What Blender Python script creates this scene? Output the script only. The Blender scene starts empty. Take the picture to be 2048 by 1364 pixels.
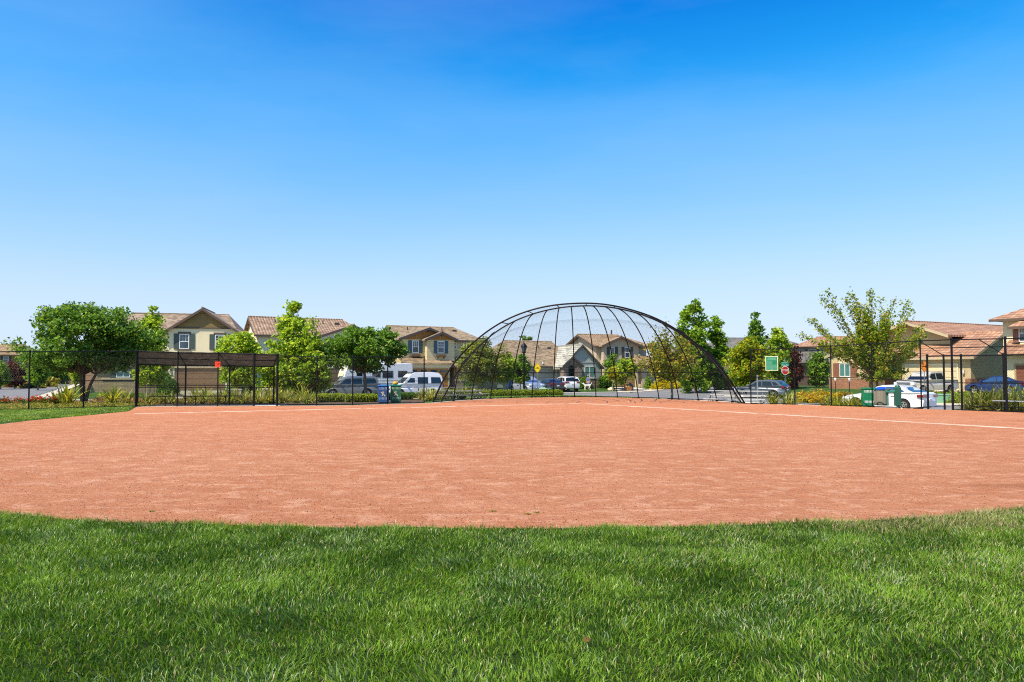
import bpy, bmesh, math, random
import numpy as np
from mathutils import Vector, Matrix, geometry
R = math.radians
SC = bpy.context.scene
COL = SC.collection
# ---------------------------------------------------------------- camera model (2048 x 1364 photograph)
FPX = 1536.0
HC = 1.75
PITCH = math.atan2(63.0, FPX)
CP, SP = math.cos(PITCH), math.sin(PITCH)

def ray(px, py):
    x = (px - 1024.0) / FPX; y = -(py - 682.0) / FPX
    return x, CP - y * SP, SP + y * CP

def at(px, py, Y):
    """world point at distance Y seen at that place in the photograph"""
    dx, dy, dz = ray(px, py); t = Y / dy
    return Vector((dx * t, Y, HC + dz * t))

def G(px, py, z=0.0):
    dx, dy, dz = ray(px, py); t = (z - HC) / dz
    return Vector((dx * t, dy * t, z))

def sstep(a, b, x):
    t = max(0.0, min(1.0, (x - a) / (b - a)))
    return t * t * (3 - 2 * t)

# street frame
UL = Vector((0.886, 0.464, 0)); NL = Vector((-0.464, 0.886, 0))   # left street: along, across (away from the park)
NR = Vector((0.886, 0.464, 0)); WR = Vector((-0.464, 0.886, 0))   # right street: across, along (away from camera)
KL = Vector((3.0, 68.0, 0)); KR = Vector((21.5, 45.5, 0))
RW = 12.0

def d_left(x, y): return (x - KL.x) * NL.x + (y - KL.y) * NL.y
def d_right(x, y): return (x - KR.x) * NR.x + (y - KR.y) * NR.y

def tz(x, y):
    dl, dr = d_left(x, y), d_right(x, y)
    dk = max(dl, dr)
    z = -0.46 * sstep(-13, 0, dk) - 0.1 * sstep(0, 14, dk)
    if dk > 13:
        left = sstep(-8, -26, x)
        z += sstep(14.5, 24, dk) * (0.45 + 0.2 * sstep(-22, -36, x) + 0.25 * sstep(24, 34, x))
    return z

# ---------------------------------------------------------------- materials
MATS = {}
def lin(c):
    if isinstance(c, str):
        c = c.lstrip('#'); c = tuple(int(c[i:i + 2], 16) / 255 for i in (0, 2, 4))
        c = tuple(v / 12.92 if v <= 0.04045 else ((v + 0.055) / 1.055) ** 2.4 for v in c)
    return tuple(c) + (1.0,)

class NT:
    def __init__(s, name):
        m = bpy.data.materials.new(name); m.use_nodes = True
        s.m = m; s.t = m.node_tree; s.t.nodes.clear()
        s.out = s.n('ShaderNodeOutputMaterial')
    def n(s, typ, **kw):
        n = s.t.nodes.new(typ)
        for k, v in kw.items():
            if k.startswith('i_'):
                key = k[2:].replace('_', ' ')
                n.inputs[key].default_value = v
            else: setattr(n, k, v)
        return n
    def l(s, a, b): s.t.links.new(a, b)
    def ramp(s, fac, stops):
        r = s.n('ShaderNodeValToRGB')
        e = r.color_ramp.elements
        while len(e) < len(stops): e.new(0.5)
        for el, (p, c) in zip(e, stops):
            el.position = p; el.color = c if len(c) == 4 else tuple(c) + (1,)
        s.l(fac, r.inputs['Fac']); return r.outputs['Color']
    def noise(s, vec, scale, detail=4, rough=0.6):
        n = s.n('ShaderNodeTexNoise'); n.inputs['Scale'].default_value = scale
        n.inputs['Detail'].default_value = detail; n.inputs['Roughness'].default_value = rough
        if vec is not None: s.l(vec, n.inputs['Vector'])
        return n.outputs['Fac']
    def mix(s, fac, a, b, typ='MIX'):
        m = s.n('ShaderNodeMix', data_type='RGBA', blend_type=typ)
        for sock, v in ((m.inputs[0], fac), (m.inputs[6], a), (m.inputs[7], b)):
            if isinstance(v, (int, float)): sock.default_value = v
            elif isinstance(v, tuple): sock.default_value = v
            else: s.l(v, sock)
        return m.outputs[2]
    def math(s, op, a, b=0.0, clamp=False):
        m = s.n('ShaderNodeMath', operation=op, use_clamp=clamp)
        for sock, v in ((m.inputs[0], a), (m.inputs[1], b)):
            if isinstance(v, (int, float)): sock.default_value = v
            else: s.l(v, sock)
        return m.outputs[0]
    def bump(s, h, strength, dist):
        b = s.n('ShaderNodeBump'); b.inputs['Strength'].default_value = strength; b.inputs['Distance'].default_value = dist
        s.l(h, b.inputs['Height']); return b.outputs['Normal']
    def bsdf(s, color, rough=0.6, normal=None, **kw):
        p = s.n('ShaderNodeBsdfPrincipled')
        if isinstance(color, tuple): p.inputs['Base Color'].default_value = color
        else: s.l(color, p.inputs['Base Color'])
        if isinstance(rough, (int, float)): p.inputs['Roughness'].default_value = rough
        else: s.l(rough, p.inputs['Roughness'])
        if normal is not None: s.l(normal, p.inputs['Normal'])
        for k, v in kw.items(): p.inputs[k.replace('_', ' ')].default_value = v
        s.l(p.outputs[0], s.out.inputs[0]); return p
    def pos(s): return s.n('ShaderNodeNewGeometry').outputs['Position']
    def obj(s): return s.n('ShaderNodeTexCoord').outputs['Object']
    def uv(s): return s.n('ShaderNodeTexCoord').outputs['UV']
    def xyz(s, v):
        x = s.n('ShaderNodeSeparateXYZ'); s.l(v, x.inputs[0]); return x.outputs
    def scaled(s, v, sc):
        m = s.n('ShaderNodeMapping'); m.inputs['Scale'].default_value = sc; s.l(v, m.inputs['Vector']); return m.outputs[0]

def paint(name, col, rough=0.55, var=0.12, scale=3.0, bump=0.0, **kw):
    """plain painted / plastic / metal surface with a little wear"""
    if name in MATS: return MATS[name]
    t = NT(name); c = lin(col)
    v = t.noise(t.obj(), scale, 5)
    d = tuple(x * (1 - var) for x in c[:3]) + (1,); b = tuple(min(1, x * (1 + var)) for x in c[:3]) + (1,)
    color = t.mix(v, d, b)
    nrm = t.bump(t.noise(t.obj(), scale * 14, 3), bump, 0.01) if bump else None
    t.bsdf(color, rough, nrm, **kw); MATS[name] = t.m; return t.m

def stucco(name, col):
    if name in MATS: return MATS[name]
    t = NT(name); c = lin(col)
    big = t.noise(t.obj(), 0.6, 5, 0.65); sm = t.noise(t.obj(), 30, 3)
    color = t.mix(big, tuple(x * .86 for x in c[:3]) + (1,), tuple(min(1, x * 1.08) for x in c[:3]) + (1,))
    t.bsdf(color, 0.9, t.bump(sm, 0.10, 0.01)); MATS[name] = t.m; return t.m

def siding(name, col, row=0.19, vert=False):
    """lap siding / boards: rows along the wall"""
    if name in MATS: return MATS[name]
    t = NT(name); c = lin(col); x = t.xyz(t.uv())
    s = x[0] if vert else x[1]
    f = t.math('FRACT', t.math('DIVIDE', s, row))
    gap = t.math('LESS_THAN', f, 0.1)
    rowid = t.math('FLOOR', t.math('DIVIDE', s, row))
    wn = t.n('ShaderNodeTexWhiteNoise', noise_dimensions='1D'); t.l(rowid, wn.inputs['W'])
    big = t.noise(t.obj(), 1.2, 5)
    k = t.math('ADD', t.math('MULTIPLY', wn.outputs[0], 0.5), t.math('MULTIPLY', big, 0.5))
    base = t.mix(k, tuple(v * .84 for v in c[:3]) + (1,), tuple(v * 1.12 for v in c[:3]) + (1,))
    col2 = t.mix(gap, base, tuple(v * .45 for v in c[:3]) + (1,))
    t.bsdf(col2, 0.8, t.bump(f, 0.35, 0.02)); MATS[name] = t.m; return t.m

def tiles(name, c1, c2, c3, row=0.36, colw=0.3, barrel=True):
    """roof tiles laid in rows up the slope (uv in metres)"""
    if name in MATS: return MATS[name]
    t = NT(name); x = t.xyz(t.uv())
    vr = t.math('DIVIDE', x[1], row); ur = t.math('DIVIDE', x[0], colw)
    rid = t.math('FLOOR', vr); fr = t.math('FRACT', vr)
    off = t.math('MULTIPLY', t.math('FRACT', t.math('MULTIPLY', rid, 0.5)), 0.0 if barrel else 1.0)
    uo = t.math('ADD', ur, off); cid = t.math('FLOOR', uo); fc = t.math('FRACT', uo)
    comb = t.n('ShaderNodeCombineXYZ'); t.l(cid, comb.inputs[0]); t.l(rid, comb.inputs[1])
    wn = t.n('ShaderNodeTexWhiteNoise', noise_dimensions='3D'); t.l(comb.outputs[0], wn.inputs['Vector'])
    base = t.ramp(wn.outputs[0], [(0, lin(c1)), (0.5, lin(c2)), (1, lin(c3))])
    big = t.noise(t.obj(), 0.5, 5)
    base = t.mix(t.math('MULTIPLY', big, 0.3), base, lin(c1))
    edge = t.math('LESS_THAN', fr, 0.16)
    base = t.mix(t.math('MULTIPLY', edge, 0.85), base, tuple(v * .25 for v in lin(c1)[:3]) + (1,))
    if barrel:
        h = t.math('SINE', t.math('MULTIPLY', fc, math.pi))
        h = t.math('ADD', h, t.math('MULTIPLY', fr, -0.8))
        side = t.math('LESS_THAN', fc, 0.14)
        base = t.mix(t.math('MULTIPLY', side, 0.45), base, tuple(v * .4 for v in lin(c1)[:3]) + (1,))
    else:
        h = t.math('MULTIPLY', fr, -1.0)
    t.bsdf(base, 0.85, t.bump(h, 1.0, 0.06)); MATS[name] = t.m; return t.m

def stonework(name, c1, c2, mortar, bw=0.4, bh=0.18):
    if name in MATS: return MATS[name]
    t = NT(name)
    b = t.n('ShaderNodeTexBrick'); b.offset = 0.5; b.squash = 1
    b.inputs['Color1'].default_value = lin(c1); b.inputs['Color2'].default_value = lin(c2); b.inputs['Mortar'].default_value = lin(mortar)
    b.inputs['Scale'].default_value = 1.0; b.inputs['Brick Width'].default_value = bw; b.inputs['Row Height'].default_value = bh
    b.inputs['Mortar Size'].default_value = 0.014
    d = t.noise(t.uv(), 2.2, 3)
    vv = t.n('ShaderNodeVectorMath', operation='ADD'); t.l(t.uv(), vv.inputs[0])
    cc = t.n('ShaderNodeCombineXYZ'); t.l(t.math('MULTIPLY', d, 0.12), cc.inputs[0]); t.l(t.math('MULTIPLY', d, 0.08), cc.inputs[1])
    t.l(cc.outputs[0], vv.inputs[1]); t.l(vv.outputs[0], b.inputs['Vector'])
    n = t.noise(t.obj(), 6, 4)
    col = t.mix(n, b.outputs['Color'], lin(c1), 'MIX'); col = t.mix(0.5, b.outputs['Color'], col)
    t.bsdf(col, 0.9, t.bump(t.math('SUBTRACT', 1.0, b.outputs['Fac']), 0.8, 0.03)); MATS[name] = t.m; return t.m

def glass(name, col='#1c2a33', rough=0.06):
    if name in MATS: return MATS[name]
    t = NT(name); n = t.noise(t.obj(), 1.5, 3)
    c = lin(col)
    t.bsdf(t.mix(n, c, tuple(v * 1.8 for v in c[:3]) + (1,)), rough, None, Specular_IOR_Level=0.9)
    MATS[name] = t.m; return t.m

def carpaint(name, col, metallic=0.3):
    if name in MATS: return MATS[name]
    t = NT(name); c = lin(col); n = t.noise(t.obj(), 4, 4)
    t.bsdf(t.mix(n, tuple(v * .93 for v in c[:3]) + (1,), c), 0.35, None, Metallic=metallic, Coat_Weight=0.7, Coat_Roughness=0.06)
    MATS[name] = t.m; return t.m

def foliage_mat():
    t = NT('foliage'); a = t.n('ShaderNodeAttribute', attribute_name='tint')
    p = t.n('ShaderNodeBsdfPrincipled'); t.l(a.outputs['Color'], p.inputs['Base Color']); p.inputs['Roughness'].default_value = 0.42
    p.inputs['Specular IOR Level'].default_value = 0.26
    tr = t.n('ShaderNodeBsdfTranslucent'); g = t.mix(1.0, a.outputs['Color'], (1.25, 1.2, 0.55, 1), 'MULTIPLY'); t.l(g, tr.inputs['Color'])
    m = t.n('ShaderNodeMixShader'); m.inputs[0].default_value = 0.48
    t.l(p.outputs[0], m.inputs[1]); t.l(tr.outputs[0], m.inputs[2]); t.l(m.outputs[0], t.out.inputs[0]); return t.m
FOL = foliage_mat()

# ---------------------------------------------------------------- object helpers
def tag(o, label=None, cat=None, group=None, kind=None):
    if label: o['label'] = label
    if cat: o['category'] = cat
    if group: o['group'] = group
    if kind: o['kind'] = kind
    return o

def empty(name, loc, rz=0.0, label=None, cat=None, group=None):
    o = bpy.data.objects.new(name, None); COL.objects.link(o)
    o.location = loc; o.rotation_euler = (0, 0, rz); o.empty_display_size = 0.3
    return tag(o, label, cat, group)

def copy_tree(o, parent=None):
    c = o.copy(); COL.objects.link(c)
    if parent: c.parent = parent
    for ch in list(o.children): copy_tree(ch, c)
    return c

class MB:
    """collects polygons, then links them as one mesh object with uvs in metres"""
    def __init__(s): s.v = []; s.f = []; s.mi = []; s.cur = 0
    def poly(s, pts):
        i = len(s.v); s.v += [tuple(p) for p in pts]; s.f.append(tuple(range(i, i + len(pts)))); s.mi.append(s.cur); return s
    def box(s, x0, x1, y0, y1, z0, z1):
        if x1 < x0: x0, x1 = x1, x0
        if y1 < y0: y0, y1 = y1, y0
        if z1 < z0: z0, z1 = z1, z0
        return s.hexa([(x0, y0, z0), (x1, y0, z0), (x1, y1, z0), (x0, y1, z0), (x0, y0, z1), (x1, y0, z1), (x1, y1, z1), (x0, y1, z1)])
    def hexa(s, p):
        i = len(s.v); s.v += [tuple(q) for q in p]
        for f in ((0, 3, 2, 1), (4, 5, 6, 7), (0, 1, 5, 4), (1, 2, 6, 5), (2, 3, 7, 6), (3, 0, 4, 7)):
            s.f.append(tuple(i + k for k in f)); s.mi.append(s.cur)
        return s
    def bar(s, a, b, w, h, up=(0, 0, 1)):
        a, b = Vector(a), Vector(b); d = (b - a).normalized(); up = Vector(up)
        if abs(d.dot(up)) > .99: up = Vector((1, 0, 0))
        x = d.cross(up).normalized() * (w / 2); y = x.cross(d).normalized() * (h / 2)
        return s.hexa([a - x - y, a + x - y, b + x - y, b - x - y, a - x + y, a + x + y, b + x + y, b - x + y])
    def tube(s, pts, r, n=8, cap=True):
        pts = [Vector(p) for p in pts]; k = len(pts); i0 = len(s.v); ref = None
        for j, p in enumerate(pts):
            d = (pts[min(j + 1, k - 1)] - pts[max(j - 1, 0)]).normalized()
            if ref is None:
                ref = Vector((0, 0, 1)) if abs(d.z) < .9 else Vector((1, 0, 0))
            x = (ref - d * ref.dot(d)).normalized(); ref = x; y = d.cross(x)
            rr = r[j] if isinstance(r, (list, tuple)) else r
            for a in range(n):
                t = 2 * math.pi * a / n; s.v.append(tuple(p + x * (rr * math.cos(t)) + y * (rr * math.sin(t))))
        for j in range(k - 1):
            for a in range(n):
                b = (a + 1) % n
                s.f.append((i0 + j * n + a, i0 + j * n + b, i0 + (j + 1) * n + b, i0 + (j + 1) * n + a)); s.mi.append(s.cur)
        if cap:
            s.f.append(tuple(i0 + a for a in reversed(range(n)))); s.mi.append(s.cur)
            s.f.append(tuple(i0 + (k - 1) * n + a for a in range(n))); s.mi.append(s.cur)
        return s
    def lathe(s, prof, n=16, c=(0, 0, 0)):
        i0 = len(s.v)
        for r, z in prof:
            for a in range(n):
                t = 2 * math.pi * a / n; s.v.append((c[0] + r * math.cos(t), c[1] + r * math.sin(t), c[2] + z))
        for j in range(len(prof) - 1):
            for a in range(n):
                b = (a + 1) % n
                s.f.append((i0 + j * n + a, i0 + j * n + b, i0 + (j + 1) * n + b, i0 + (j + 1) * n + a)); s.mi.append(s.cur)
        s.f.append(tuple(i0 + a for a in reversed(range(n)))); s.mi.append(s.cur)
        s.f.append(tuple(i0 + (len(prof) - 1) * n + a for a in range(n))); s.mi.append(s.cur)
        return s
    def prism(s, poly, d):
        """poly: 3-D points of one face, d: extrusion vector"""
        d = Vector(d); a = [Vector(p) for p in poly]; b = [p + d for p in a]; n = len(a); i = len(s.v)
        s.v += [tuple(p) for p in a + b]
        s.f.append(tuple(reversed(range(i, i + n)))); s.f.append(tuple(range(i + n, i + 2 * n))); s.mi += [s.cur] * 2
        for k in range(n):
            m = (k + 1) % n; s.f.append((i + k, i + m, i + n + m, i + n + k)); s.mi.append(s.cur)
        return s
    def build(s, name, mats, parent=None, smooth=False, loc=None, bevel=0.0):
        me = bpy.data.meshes.new(name)
        me.from_pydata(s.v, [], s.f)
        mats = mats if isinstance(mats, (list, tuple)) else [mats]
        for m in mats: me.materials.append(m)
        me.polygons.foreach_set('material_index', s.mi)
        if smooth: me.polygons.foreach_set('use_smooth', [True] * len(s.f))
        bm = bmesh.new(); bm.from_mesh(me); bmesh.ops.recalc_face_normals(bm, faces=bm.faces); bm.to_mesh(me); bm.free()
        uvl = me.uv_layers.new(name='UVMap').data
        for p in me.polygons:
            n = p.normal
            if abs(n.z) > .985: u = Vector((1, 0, 0))
            else: u = Vector((0, 0, 1)).cross(n).normalized()
            w = n.cross(u)
            for li in p.loop_indices:
                q = me.vertices[me.loops[li].vertex_index].co
                uvl[li].uv = (q.dot(u), q.dot(w))
        o = bpy.data.objects.new(name, me); COL.objects.link(o)
        if parent: o.parent = parent
        if loc is not None: o.location = loc
        if bevel:
            b = o.modifiers.new('bevel', 'BEVEL'); b.width = bevel; b.segments = 2; b.limit_method = 'ANGLE'; b.angle_limit = R(40)
        return o

def np_mesh(name, verts, faces, mats, tint=None, parent=None, smooth=False, loc=None):
    """verts (N,3), faces: list of arrays (M,k) of equal k each; tint (N,3)"""
    me = bpy.data.meshes.new(name)
    me.vertices.add(len(verts)); me.vertices.foreach_set('co', np.asarray(verts, np.float32).ravel())
    loops = np.concatenate([f.ravel() for f in faces]); tot = np.concatenate([np.full(len(f), f.shape[1]) for f in faces])
    st = np.concatenate([[0], np.cumsum(tot)[:-1]])
    me.loops.add(len(loops)); me.loops.foreach_set('vertex_index', loops.astype(np.int32))
    me.polygons.add(len(tot)); me.polygons.foreach_set('loop_start', st.astype(np.int32)); me.polygons.foreach_set('loop_total', tot.astype(np.int32))
    if smooth: me.polygons.foreach_set('use_smooth', np.ones(len(tot), bool))
    me.update(calc_edges=True)
    if tint is not None:
        a = me.attributes.new('tint', 'FLOAT_COLOR', 'POINT')
        a.data.foreach_set('color', np.concatenate([tint, np.ones((len(tint), 1))], 1).astype(np.float32).ravel())
    for m in (mats if isinstance(mats, (list, tuple)) else [mats]): me.materials.append(m)
    o = bpy.data.objects.new(name, me); COL.objects.link(o)
    if parent: o.parent = parent
    if loc is not None: o.location = loc
    return o

def text_mesh(body, size, loc, rot, mat, parent, name='lettering', depth=0.004, align='CENTER', sx=1.0):
    cu = bpy.data.curves.new(name, 'FONT'); cu.body = body; cu.size = size; cu.extrude = depth
    cu.align_x = align; cu.align_y = 'CENTER'; cu.resolution_u = 3
    tmp = bpy.data.objects.new('tmp', cu); COL.objects.link(tmp)
    dg = bpy.context.evaluated_depsgraph_get(); dg.update()
    me = bpy.data.meshes.new_from_object(tmp.evaluated_get(dg)); bpy.data.objects.remove(tmp)
    me.materials.clear(); me.materials.append(mat)
    o = bpy.data.objects.new(name, me); COL.objects.link(o); o.location = loc; o.rotation_euler = rot; o.scale = (sx, 1, 1)
    if parent: o.parent = parent
    return o

def vnoise(x, y, scale, seed):
    """smooth value noise in numpy, 0..1"""
    r = np.random.RandomState(seed).rand(256, 256)
    u, v = x / scale, y / scale; i, j = np.floor(u).astype(int), np.floor(v).astype(int)
    fu, fv = u - i, v - j; fu = fu * fu * (3 - 2 * fu); fv = fv * fv * (3 - 2 * fv)
    g = lambda a, b: r[a % 256, b % 256]
    return (g(i, j) * (1 - fu) + g(i + 1, j) * fu) * (1 - fv) + (g(i, j + 1) * (1 - fu) + g(i + 1, j + 1) * fu) * fv

def catmull(pts, per=8):
    pts = [Vector(p) for p in pts]; out = []
    for i in range(len(pts) - 1):
        p0 = pts[max(i - 1, 0)]; p1 = pts[i]; p2 = pts[i + 1]; p3 = pts[min(i + 2, len(pts) - 1)]
        for k in range(per):
            t = k / per
            out.append(0.5 * ((2 * p1) + (p2 - p0) * t + (2 * p0 - 5 * p1 + 4 * p2 - p3) * t * t + (3 * p1 - p0 - 3 * p2 + p3) * t ** 3))
    out.append(pts[-1]); return out

def resample(pts, n):
    d = [0.0]
    for a, b in zip(pts, pts[1:]): d.append(d[-1] + (b - a).length)
    out = []; j = 0
    for k in range(n):
        t = d[-1] * k / (n - 1)
        while j < len(d) - 2 and d[j + 1] < t: j += 1
        q = (t - d[j]) / max(1e-9, d[j + 1] - d[j]); out.append(pts[j].lerp(pts[j + 1], q))
    return out
# ---------------------------------------------------------------- camera, sky, sun
cam = bpy.data.cameras.new('camera'); cam.sensor_width = 36.0; cam.lens = 36.0 * FPX / 2048.0; cam.clip_end = 4000; cam.clip_start = 0.1
co = bpy.data.objects.new('camera', cam); COL.objects.link(co); co.location = (0, 0, HC); co.rotation_euler = (math.pi / 2 + PITCH, 0, 0)
SC.camera = co
SUN_EL = R(54); LD = Vector((0.77, 0.64, 0)).normalized()
w = bpy.data.worlds.new('World'); SC.world = w; w.use_nodes = True
wt = w.node_tree; wt.nodes.clear()
sky = wt.nodes.new('ShaderNodeTexSky'); sky.sky_type = 'NISHITA'; sky.sun_disc = False
sky.sun_elevation = SUN_EL; sky.sun_rotation = math.atan2(-LD.x, -LD.y); sky.altitude = 10; sky.air_density = 1.0; sky.dust_density = 0.4; sky.ozone_density = 2.5
hs = wt.nodes.new('ShaderNodeHueSaturation'); hs.inputs['Saturation'].default_value = 1.25; hs.inputs['Hue'].default_value = 0.495; hs.inputs['Value'].default_value = 0.14
cv = wt.nodes.new('ShaderNodeRGBCurve')
for ch, pts in enumerate((((0, 0), (.09, .012), (.104, .035), (.136, .14), (.20, .27), (.297, .42), (.426, .56), (.7, .67), (1, .74)), ((0, 0), (.2, .17), (.251, .29), (.275, .35), (.338, .48), (.45, .60), (.557, .69), (.694, .77), (1, .84)), ((0, 0), (.4, .66), (.505, .82), (.548, .9), (.63, .98), (.825, 1.0), (1, 1.0)))):
    cu = cv.mapping.curves[ch].points
    for k, (a, b) in enumerate(pts):
        if k in (0, len(pts) - 1): cu[0 if k == 0 else len(cu) - 1].location = (a, b)
        else: cu.new(a, b)
cv.mapping.update()
up_ = wt.nodes.new('ShaderNodeVectorMath'); up_.operation = 'SCALE'; up_.inputs['Scale'].default_value = 6.5
# thin high cirrus: stretched noise mixed faintly into the sky
tc = wt.nodes.new('ShaderNodeTexCoord'); mp = wt.nodes.new('ShaderNodeMapping'); mp.inputs['Scale'].default_value = (1.2, 1.2, 5.0); mp.inputs['Rotation'].default_value = (0.1, 0.25, 0.3)
ns = wt.nodes.new('ShaderNodeTexNoise'); ns.inputs['Scale'].default_value = 1.6; ns.inputs['Detail'].default_value = 7; ns.inputs['Roughness'].default_value = 0.55
rp = wt.nodes.new('ShaderNodeMapRange'); rp.inputs['From Min'].default_value = 0.40; rp.inputs['From Max'].default_value = 0.8; rp.inputs['To Max'].default_value = 0.18
mx = wt.nodes.new('ShaderNodeMix'); mx.data_type = 'RGBA'; mx.inputs[7].default_value = (.55, .74, 1.0, 1)
bg = wt.nodes.new('ShaderNodeBackground'); bg.inputs['Strength'].default_value = 0.1
wo = wt.nodes.new('ShaderNodeOutputWorld')
for a, b in ((sky.outputs[0], hs.inputs['Color']), (tc.outputs['Generated'], mp.inputs[0]), (mp.outputs[0], ns.inputs['Vector']), (ns.outputs['Fac'], rp.inputs['Value']),
             (rp.outputs[0], mx.inputs[0]), (hs.outputs[0], cv.inputs['Color']), (cv.outputs[0], mx.inputs[6]), (mx.outputs[2], up_.inputs[0]), (up_.outputs[0], bg.inputs[0]), (bg.outputs[0], wo.inputs[0])): wt.links.new(a, b)
sl = bpy.data.lights.new('sun', 'SUN'); sl.energy = 4.4; sl.angle = R(0.5); sl.color = (1.0, 0.90, 0.74)
so = bpy.data.objects.new('sun', sl); COL.objects.link(so)
dvec = Vector((LD.x * math.cos(SUN_EL), LD.y * math.cos(SUN_EL), -math.sin(SUN_EL)))
so.rotation_euler = dvec.to_track_quat('-Z', 'Y').to_euler()
SC.view_settings.view_transform = 'Standard'; SC.view_settings.look = 'None'; SC.view_settings.exposure = 0.68; SC.view_settings.gamma = 1.0
SC.cycles.max_bounces = 6; SC.cycles.diffuse_bounces = 3; SC.cycles.glossy_bounces = 2; SC.cycles.transmission_bounces = 4; SC.cycles.transparent_max_bounces = 8
SC.cycles.use_denoising = False; SC.cycles.filter_width = 1.1

# ---------------------------------------------------------------- ground materials
t = NT('ground_lawn'); p = t.pos()
a = t.noise(p, 0.35, 5); b = t.noise(p, 6.0, 5, .7); c = t.noise(p, 40, 3, .7)
col = t.ramp(t.math('ADD', t.math('MULTIPLY', a, .5), t.math('MULTIPLY', b, .5)), [(0.3, (.03, .075, .012)), (0.5, (.055, .12, .022)), (0.7, (.11, .15, .045))])
t.bsdf(col, .9, t.bump(c, 1.0, .06), Specular_IOR_Level=.1); M_LAWN = t.m
t = NT('soil_under_grass'); p = t.pos(); a = t.noise(p, 3, 5); c = t.noise(p, 60, 3)
t.bsdf(t.ramp(a, [(.3, (.02, .04, .01)), (.7, (.045, .075, .02))]), .95, t.bump(c, 1, .03), Specular_IOR_Level=.05); M_SOIL = t.m
t = NT('infield_dirt'); p = t.pos()
big = t.noise(p, 0.16, 4); med = t.noise(t.scaled(p, (0.8, 1.5, 1)), 1.3, 5, .65); fine = t.noise(p, 14, 6, .75); grit = t.noise(p, 75, 2, .6); spk = t.noise(p, 160, 1)
streak = t.noise(t.scaled(p, (0.8, 1.5, 1)), 2.3, 7, .72)
base = t.ramp(big, [(.3, (.50, .202, .096)), (.7, (.58, .260, .138))])
base = t.mix(t.ramp(med, [(.42, (0, 0, 0)), (.68, (.55, .55, .55))]), base, (.40, .135, .055, 1))
base = t.mix(t.ramp(streak, [(.53, (0, 0, 0)), (.66, (.75, .75, .75))]), base, (.72, .385, .225, 1))
foot = t.noise(p, 2.6, 3, .45)
base = t.mix(t.ramp(foot, [(.55, (0, 0, 0)), (.64, (.42, .42, .42))]), base, (.74, .42, .26, 1))
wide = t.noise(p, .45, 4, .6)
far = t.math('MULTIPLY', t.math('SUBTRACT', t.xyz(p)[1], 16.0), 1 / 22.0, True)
base = t.mix(t.math('MULTIPLY', far, .55), base, (.58, .215, .098, 1))  # view-angle brightness shift painted into the dirt colour: more orange with distance
def scuff(rz, sc, lo, seed):
    m = t.n('ShaderNodeMapping'); m.inputs['Rotation'].default_value = (0, 0, rz); m.inputs['Scale'].default_value = (sc, sc * 9, 1); m.inputs['Location'].default_value = (seed, seed * 2, 0); t.l(p, m.inputs['Vector'])
    return t.ramp(t.noise(m.outputs[0], 1.0, 4, .6), [(lo, (0, 0, 0)), (lo + .06, (.55, .55, .55))])
sc_ = t.mix(1.0, t.mix(1.0, scuff(.5, .33, .63, 3.0), scuff(-.7, .4, .64, 9.0), 'ADD'), scuff(1.3, .3, .65, 17.0), 'ADD')
base = t.mix(sc_, base, (.74, .42, .27, 1))
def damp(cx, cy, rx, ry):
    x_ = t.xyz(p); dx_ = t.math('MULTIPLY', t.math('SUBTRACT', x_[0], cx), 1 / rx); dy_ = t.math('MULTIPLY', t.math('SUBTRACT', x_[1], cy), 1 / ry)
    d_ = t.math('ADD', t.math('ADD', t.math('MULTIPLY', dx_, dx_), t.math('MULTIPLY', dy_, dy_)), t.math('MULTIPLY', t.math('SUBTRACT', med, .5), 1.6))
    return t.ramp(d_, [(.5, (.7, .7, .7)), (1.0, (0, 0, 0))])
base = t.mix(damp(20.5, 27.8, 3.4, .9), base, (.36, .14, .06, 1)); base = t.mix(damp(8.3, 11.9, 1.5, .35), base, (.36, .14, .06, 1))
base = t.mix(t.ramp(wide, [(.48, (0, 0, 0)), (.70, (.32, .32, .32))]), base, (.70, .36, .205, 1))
base = t.mix(t.ramp(fine, [(.36, (.6, .6, .6)), (.54, (0, 0, 0))]), base, (.34, .110, .048, 1))
base = t.mix(t.ramp(grit, [(.58, (0, 0, 0)), (.76, (.5, .5, .5))]), base, (.76, .44, .27, 1))
base = t.mix(t.ramp(grit, [(.25, (.6, .6, .6)), (.38, (0, 0, 0))]), base, (.28, .10, .05, 1))
h = t.math('ADD', t.math('ADD', t.math('MULTIPLY', med, .6), t.math('MULTIPLY', fine, .45)), t.math('ADD', t.math('MULTIPLY', grit, .16), t.math('MULTIPLY', t.math('ADD', streak, foot), .4)))
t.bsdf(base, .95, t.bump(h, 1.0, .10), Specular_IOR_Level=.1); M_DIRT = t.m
t = NT('chalk'); p = t.pos(); n = t.math('ADD', t.math('MULTIPLY', t.noise(p, 9, 5, .7), .55), t.math('MULTIPLY', t.noise(p, .7, 3), .45))
t.bsdf(t.ramp(n, [(.36, (.56, .24, .13)), (.52, (.68, .42, .28)), (.72, (.78, .63, .50))]), .95); M_CHALK = t.m
t = NT('asphalt'); p = t.pos(); n = t.noise(p, .5, 5); g = t.noise(p, 50, 3)
t.bsdf(t.mix(t.math('MULTIPLY', g, .4), t.ramp(n, [(.3, (.15, .148, .145)), (.7, (.215, .21, .205))]), (.27, .27, .27, 1)), .9, t.bump(g, .4, .01)); M_ROAD = t.m
def concrete(name, c):
    t = NT(name); p = t.pos(); n = t.noise(p, .9, 6, .7); g = t.noise(p, 30, 3); c = lin(c)
    t.bsdf(t.mix(n, tuple(v * .75 for v in c[:3]) + (1,), tuple(v * 1.1 for v in c[:3]) + (1,)), .92, t.bump(g, .4, .01)); return t.m
M_CONC = concrete('concrete', '#dccfba'); M_WALK = concrete('sidewalk_concrete', '#d2c8b6')
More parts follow.
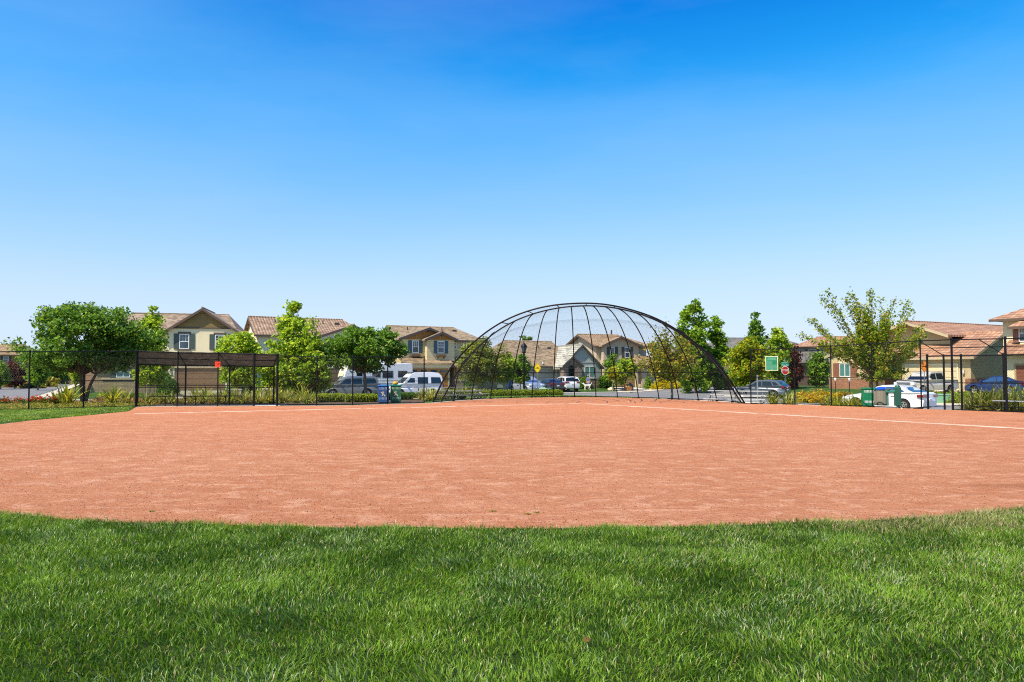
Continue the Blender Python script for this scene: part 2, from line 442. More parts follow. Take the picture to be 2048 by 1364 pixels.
t = NT('bark_mulch'); p = t.pos(); n = t.noise(p, 2, 6, .7); g = t.noise(p, 24, 4, .7)
t.bsdf(t.ramp(t.math('ADD', t.math('MULTIPLY', n, .5), t.math('MULTIPLY', g, .5)), [(.35, (.05, .03, .018)), (.55, (.13, .08, .045)), (.7, (.24, .16, .09))]), .95, t.bump(g, 1, .05)); M_MULCH = t.m
t = NT('dry_lawn'); p = t.pos(); n = t.noise(p, .8, 5, .7); g = t.noise(p, 30, 3)
t.bsdf(t.ramp(n, [(.35, (.22, .14, .035)), (.6, (.36, .23, .06)), (.75, (.2, .18, .04))]), .95, t.bump(g, 1, .05)); M_DRYLAWN = t.m

def sheet_grid(name, xs, ys, zf, mat, kind='structure', keep=None):
    X, Y = np.meshgrid(xs, ys); Z = np.array([[zf(x, y) for x in xs] for y in ys])
    n, m = len(xs), len(ys); v = np.stack([X.ravel(), Y.ravel(), Z.ravel()], 1)
    i = (np.arange(m - 1)[:, None] * n + np.arange(n - 1)[None]).ravel()
    f = np.stack([i, i + 1, i + 1 + n, i + n], 1)
    if keep is not None:
        cx = v[f].mean(1); f = f[np.array([keep(c[0], c[1]) for c in cx])]
    o = np_mesh(name, v, [f], mat); tag(o, kind=kind)
    uv = o.data.uv_layers.new(name='UVMap'); return o

xs = np.concatenate([[-1800, -800, -400, -250], np.arange(-180, 121, 2.0), [180, 300, 500, 900, 1800]])
ys = np.concatenate([[-300, -100, -30], np.arange(-10, 181, 2.0), [220, 300, 450, 700, 1200, 2500]])
_tz = tz
def tz(x, y):
    z = _tz(x, y)
    if x < -25:
        q = (x + 41) * UL.x + (y - 65.6) * UL.y
        if d_left(x, y) > 13 and -14 < q < 4: z = min(z, -0.56 + (z + 0.56) * (sstep(0, 4, q) if q > -6 else sstep(-12, -14, q)))
    return z
sheet_grid('ground', xs, ys, lambda x, y: tz(x, y) - 0.02, M_LAWN)

def surf_poly(name, pts, mat, z=0.004, kind='structure', drape=False):
    pts2 = [Vector((p[0], p[1], 0)) for p in pts]
    tri = geometry.tessellate_polygon([pts2])
    mb = MB()
    v = [(p.x, p.y, (tz(p.x, p.y) if drape else 0) + z) for p in pts2]
    for a in tri: mb.poly([v[k] for k in a])
    o = mb.build(name, mat); return tag(o, kind=kind)

def strip(name, A, B, mat, z=0.012, n=None, kind='structure', label=None):
    """ruled strip draped on the terrain between polylines A and B"""
    n = n or 60
    A = resample([Vector(p) for p in A], n); B = resample([Vector(p) for p in B], n); k = 4
    V = []; F = []
    for a, b in zip(A, B):
        for j in range(k + 1):
            q = a.lerp(b, j / k); V.append((q.x, q.y, tz(q.x, q.y) + z))
    for i in range(n - 1):
        for j in range(k):
            s = i * (k + 1) + j; F.append((s, s + 1, s + k + 2, s + k + 1))
    F = np.array(F); o = np_mesh(name, np.array(V), [F], mat); o.data.uv_layers.new(name='UVMap'); return tag(o, kind=kind)

# ---------------------------------------------------------------- the ball field
CX, CY, CR = 0.35, 27.25, 18.35
EDGE_PTS = catmull([(-17.25, 34.4, 0), (-17.3, 32, 0), (-17.45, 29, 0), (-17.3, 26.1, 0), (-16.1, 20.5, 0), (-13.2, 15.4, 0), (-9.7, 11.6, 0), (-6.4, 9.62, 0), (-3.2, 8.86, 0), (0, 8.72, 0), (3.4, 9.0, 0), (6.9, 10.14, 0), (10.6, 12.5, 0), (14.2, 16.0, 0), (17.4, 20.8, 0), (19.6, 27.25, 0)], 8)
_ea = np.unwrap([math.atan2(q.y - CY, q.x - CX) for q in EDGE_PTS]); _er = np.array([math.hypot(q.y - CY, q.x - CX) for q in EDGE_PTS]); _ea = _ea - 2 * np.pi * np.round(_ea[-1] / (2 * np.pi))
def edge_r(a):
    a = np.asarray(a); a = np.where(a > 1.0, a - 2 * np.pi, a)
    return np.interp(a, _ea, _er) + .025 * np.sin(a * 23) + .03 * np.sin(a * 51 + 1) + .025 * np.sin(a * 97 + 2)
arc = []
a0 = float(_ea[0])
for k in range(181):
    a = a0 * (1 - k / 180)
    r = float(edge_r(a)); arc.append((CX + r * math.cos(a), CY + r * math.sin(a)))
# arc runs from the left corner (a0) round the near side to due right
DUG_L = G(273.5, 813.5); DUG_R = G(555.5, 812)
FEET_L = G(865, 806); FEET_R = G(1490, 807.5)
ringpx = [(865, 806), (882, 804.6), (907, 802.4), (943, 799.9), (981, 797.9), (1022, 796.3), (1064, 795.3), (1107, 794.6), (1149, 794.3), (1192, 794.4), (1235, 795.1), (1277, 796.4), (1318, 797.7),
          (1358, 799.4), (1397, 801), (1434, 802.6), (1465, 804.8), (1490, 807.5)]
RING = [G(*p) for p in ringpx]
FR_PX = [(1490, 807.5), (1502, 808), (1590, 809.5), (1663, 811.8), (1745, 814.5), (1843, 818), (1906, 820.3), (2014, 824.3), (2130, 829)]
FRPTS = [G(*p) for p in FR_PX]
FL_PX = [(-62, 823), (57, 820), (166.5, 817), (273.5, 813.5)]
FLPTS = [G(*p) for p in FL_PX]
FM_PX = [(555.5, 812), (633, 811.6), (705, 810.8), (775, 808.6), (848, 806.6), (865, 806)]
FMPTS = [G(*p) for p in FM_PX]
boundary = [(p[0], p[1]) for p in arc] + [(24.5, 28.6), (FRPTS[-1].x + .2, FRPTS[-1].y - .2)] + [(p.x, p.y) for p in reversed(FRPTS[:-1])] + [(p.x, p.y) for p in reversed(RING[:-1])] + \
           [(p.x, p.y) for p in reversed(FMPTS[:-1])] + [(DUG_L.x, DUG_L.y)] + [(-18.3, 37.2), (-17.6, 35.6)]
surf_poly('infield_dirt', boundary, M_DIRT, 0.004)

def ragged_line(name, A, B, w, seed):
    rng = random.Random(seed); n = int((B - A).length / 0.25); d = (B - A).normalized(); s = Vector((-d.y, d.x, 0)); mb = MB(); pr = None
    for k in range(n + 1):
        p = A + (B - A) * (k / n); l = p + s * (w / 2 + rng.uniform(-.07, .07)) + Vector((0, 0, .009)); r = p - s * (w / 2 + rng.uniform(-.07, .07)) + Vector((0, 0, .009))
        if pr and rng.random() > .02: mb.poly([pr[0], pr[1], r, l])
        pr = (l, r)
    return tag(mb.build(name, M_CHALK), kind='structure')
HOME = G(1160, 807.5)
ragged_line('foul_line', HOME, G(268, 828), .55, 1)
ragged_line('foul_line', HOME + Vector((.3, -.1, 0)), G(2140, 863), .50, 2)

# pale concrete mow strips along the foot of the fences
def along(pts, w, name, off=0.0, z=0.010, mat=None):
    A = []; B = []
    for i, p in enumerate(pts):
        d = (pts[min(i + 1, len(pts) - 1)] - pts[max(i - 1, 0)]).normalized(); s = Vector((-d.y, d.x, 0))
        A.append(p + s * (off + w / 2)); B.append(p + s * (off - w / 2))
    return strip(name, A, B, mat or M_CONC, z, n=len(pts) * 6)
along([DUG_L, DUG_R] + FMPTS[1:], .34, 'concrete_strip')
along(RING, .3, 'concrete_strip', off=.05)
along(FRPTS, .34, 'concrete_strip')
strip('concrete_strip', [DUG_L + Vector((0, .17, 0)), DUG_R + Vector((0, .17, 0))], [DUG_L + Vector((.1, 1.75, 0)), DUG_R + Vector((0, 1.75, 0))], M_CONC, .008, 12)

# ---------------------------------------------------------------- blades of grass
t = NT('grass_blade'); a = t.n('ShaderNodeAttribute', attribute_name='tint')
pb = t.n('ShaderNodeBsdfPrincipled'); t.l(a.outputs['Color'], pb.inputs['Base Color']); pb.inputs['Roughness'].default_value = .34; pb.inputs['Specular IOR Level'].default_value = .3
tb = t.n('ShaderNodeBsdfTranslucent'); t.l(t.mix(1.0, a.outputs['Color'], (1.2, 1.15, .5, 1), 'MULTIPLY'), tb.inputs['Color'])
mb_ = t.n('ShaderNodeMixShader'); mb_.inputs[0].default_value = .36; t.l(pb.outputs[0], mb_.inputs[1]); t.l(tb.outputs[0], mb_.inputs[2]); t.l(mb_.outputs[0], t.out.inputs[0]); M_BLADE = t.m
def blades(name, X, Y, length, width, tints, seed, lean_amp=0.6, z0=0.0, spread=.5):
    n = len(X); rs = np.random.RandomState(seed)
    az = rs.rand(n) * 2 * np.pi
    # neighbouring blades lie over in the same direction: the nap of the lawn
    la = vnoise(X, Y, 0.9, seed + 1) * 4 * np.pi + vnoise(X, Y, 0.25, seed + 5) * 2.5
    lm = lean_amp * (0.1 + 1.0 * vnoise(X, Y, 0.5, seed + 2)) + rs.normal(0, .18, n)
    dx = np.cos(la) * lm + rs.normal(0, spread, n); dy = np.sin(la) * lm + rs.normal(0, spread, n)
    L = length * (0.55 + 0.7 * rs.rand(n)) * (0.65 + 0.7 * vnoise(X, Y, 0.35, seed + 3)); W = width * (0.7 + 0.6 * rs.rand(n)) / 2
    bx, by = np.cos(az) * W, np.sin(az) * W
    nrm = np.sqrt(1 + dx * dx + dy * dy); ux, uy, uz = dx / nrm, dy / nrm, 1 / nrm
    mz = L * 0.55
    v = np.zeros((n, 5, 3))
    v[:, 0] = np.stack([X - bx, Y - by, np.full(n, z0)], 1); v[:, 1] = np.stack([X + bx, Y + by, np.full(n, z0)], 1)
    mx_, my_, mzz = X + ux * mz * .7, Y + uy * mz * .7, z0 + mz * (0.35 + 0.65 * uz)
    v[:, 2] = np.stack([mx_ + bx * .85, my_ + by * .85, mzz], 1); v[:, 3] = np.stack([mx_ - bx * .85, my_ - by * .85, mzz], 1)
    v[:, 4] = np.stack([X + ux * L * 1.1, Y + uy * L * 1.1, z0 + L * uz * .92], 1)
    b = np.arange(n) * 5
    q = np.stack([b, b + 1, b + 2, b + 3], 1); tr = np.stack([b + 3, b + 2, b + 4], 1)
    o = np_mesh(name, v.reshape(-1, 3), [q, tr], M_BLADE, tint=np.repeat(tints, 5, 0)); return o

def grass_tints(X, Y, seed, dry):
    n = len(X); rs = np.random.RandomState(seed + 9)
    k = np.clip(-.22 + 0.80 * vnoise(X, Y, .8, seed + 11) + 0.60 * vnoise(X, Y, .28, seed + 12) + rs.normal(0, .30, n), 0, 1)[:, None]
    A = np.array([.036, .110, .005]); B = np.array([.25, .425, .036])
    t = A * (1 - k) + B * k
    pale = (rs.rand(n) < .03 + .45 * np.clip(vnoise(X, Y, .55, seed + 14) - .48, 0, 1))[:, None]; t = np.where(pale, np.array([.36, .46, .24]), t)  # silvery sheen of the lawn painted as pale blade tints in patches
    yel = (rs.rand(n) < .12)[:, None]; t = np.where(yel, np.array([.22, .30, .03]), t)
    dm = (rs.rand(n) < dry)[:, None]; t = np.where(dm, np.array([.46, .40, .18]) * (0.6 + .5 * rs.rand(n))[:, None], t)
    return t

rs = np.random.RandomState(3)
def near_grass():
    N = 1250000
    Y = 2.6 + (rs.rand(N) ** 0.9) * 11.0; X = (rs.rand(N) * 2 - 1) * (0.69 * 11.8 + 5.0)
    inside = (np.abs(X) < 0.69 * Y + 5.0)
    ang = np.arctan2(Y - CY, X - CX); rr = np.hypot(X - CX, Y - CY)
    edge = edge_r(ang) + rs.normal(0, .03, N) - np.where(rs.rand(N) < .16, rs.exponential(.07, N), 0)
    inside &= rr > edge
    dens = np.clip(1.25 - Y / 16, .4, 1); inside &= rs.rand(N) < dens
    X, Y, e = X[inside], Y[inside], (rr - edge)[inside]
    patch = np.clip((vnoise(X, Y, .8, 41) - .42) * 2.2, 0, 1)
    right = np.clip((X - .8) / 5.5, 0, 1)
    dry = .035 + .8 * patch * right * np.clip((Y - 6.2) / 2.5, 0, 1) + .10 * right + .22 * np.exp(-e / .12)
    T = grass_tints(X, Y, 20, dry)
    o = blades('outfield_grass', X, Y, 0.062, 0.0064, T, 20)
    tag(o, 'mown green outfield grass in the foreground', 'grass', kind='stuff')
near_grass()
surf_poly('soil', [(-18, -1), (18, -1), (18, 17.4)] + [(CX + (float(edge_r(a)) + .03) * math.cos(a), CY + (float(edge_r(a)) + .03) * math.sin(a)) for a in np.linspace(-.62, -2.50, 60)] + [(-18, 17)], M_SOIL, 0.002)

def scatter_poly(poly, N, seed):
    r = np.random.RandomState(seed); P = np.array(poly); lo, hi = P.min(0), P.max(0)
    q = lo + r.rand(N, 2) * (hi - lo); ins = np.zeros(N, bool); j = len(P) - 1
    for i in range(len(P)):
        c = ((P[i, 1] > q[:, 1]) != (P[j, 1] > q[:, 1])) & (q[:, 0] < (P[j, 0] - P[i, 0]) * (q[:, 1] - P[i, 1]) / (P[j, 1] - P[i, 1] + 1e-12) + P[i, 0]); ins ^= c; j = i
    return q[ins]
q = scatter_poly([(-33, 20), (-18.05, 20), (-18.0, 26), (-17.4, 31), (-17.1, 34), (-17.9, 36), (-18.6, 37.4), (DUG_L.x, DUG_L.y - .1), (-24, 35.2), (-33, 33)], 260000, 5)
kk = np.hypot(q[:, 0] - CX, q[:, 1] - CY) > edge_r(np.arctan2(q[:, 1] - CY, q[:, 0] - CX)) + .05; q = q[kk]
T = grass_tints(q[:, 0], q[:, 1], 60, .06) * np.array([1.35, 1.2, 1.2])
tag(blades('side_grass', q[:, 0], q[:, 1], .075, .014, T, 60), 'bright mown grass wedge beside the left fence', 'grass', kind='stuff')

# ---------------------------------------------------------------- loose pebbles in the dirt
def pebbles():
    r = np.random.RandomState(8); N = 9000
    Y = 9 + r.rand(N) ** 1.6 * 20; X = (r.rand(N) * 2 - 1) * (.7 * Y + 1.5)
    k = np.hypot(X - CX, Y - CY) < edge_r(np.arctan2(Y - CY, X - CX)) - .1; X, Y = X[k], Y[k]; n = len(X)
    s = .004 + .007 * r.rand(n) ** 2; c = np.stack([X, Y, .006 + s * .3], 1)
    o6 = np.array([[1, 0, 0], [-1, 0, 0], [0, 1, 0], [0, -1, 0], [0, 0, .7], [0, 0, -.6]])
    v = c[:, None] + o6[None] * s[:, None, None] * (.7 + .6 * r.rand(n, 6, 1))
    f8 = np.array([[0, 2, 4], [2, 1, 4], [1, 3, 4], [3, 0, 4], [2, 0, 5], [1, 2, 5], [3, 1, 5], [0, 3, 5]])
    f = (np.arange(n)[:, None, None] * 6 + f8[None]).reshape(-1, 3)
    ti = np.array([.36, .13, .07]) * (.55 + .9 * r.rand(n, 1)); o = np_mesh('loose_gravel', v.reshape(-1, 3), [f], M_GRIT, np.repeat(ti, 6, 0))
    tag(o, 'small reddish grit lying on the infield', 'gravel', kind='stuff')
t = NT('grit'); a = t.n('ShaderNodeAttribute', attribute_name='tint'); t.bsdf(a.outputs['Color'], .95); M_GRIT = t.m
pebbles()

# ---------------------------------------------------------------- streets
CORN = Vector((8.27, 70.76, 0)); FAR = CORN + NL * RW + NR * RW
def lp(s, d): return CORN - UL * s + NL * d          # along the left street: s metres left of the corner
def rp_(s, d): return CORN - WR * s + NR * d          # along the right street: s metres toward the camera
# left street, right street with a rounded inner corner, branch street and cross street
inner = [lp(120, 0), lp(60, 0), lp(7, 0)] + [CORN - UL * 7 * (1 - k / 6) ** 2 - WR * 7 * (k / 6) ** 2 for k in range(1, 6)] + [rp_(7, 0), rp_(40, 0), rp_(70, 0)]
mid_in = inner[5]
strip('road', [lp(120, 0), lp(7, 0), inner[3], mid_in], [lp(120, RW), lp(7, RW), lp(3, RW), FAR], M_ROAD, .012, 70)
strip('road', [mid_in, inner[7], rp_(7, 0), rp_(70, 0)], [FAR, FAR - WR * 14, FAR - WR * 19, FAR - WR * 82], M_ROAD, .012, 50)
bd = Vector((.36, .933, 0)); bs = Vector((.933, -.36, 0))
strip('road', [FAR, FAR + bd * 12, FAR + bs * 2 + bd * 70], [FAR - WR * 14, FAR - WR * 14 + NR * 4 + bd * 10, FAR - WR * 14 + NR * 4 + bd * 70], M_ROAD, .012, 40)
CR0 = Vector((-41, 65.6, 0)); CR1 = CR0 - NL * (d_left(-41, 65.6) - RW)
strip('road', [CR1, CR1 + NL * 260], [CR1 - UL * 11.5, CR1 - UL * 11.5 + NL * 260], M_ROAD, .012, 60)
def kerb(A, name='kerb', h=.13, w=.16, z=0.0, side=1):
    A = resample([Vector(p) for p in A], max(8, int(sum((b - a).length for a, b in zip([Vector(p) for p in A], [Vector(p) for p in A][1:])) / 1.2)))
    mb = MB(); rows = []
    for i, p in enumerate(A):
        d = (A[min(i + 1, len(A) - 1)] - A[max(i - 1, 0)]).normalized(); s = Vector((-d.y, d.x, 0)) * side; zz = tz(p.x, p.y)
        rows.append([(p.x, p.y, zz - .05), (p.x, p.y, zz + h), (p.x + s.x * w, p.y + s.y * w, zz + h + .004), (p.x + s.x * w, p.y + s.y * w, zz - .05)])
    for a, b in zip(rows, rows[1:]):
        for k in range(3): mb.poly([a[k], a[k + 1], b[k + 1], b[k]])
    return tag(mb.build(name, M_WALK), kind='structure')
kerb(inner, side=-1)
kerb([lp(s, RW) for s in np.linspace(-RW + .0, (CORN - CR1).dot(UL) - .5, 12)], side=-1)
kerb([FAR - WR * s for s in np.linspace(15, 80, 12)], side=1)
kerb([CR1 + NL * s for s in (0.3, 40, 100, 240)], side=-1); kerb([CR1 - UL * 11.5 + NL * s for s in (0, 40, 100, 240)], side=1)
# sidewalks beyond the far kerbs and along the near kerb of the park
s_end = (CORN - CR1).dot(UL) - 1
strip('sidewalk', [lp(s, RW + .17) for s in (-RW + .3, s_end)], [lp(s, RW + 1.6) for s in (-RW + .3, s_end)], M_WALK, .12, 50)
strip('sidewalk', [FAR - WR * s + NR * .17 for s in (16, 80)], [FAR - WR * s + NR * 1.6 for s in (16, 80)], M_WALK, .12, 40)
strip('sidewalk', [lp(s, -1.7) for s in (90, 12)], [lp(s, -.17) for s in (90, 12)], M_WALK, .11, 50)
strip('sidewalk', [rp_(s, -1.7) for s in (12, 60)], [rp_(s, -.17) for s in (12, 60)], M_WALK, .11, 40)
strip('sidewalk', [CR1 + UL * .17 + NL * s for s in (2, 90)], [CR1 + UL * 1.7 + NL * s for s in (2, 90)], M_WALK, .12, 40)
strip('sidewalk', [CR1 - UL * 13.2 + NL * s for s in (2, 90)], [CR1 - UL * 11.7 + NL * s for s in (2, 90)], M_WALK, .12, 40)
# mulch beds behind the fences
def off(p, v): return Vector((p[0], p[1], 0)) + v
strip('planting_bed', [DUG_L + Vector((-9, -2.2, 0)), DUG_L + Vector((0.2, 1.9, 0)), DUG_R + Vector((0, 1.9, 0)), FMPTS[4] + Vector((-.3, .5, 0))],
      [lp(50, -2), lp(38, -2), lp(28, -2), lp(16, -2)], M_MULCH, .004, 60)
strip('planting_bed', [FRPTS[1] + NR * .4, FRPTS[4] + NR * .5, FRPTS[8] + NR * .6], [FRPTS[1] + NR * 3.2 + WR * 1, FRPTS[4] + NR * 2.8, FRPTS[8] + NR * 3.2], M_MULCH, .004, 40)
# ---------------------------------------------------------------- chain link fences
M_BLACK = paint('black_vinyl', '#101013', .45, .25, 2.0)
M_BLACK2 = paint('black_steel', '#121216', .5, .3, 1.5, Specular_IOR_Level=.25)
M_GALV = paint('galvanised_steel', '#9a9ca0', .4, .15, 4, Metallic=.6)
M_ALU = paint('aluminium', '#c9cbcd', .35, .1, 3, Metallic=.5)

def wire_panel(name, A, B, za0, za1, zb0, zb1, parent, pitch=.072, w=.0036, mat=None):
    """woven mesh: two families of crossing thin wires between two posts"""
    A, B = Vector(A), Vector(B); L = (B - A).length; H = max(za1 - za0, zb1 - zb0); d = (B - A).normalized(); nrm = Vector((-d.y, d.x, 0))
    V = []; F = []
    def P(s, h, o):
        q = s / L; z0 = za0 + (zb0 - za0) * q; z1 = za1 + (zb1 - za1) * q
        return A + d * s + nrm * o + Vector((0, 0, z0 + (z1 - z0) * h / H))
    c = -H
    while c < L:
        for fam in (0, 1):
            s0, s1 = max(0, c), min(L, c + H)
            if s1 - s0 > .02:
                h0, h1 = s0 - c, s1 - c
                if fam: h0, h1 = H - h0, H - h1
                o = .003 if fam else -.003
                a, b = P(s0, h0, o), P(s1, h1, o); t = (b - a).normalized(); sd = t.cross(nrm).normalized() * (w / 2); dp = nrm * (w / 2)
                i = len(V)
                for q in (a, b): V += [q - sd - dp, q + sd - dp, q + dp]
                F += [(i, i + 1, i + 4, i + 3), (i + 1, i + 2, i + 5, i + 4), (i + 2, i, i + 3, i + 5)]
        c += pitch
    return np_mesh(name, np.array([tuple(v) for v in V]), [np.array(F)], mat or M_BLACK, parent=parent)

def post(parent, base, z1, r=.032, z0=-.1, cap=True, mat=None):
    mb = MB(); mb.tube([(base.x, base.y, z0), (base.x, base.y, z1)], r, 8)
    if cap: mb.lathe([(r * 1.25, -.02), (r * 1.3, .02), (r * .9, .06), (r * .2, .08)], 8, (base.x, base.y, z1))
    return mb.build('post', mat or M_BLACK2, parent, smooth=False)

def rail(parent, pts, r=.021, name='rail', mat=None):
    return MB().tube(pts, r, 6).build(name, mat or M_BLACK2, parent)

def up(p, z): return Vector((p.x, p.y, z))
def topz(px, py, base): return at(px, py, base.y).z

def fence(label, pxs, tops, mids, bases, open_bays=(), skip_posts=(), rad=.034, bottom=.05, group=None, mesh_rng=None):
    r = empty('chain_link_fence', (0, 0, 0), 0, label, 'fence', group)
    zt = [topz(px, ty, b) for px, ty, b in zip(pxs, tops, bases)]; zm = [topz(px, ty, b) for px, ty, b in zip(pxs, mids, bases)]
    for i, (b, z) in enumerate(zip(bases, zt)):
        if i not in skip_posts: post(r, b, z + .01, rad)
    for i in range(len(bases) - 1):
        a, b = bases[i], bases[i + 1]
        rail(r, [up(a, zt[i]), up(b, zt[i + 1])], .022, 'top_rail')
        if i in open_bays: continue
        rail(r, [up(a, zm[i]), up(b, zm[i + 1])], .018, 'middle_rail'); rail(r, [up(a, bottom), up(b, bottom)], .018, 'bottom_rail')
        wire_panel('mesh', a, b, .03, zt[i], .03, zt[i + 1], r)
    return r, zt, zm

fence('black chain link fence in front of the red flowers and the broad dark tree', [-62, 57.5, 168, 274.5], [703.5, 703.3, 703.2, 703.2], [764, 762.5, 761.5, 760.5], FLPTS)
fence('black chain link fence between the shaded dugout and the domed backstop', [p[0] for p in FM_PX][:-1], [711.5, 714, 714, 714, 714.3], [761.5, 761.8, 761.8, 761.8, 762], FMPTS[:-1], skip_posts=(0,))
fence('tall black chain link fence right of the backstop, carrying the green notice board', [p[0] for p in FR_PX][1:6], [700, 696, 692, 688, 681], [754.5, 754.3, 754.8, 756.3, 763.5], FRPTS[1:6])
GN = G(1889.5, 819.6)

# right dugout: tall front posts, shorter back posts, rafters but no fabric
rd = empty('open_dugout_frame', (0, 0, 0), 0, 'black steel dugout frame without roof cloth at the far right, with the open gateway', 'dugout')
FP = [FRPTS[5], FRPTS[6], FRPTS[7], FRPTS[8]]
FZ = [topz(1843, 681, FP[0]), topz(1906, 678.5, FP[1]), topz(2014, 676.5, FP[2]), topz(2130, 672, FP[3])]
for b, z in zip(FP[1:], FZ[1:]): post(rd, b, z + .02, .05)
gp = G(1856.5, 818.4); gz = topz(1856.5, 711, gp)
post(rd, gp, gz, .05); post(rd, GN, topz(1889.5, 711.5, GN), .045)
rail(rd, [up(gp, gz - .04), up(FP[1], gz - .04)], .026, 'gate_header')
dF = (FP[3] - FP[1]).normalized(); back = Vector((-dF.y, dF.x, 0)); back = back if back.y > 0 else -back
BP = []
for px, q in ((1923, .0), (2005, .0), (2095, 0)):
    b = G(px, 820.5 if px < 1950 else (822.5 if px < 2050 else 826)); b = b + back * 0.0; BP.append(b)
off_b = back * 1.75
# back posts stand 1.75 m behind the front line: slide along the sight line to that depth
def on_line(px, base, dirv):
    """point of the line base + t*dirv that is seen in column px"""
    k = (px - 1024) / FPX / CP
    t = (k * base.y - base.x) / (dirv.x - k * dirv.y); return base + dirv * t
BP = [on_line(px, FP[1] + off_b, dF) for px in (1921, 2006, 2098)]
BZ = [topz(px, ty, b) for px, ty, b in zip((1921, 2006, 2098), (710.5, 709, 707), BP)]
for b, z in zip(BP, BZ): post(rd, b, z, .048)
b0 = on_line(1886, FP[1] + off_b, dF); z0 = topz(1886, 711, b0)
rail(rd, [up(b0, z0)] + [up(b, z - .03) for b, z in zip(BP, BZ)], .03, 'back_beam')
rail(rd, [up(FP[0], FZ[0] - .02)] + [up(b, z - .02) for b, z in zip(FP[1:], FZ[1:])], .026, 'top_rail')
mid = [up(FP[i], FZ[i]) for i in range(4)]
rail(rd, [(up(FP[0], FZ[0]) + up(b0, z0)) / 2] + [(up(on_line(px, FP[1], dF), FZ[2]) + up(b, z)) / 2 for px, b, z in zip((1921, 2006, 2098), BP, BZ)], .022, 'purlin')
rail(rd, [up(FP[0], FZ[0] - .05), up(b0, z0)], .024, 'rafter')
rail(rd, [up(on_line(1958, FP[1], dF), FZ[2] - .02), up(BP[1], BZ[1])], .024, 'rafter'); rail(rd, [up(on_line(2062, FP[1], dF), FZ[3] - .04), up(BP[2], BZ[2])], .024, 'rafter')
for i in (1, 2):
    a, b = FP[i], FP[i + 1]
    zm = topz((1906, 2014, 2130)[i - 1], (765.5, 766.5, 768)[i - 1], a); zm2 = topz((1906, 2014, 2130)[i], (765.5, 766.5, 768)[i], b)
    rail(rd, [up(a, zm), up(b, zm2)], .02, 'middle_rail'); rail(rd, [up(a, .04), up(b, .04)], .018, 'bottom_rail'); rail(rd, [up(a, .22), up(b, .22)], .018, 'bottom_rail')
    wire_panel('mesh', a, b, .03, FZ[i], .03, FZ[i + 1], rd)
wire_panel('mesh', GN, FP[1], .05, gz, .05, gz, rd)
wire_panel('mesh', BP[0], BP[1], .05, BZ[0], .05, BZ[1], rd); wire_panel('mesh', BP[1], BP[2], .05, BZ[1], .05, BZ[2], rd)
for q in (GN, FP[1]): pass
rail(rd, [up(GN, topz(1889, 765, GN)), up(FP[1], topz(1906, 765.5, FP[1]))], .016, 'middle_rail')
rail(rd, [up(FP[0], topz(1843, 764, FP[0])), up(gp, topz(1856, 764, gp))], .016, 'middle_rail')
wire_panel('mesh', FP[0], gp, .05, gz, .05, gz, rd)

def player_bench(label, A, B, h=.45, n=3, w=.28):
    r = empty('player_bench', (A.x, A.y, 0), 0, label, 'bench'); d = (B - A); s = Vector((-d.y, d.x, 0)).normalized() * (w / 2)
    MB().bar(up(d * 0, h), up(d, h), w, .045).build('seat', M_BLACK2 if 'dark' in label else M_ALU, r, bevel=.008)
    for k in range(n):
        q = d * ((k + .5) / n)
        mb = MB(); mb.tube([up(q, -.02), up(q, h - .03)], .028, 6); mb.bar(up(q - s, h - .03), up(q + s, h - .03), .04, .03); mb.bar(up(q - s * .8, .02), up(q + s * .8, .02), .05, .02)
        mb.build('leg', M_BLACK2, r)
    return r

rb0 = on_line(1984, FP[1] + back * 1.3, dF); rb1 = on_line(2085, FP[1] + back * 1.3, dF)
player_bench('grey metal player bench inside the unroofed dugout frame at the far right', rb0, rb1)

# ---------------------------------------------------------------- left dugout with shade cloth
ld = empty('shaded_dugout', (0, 0, 0), 0, 'black steel dugout with a sagging brown shade cloth roof, left of the blue bin', 'dugout')
fx = [273.8, 356.5, 437, 509.3, 555.6]; ft = [702.5, 705.5, 706.5, 708.5, 710]; frad = [.05, .034, .034, .06, .062]
FB = [DUG_L.lerp(DUG_R, (G(px, 813).x - DUG_L.x) / (DUG_R.x - DUG_L.x)) for px in fx]
FB = [on_line(px, DUG_L, DUG_R - DUG_L) for px in fx]
FT = [topz(px, y, b) for px, y, b in zip(fx, ft, FB)]
for b, z, r_ in zip(FB, FT, frad): post(ld, b, z + .01, r_)
bx = [277.5, 372.6, 460.3, 548.8]; bt = [729, 731, 732, 733]
dl_ = (DUG_R - DUG_L).normalized(); bk = Vector((-dl_.y, dl_.x, 0)); bk = bk if bk.y > 0 else -bk
RB = [on_line(px, DUG_L + bk * 1.6, dl_) for px in bx]; RT = [topz(px, y, b) for px, y, b in zip(bx, bt, RB)]
for b, z in zip(RB, RT): post(ld, b, z, .045, cap=False)
rail(ld, [up(b, z) for b, z in zip(FB, FT)], .024, 'top_rail'); rail(ld, [up(b, z) for b, z in zip(RB, RT)], .034, 'back_beam')
MR = [(up(FB[i], FT[i]) + up(RB[j], RT[j])) / 2 for i, j in ((0, 0), (1, 1), (2, 2), (4, 3))]
rail(ld, MR, .02, 'purlin')
for i, j in ((0, 0), (1, 1), (2, 2), (4, 3)): rail(ld, [up(FB[i], FT[i]), up(RB[j], RT[j])], .022, 'rafter')
for i in range(2):
    rail(ld, [up(FB[i], topz(fx[i], 770.5, FB[i])), up(FB[i + 1], topz(fx[i + 1], 771, FB[i + 1]))], .018, 'middle_rail')
    rail(ld, [up(FB[i], .05), up(FB[i + 1], .05)], .018, 'bottom_rail'); wire_panel('mesh', FB[i], FB[i + 1], .03, FT[i], .03, FT[i + 1], ld)
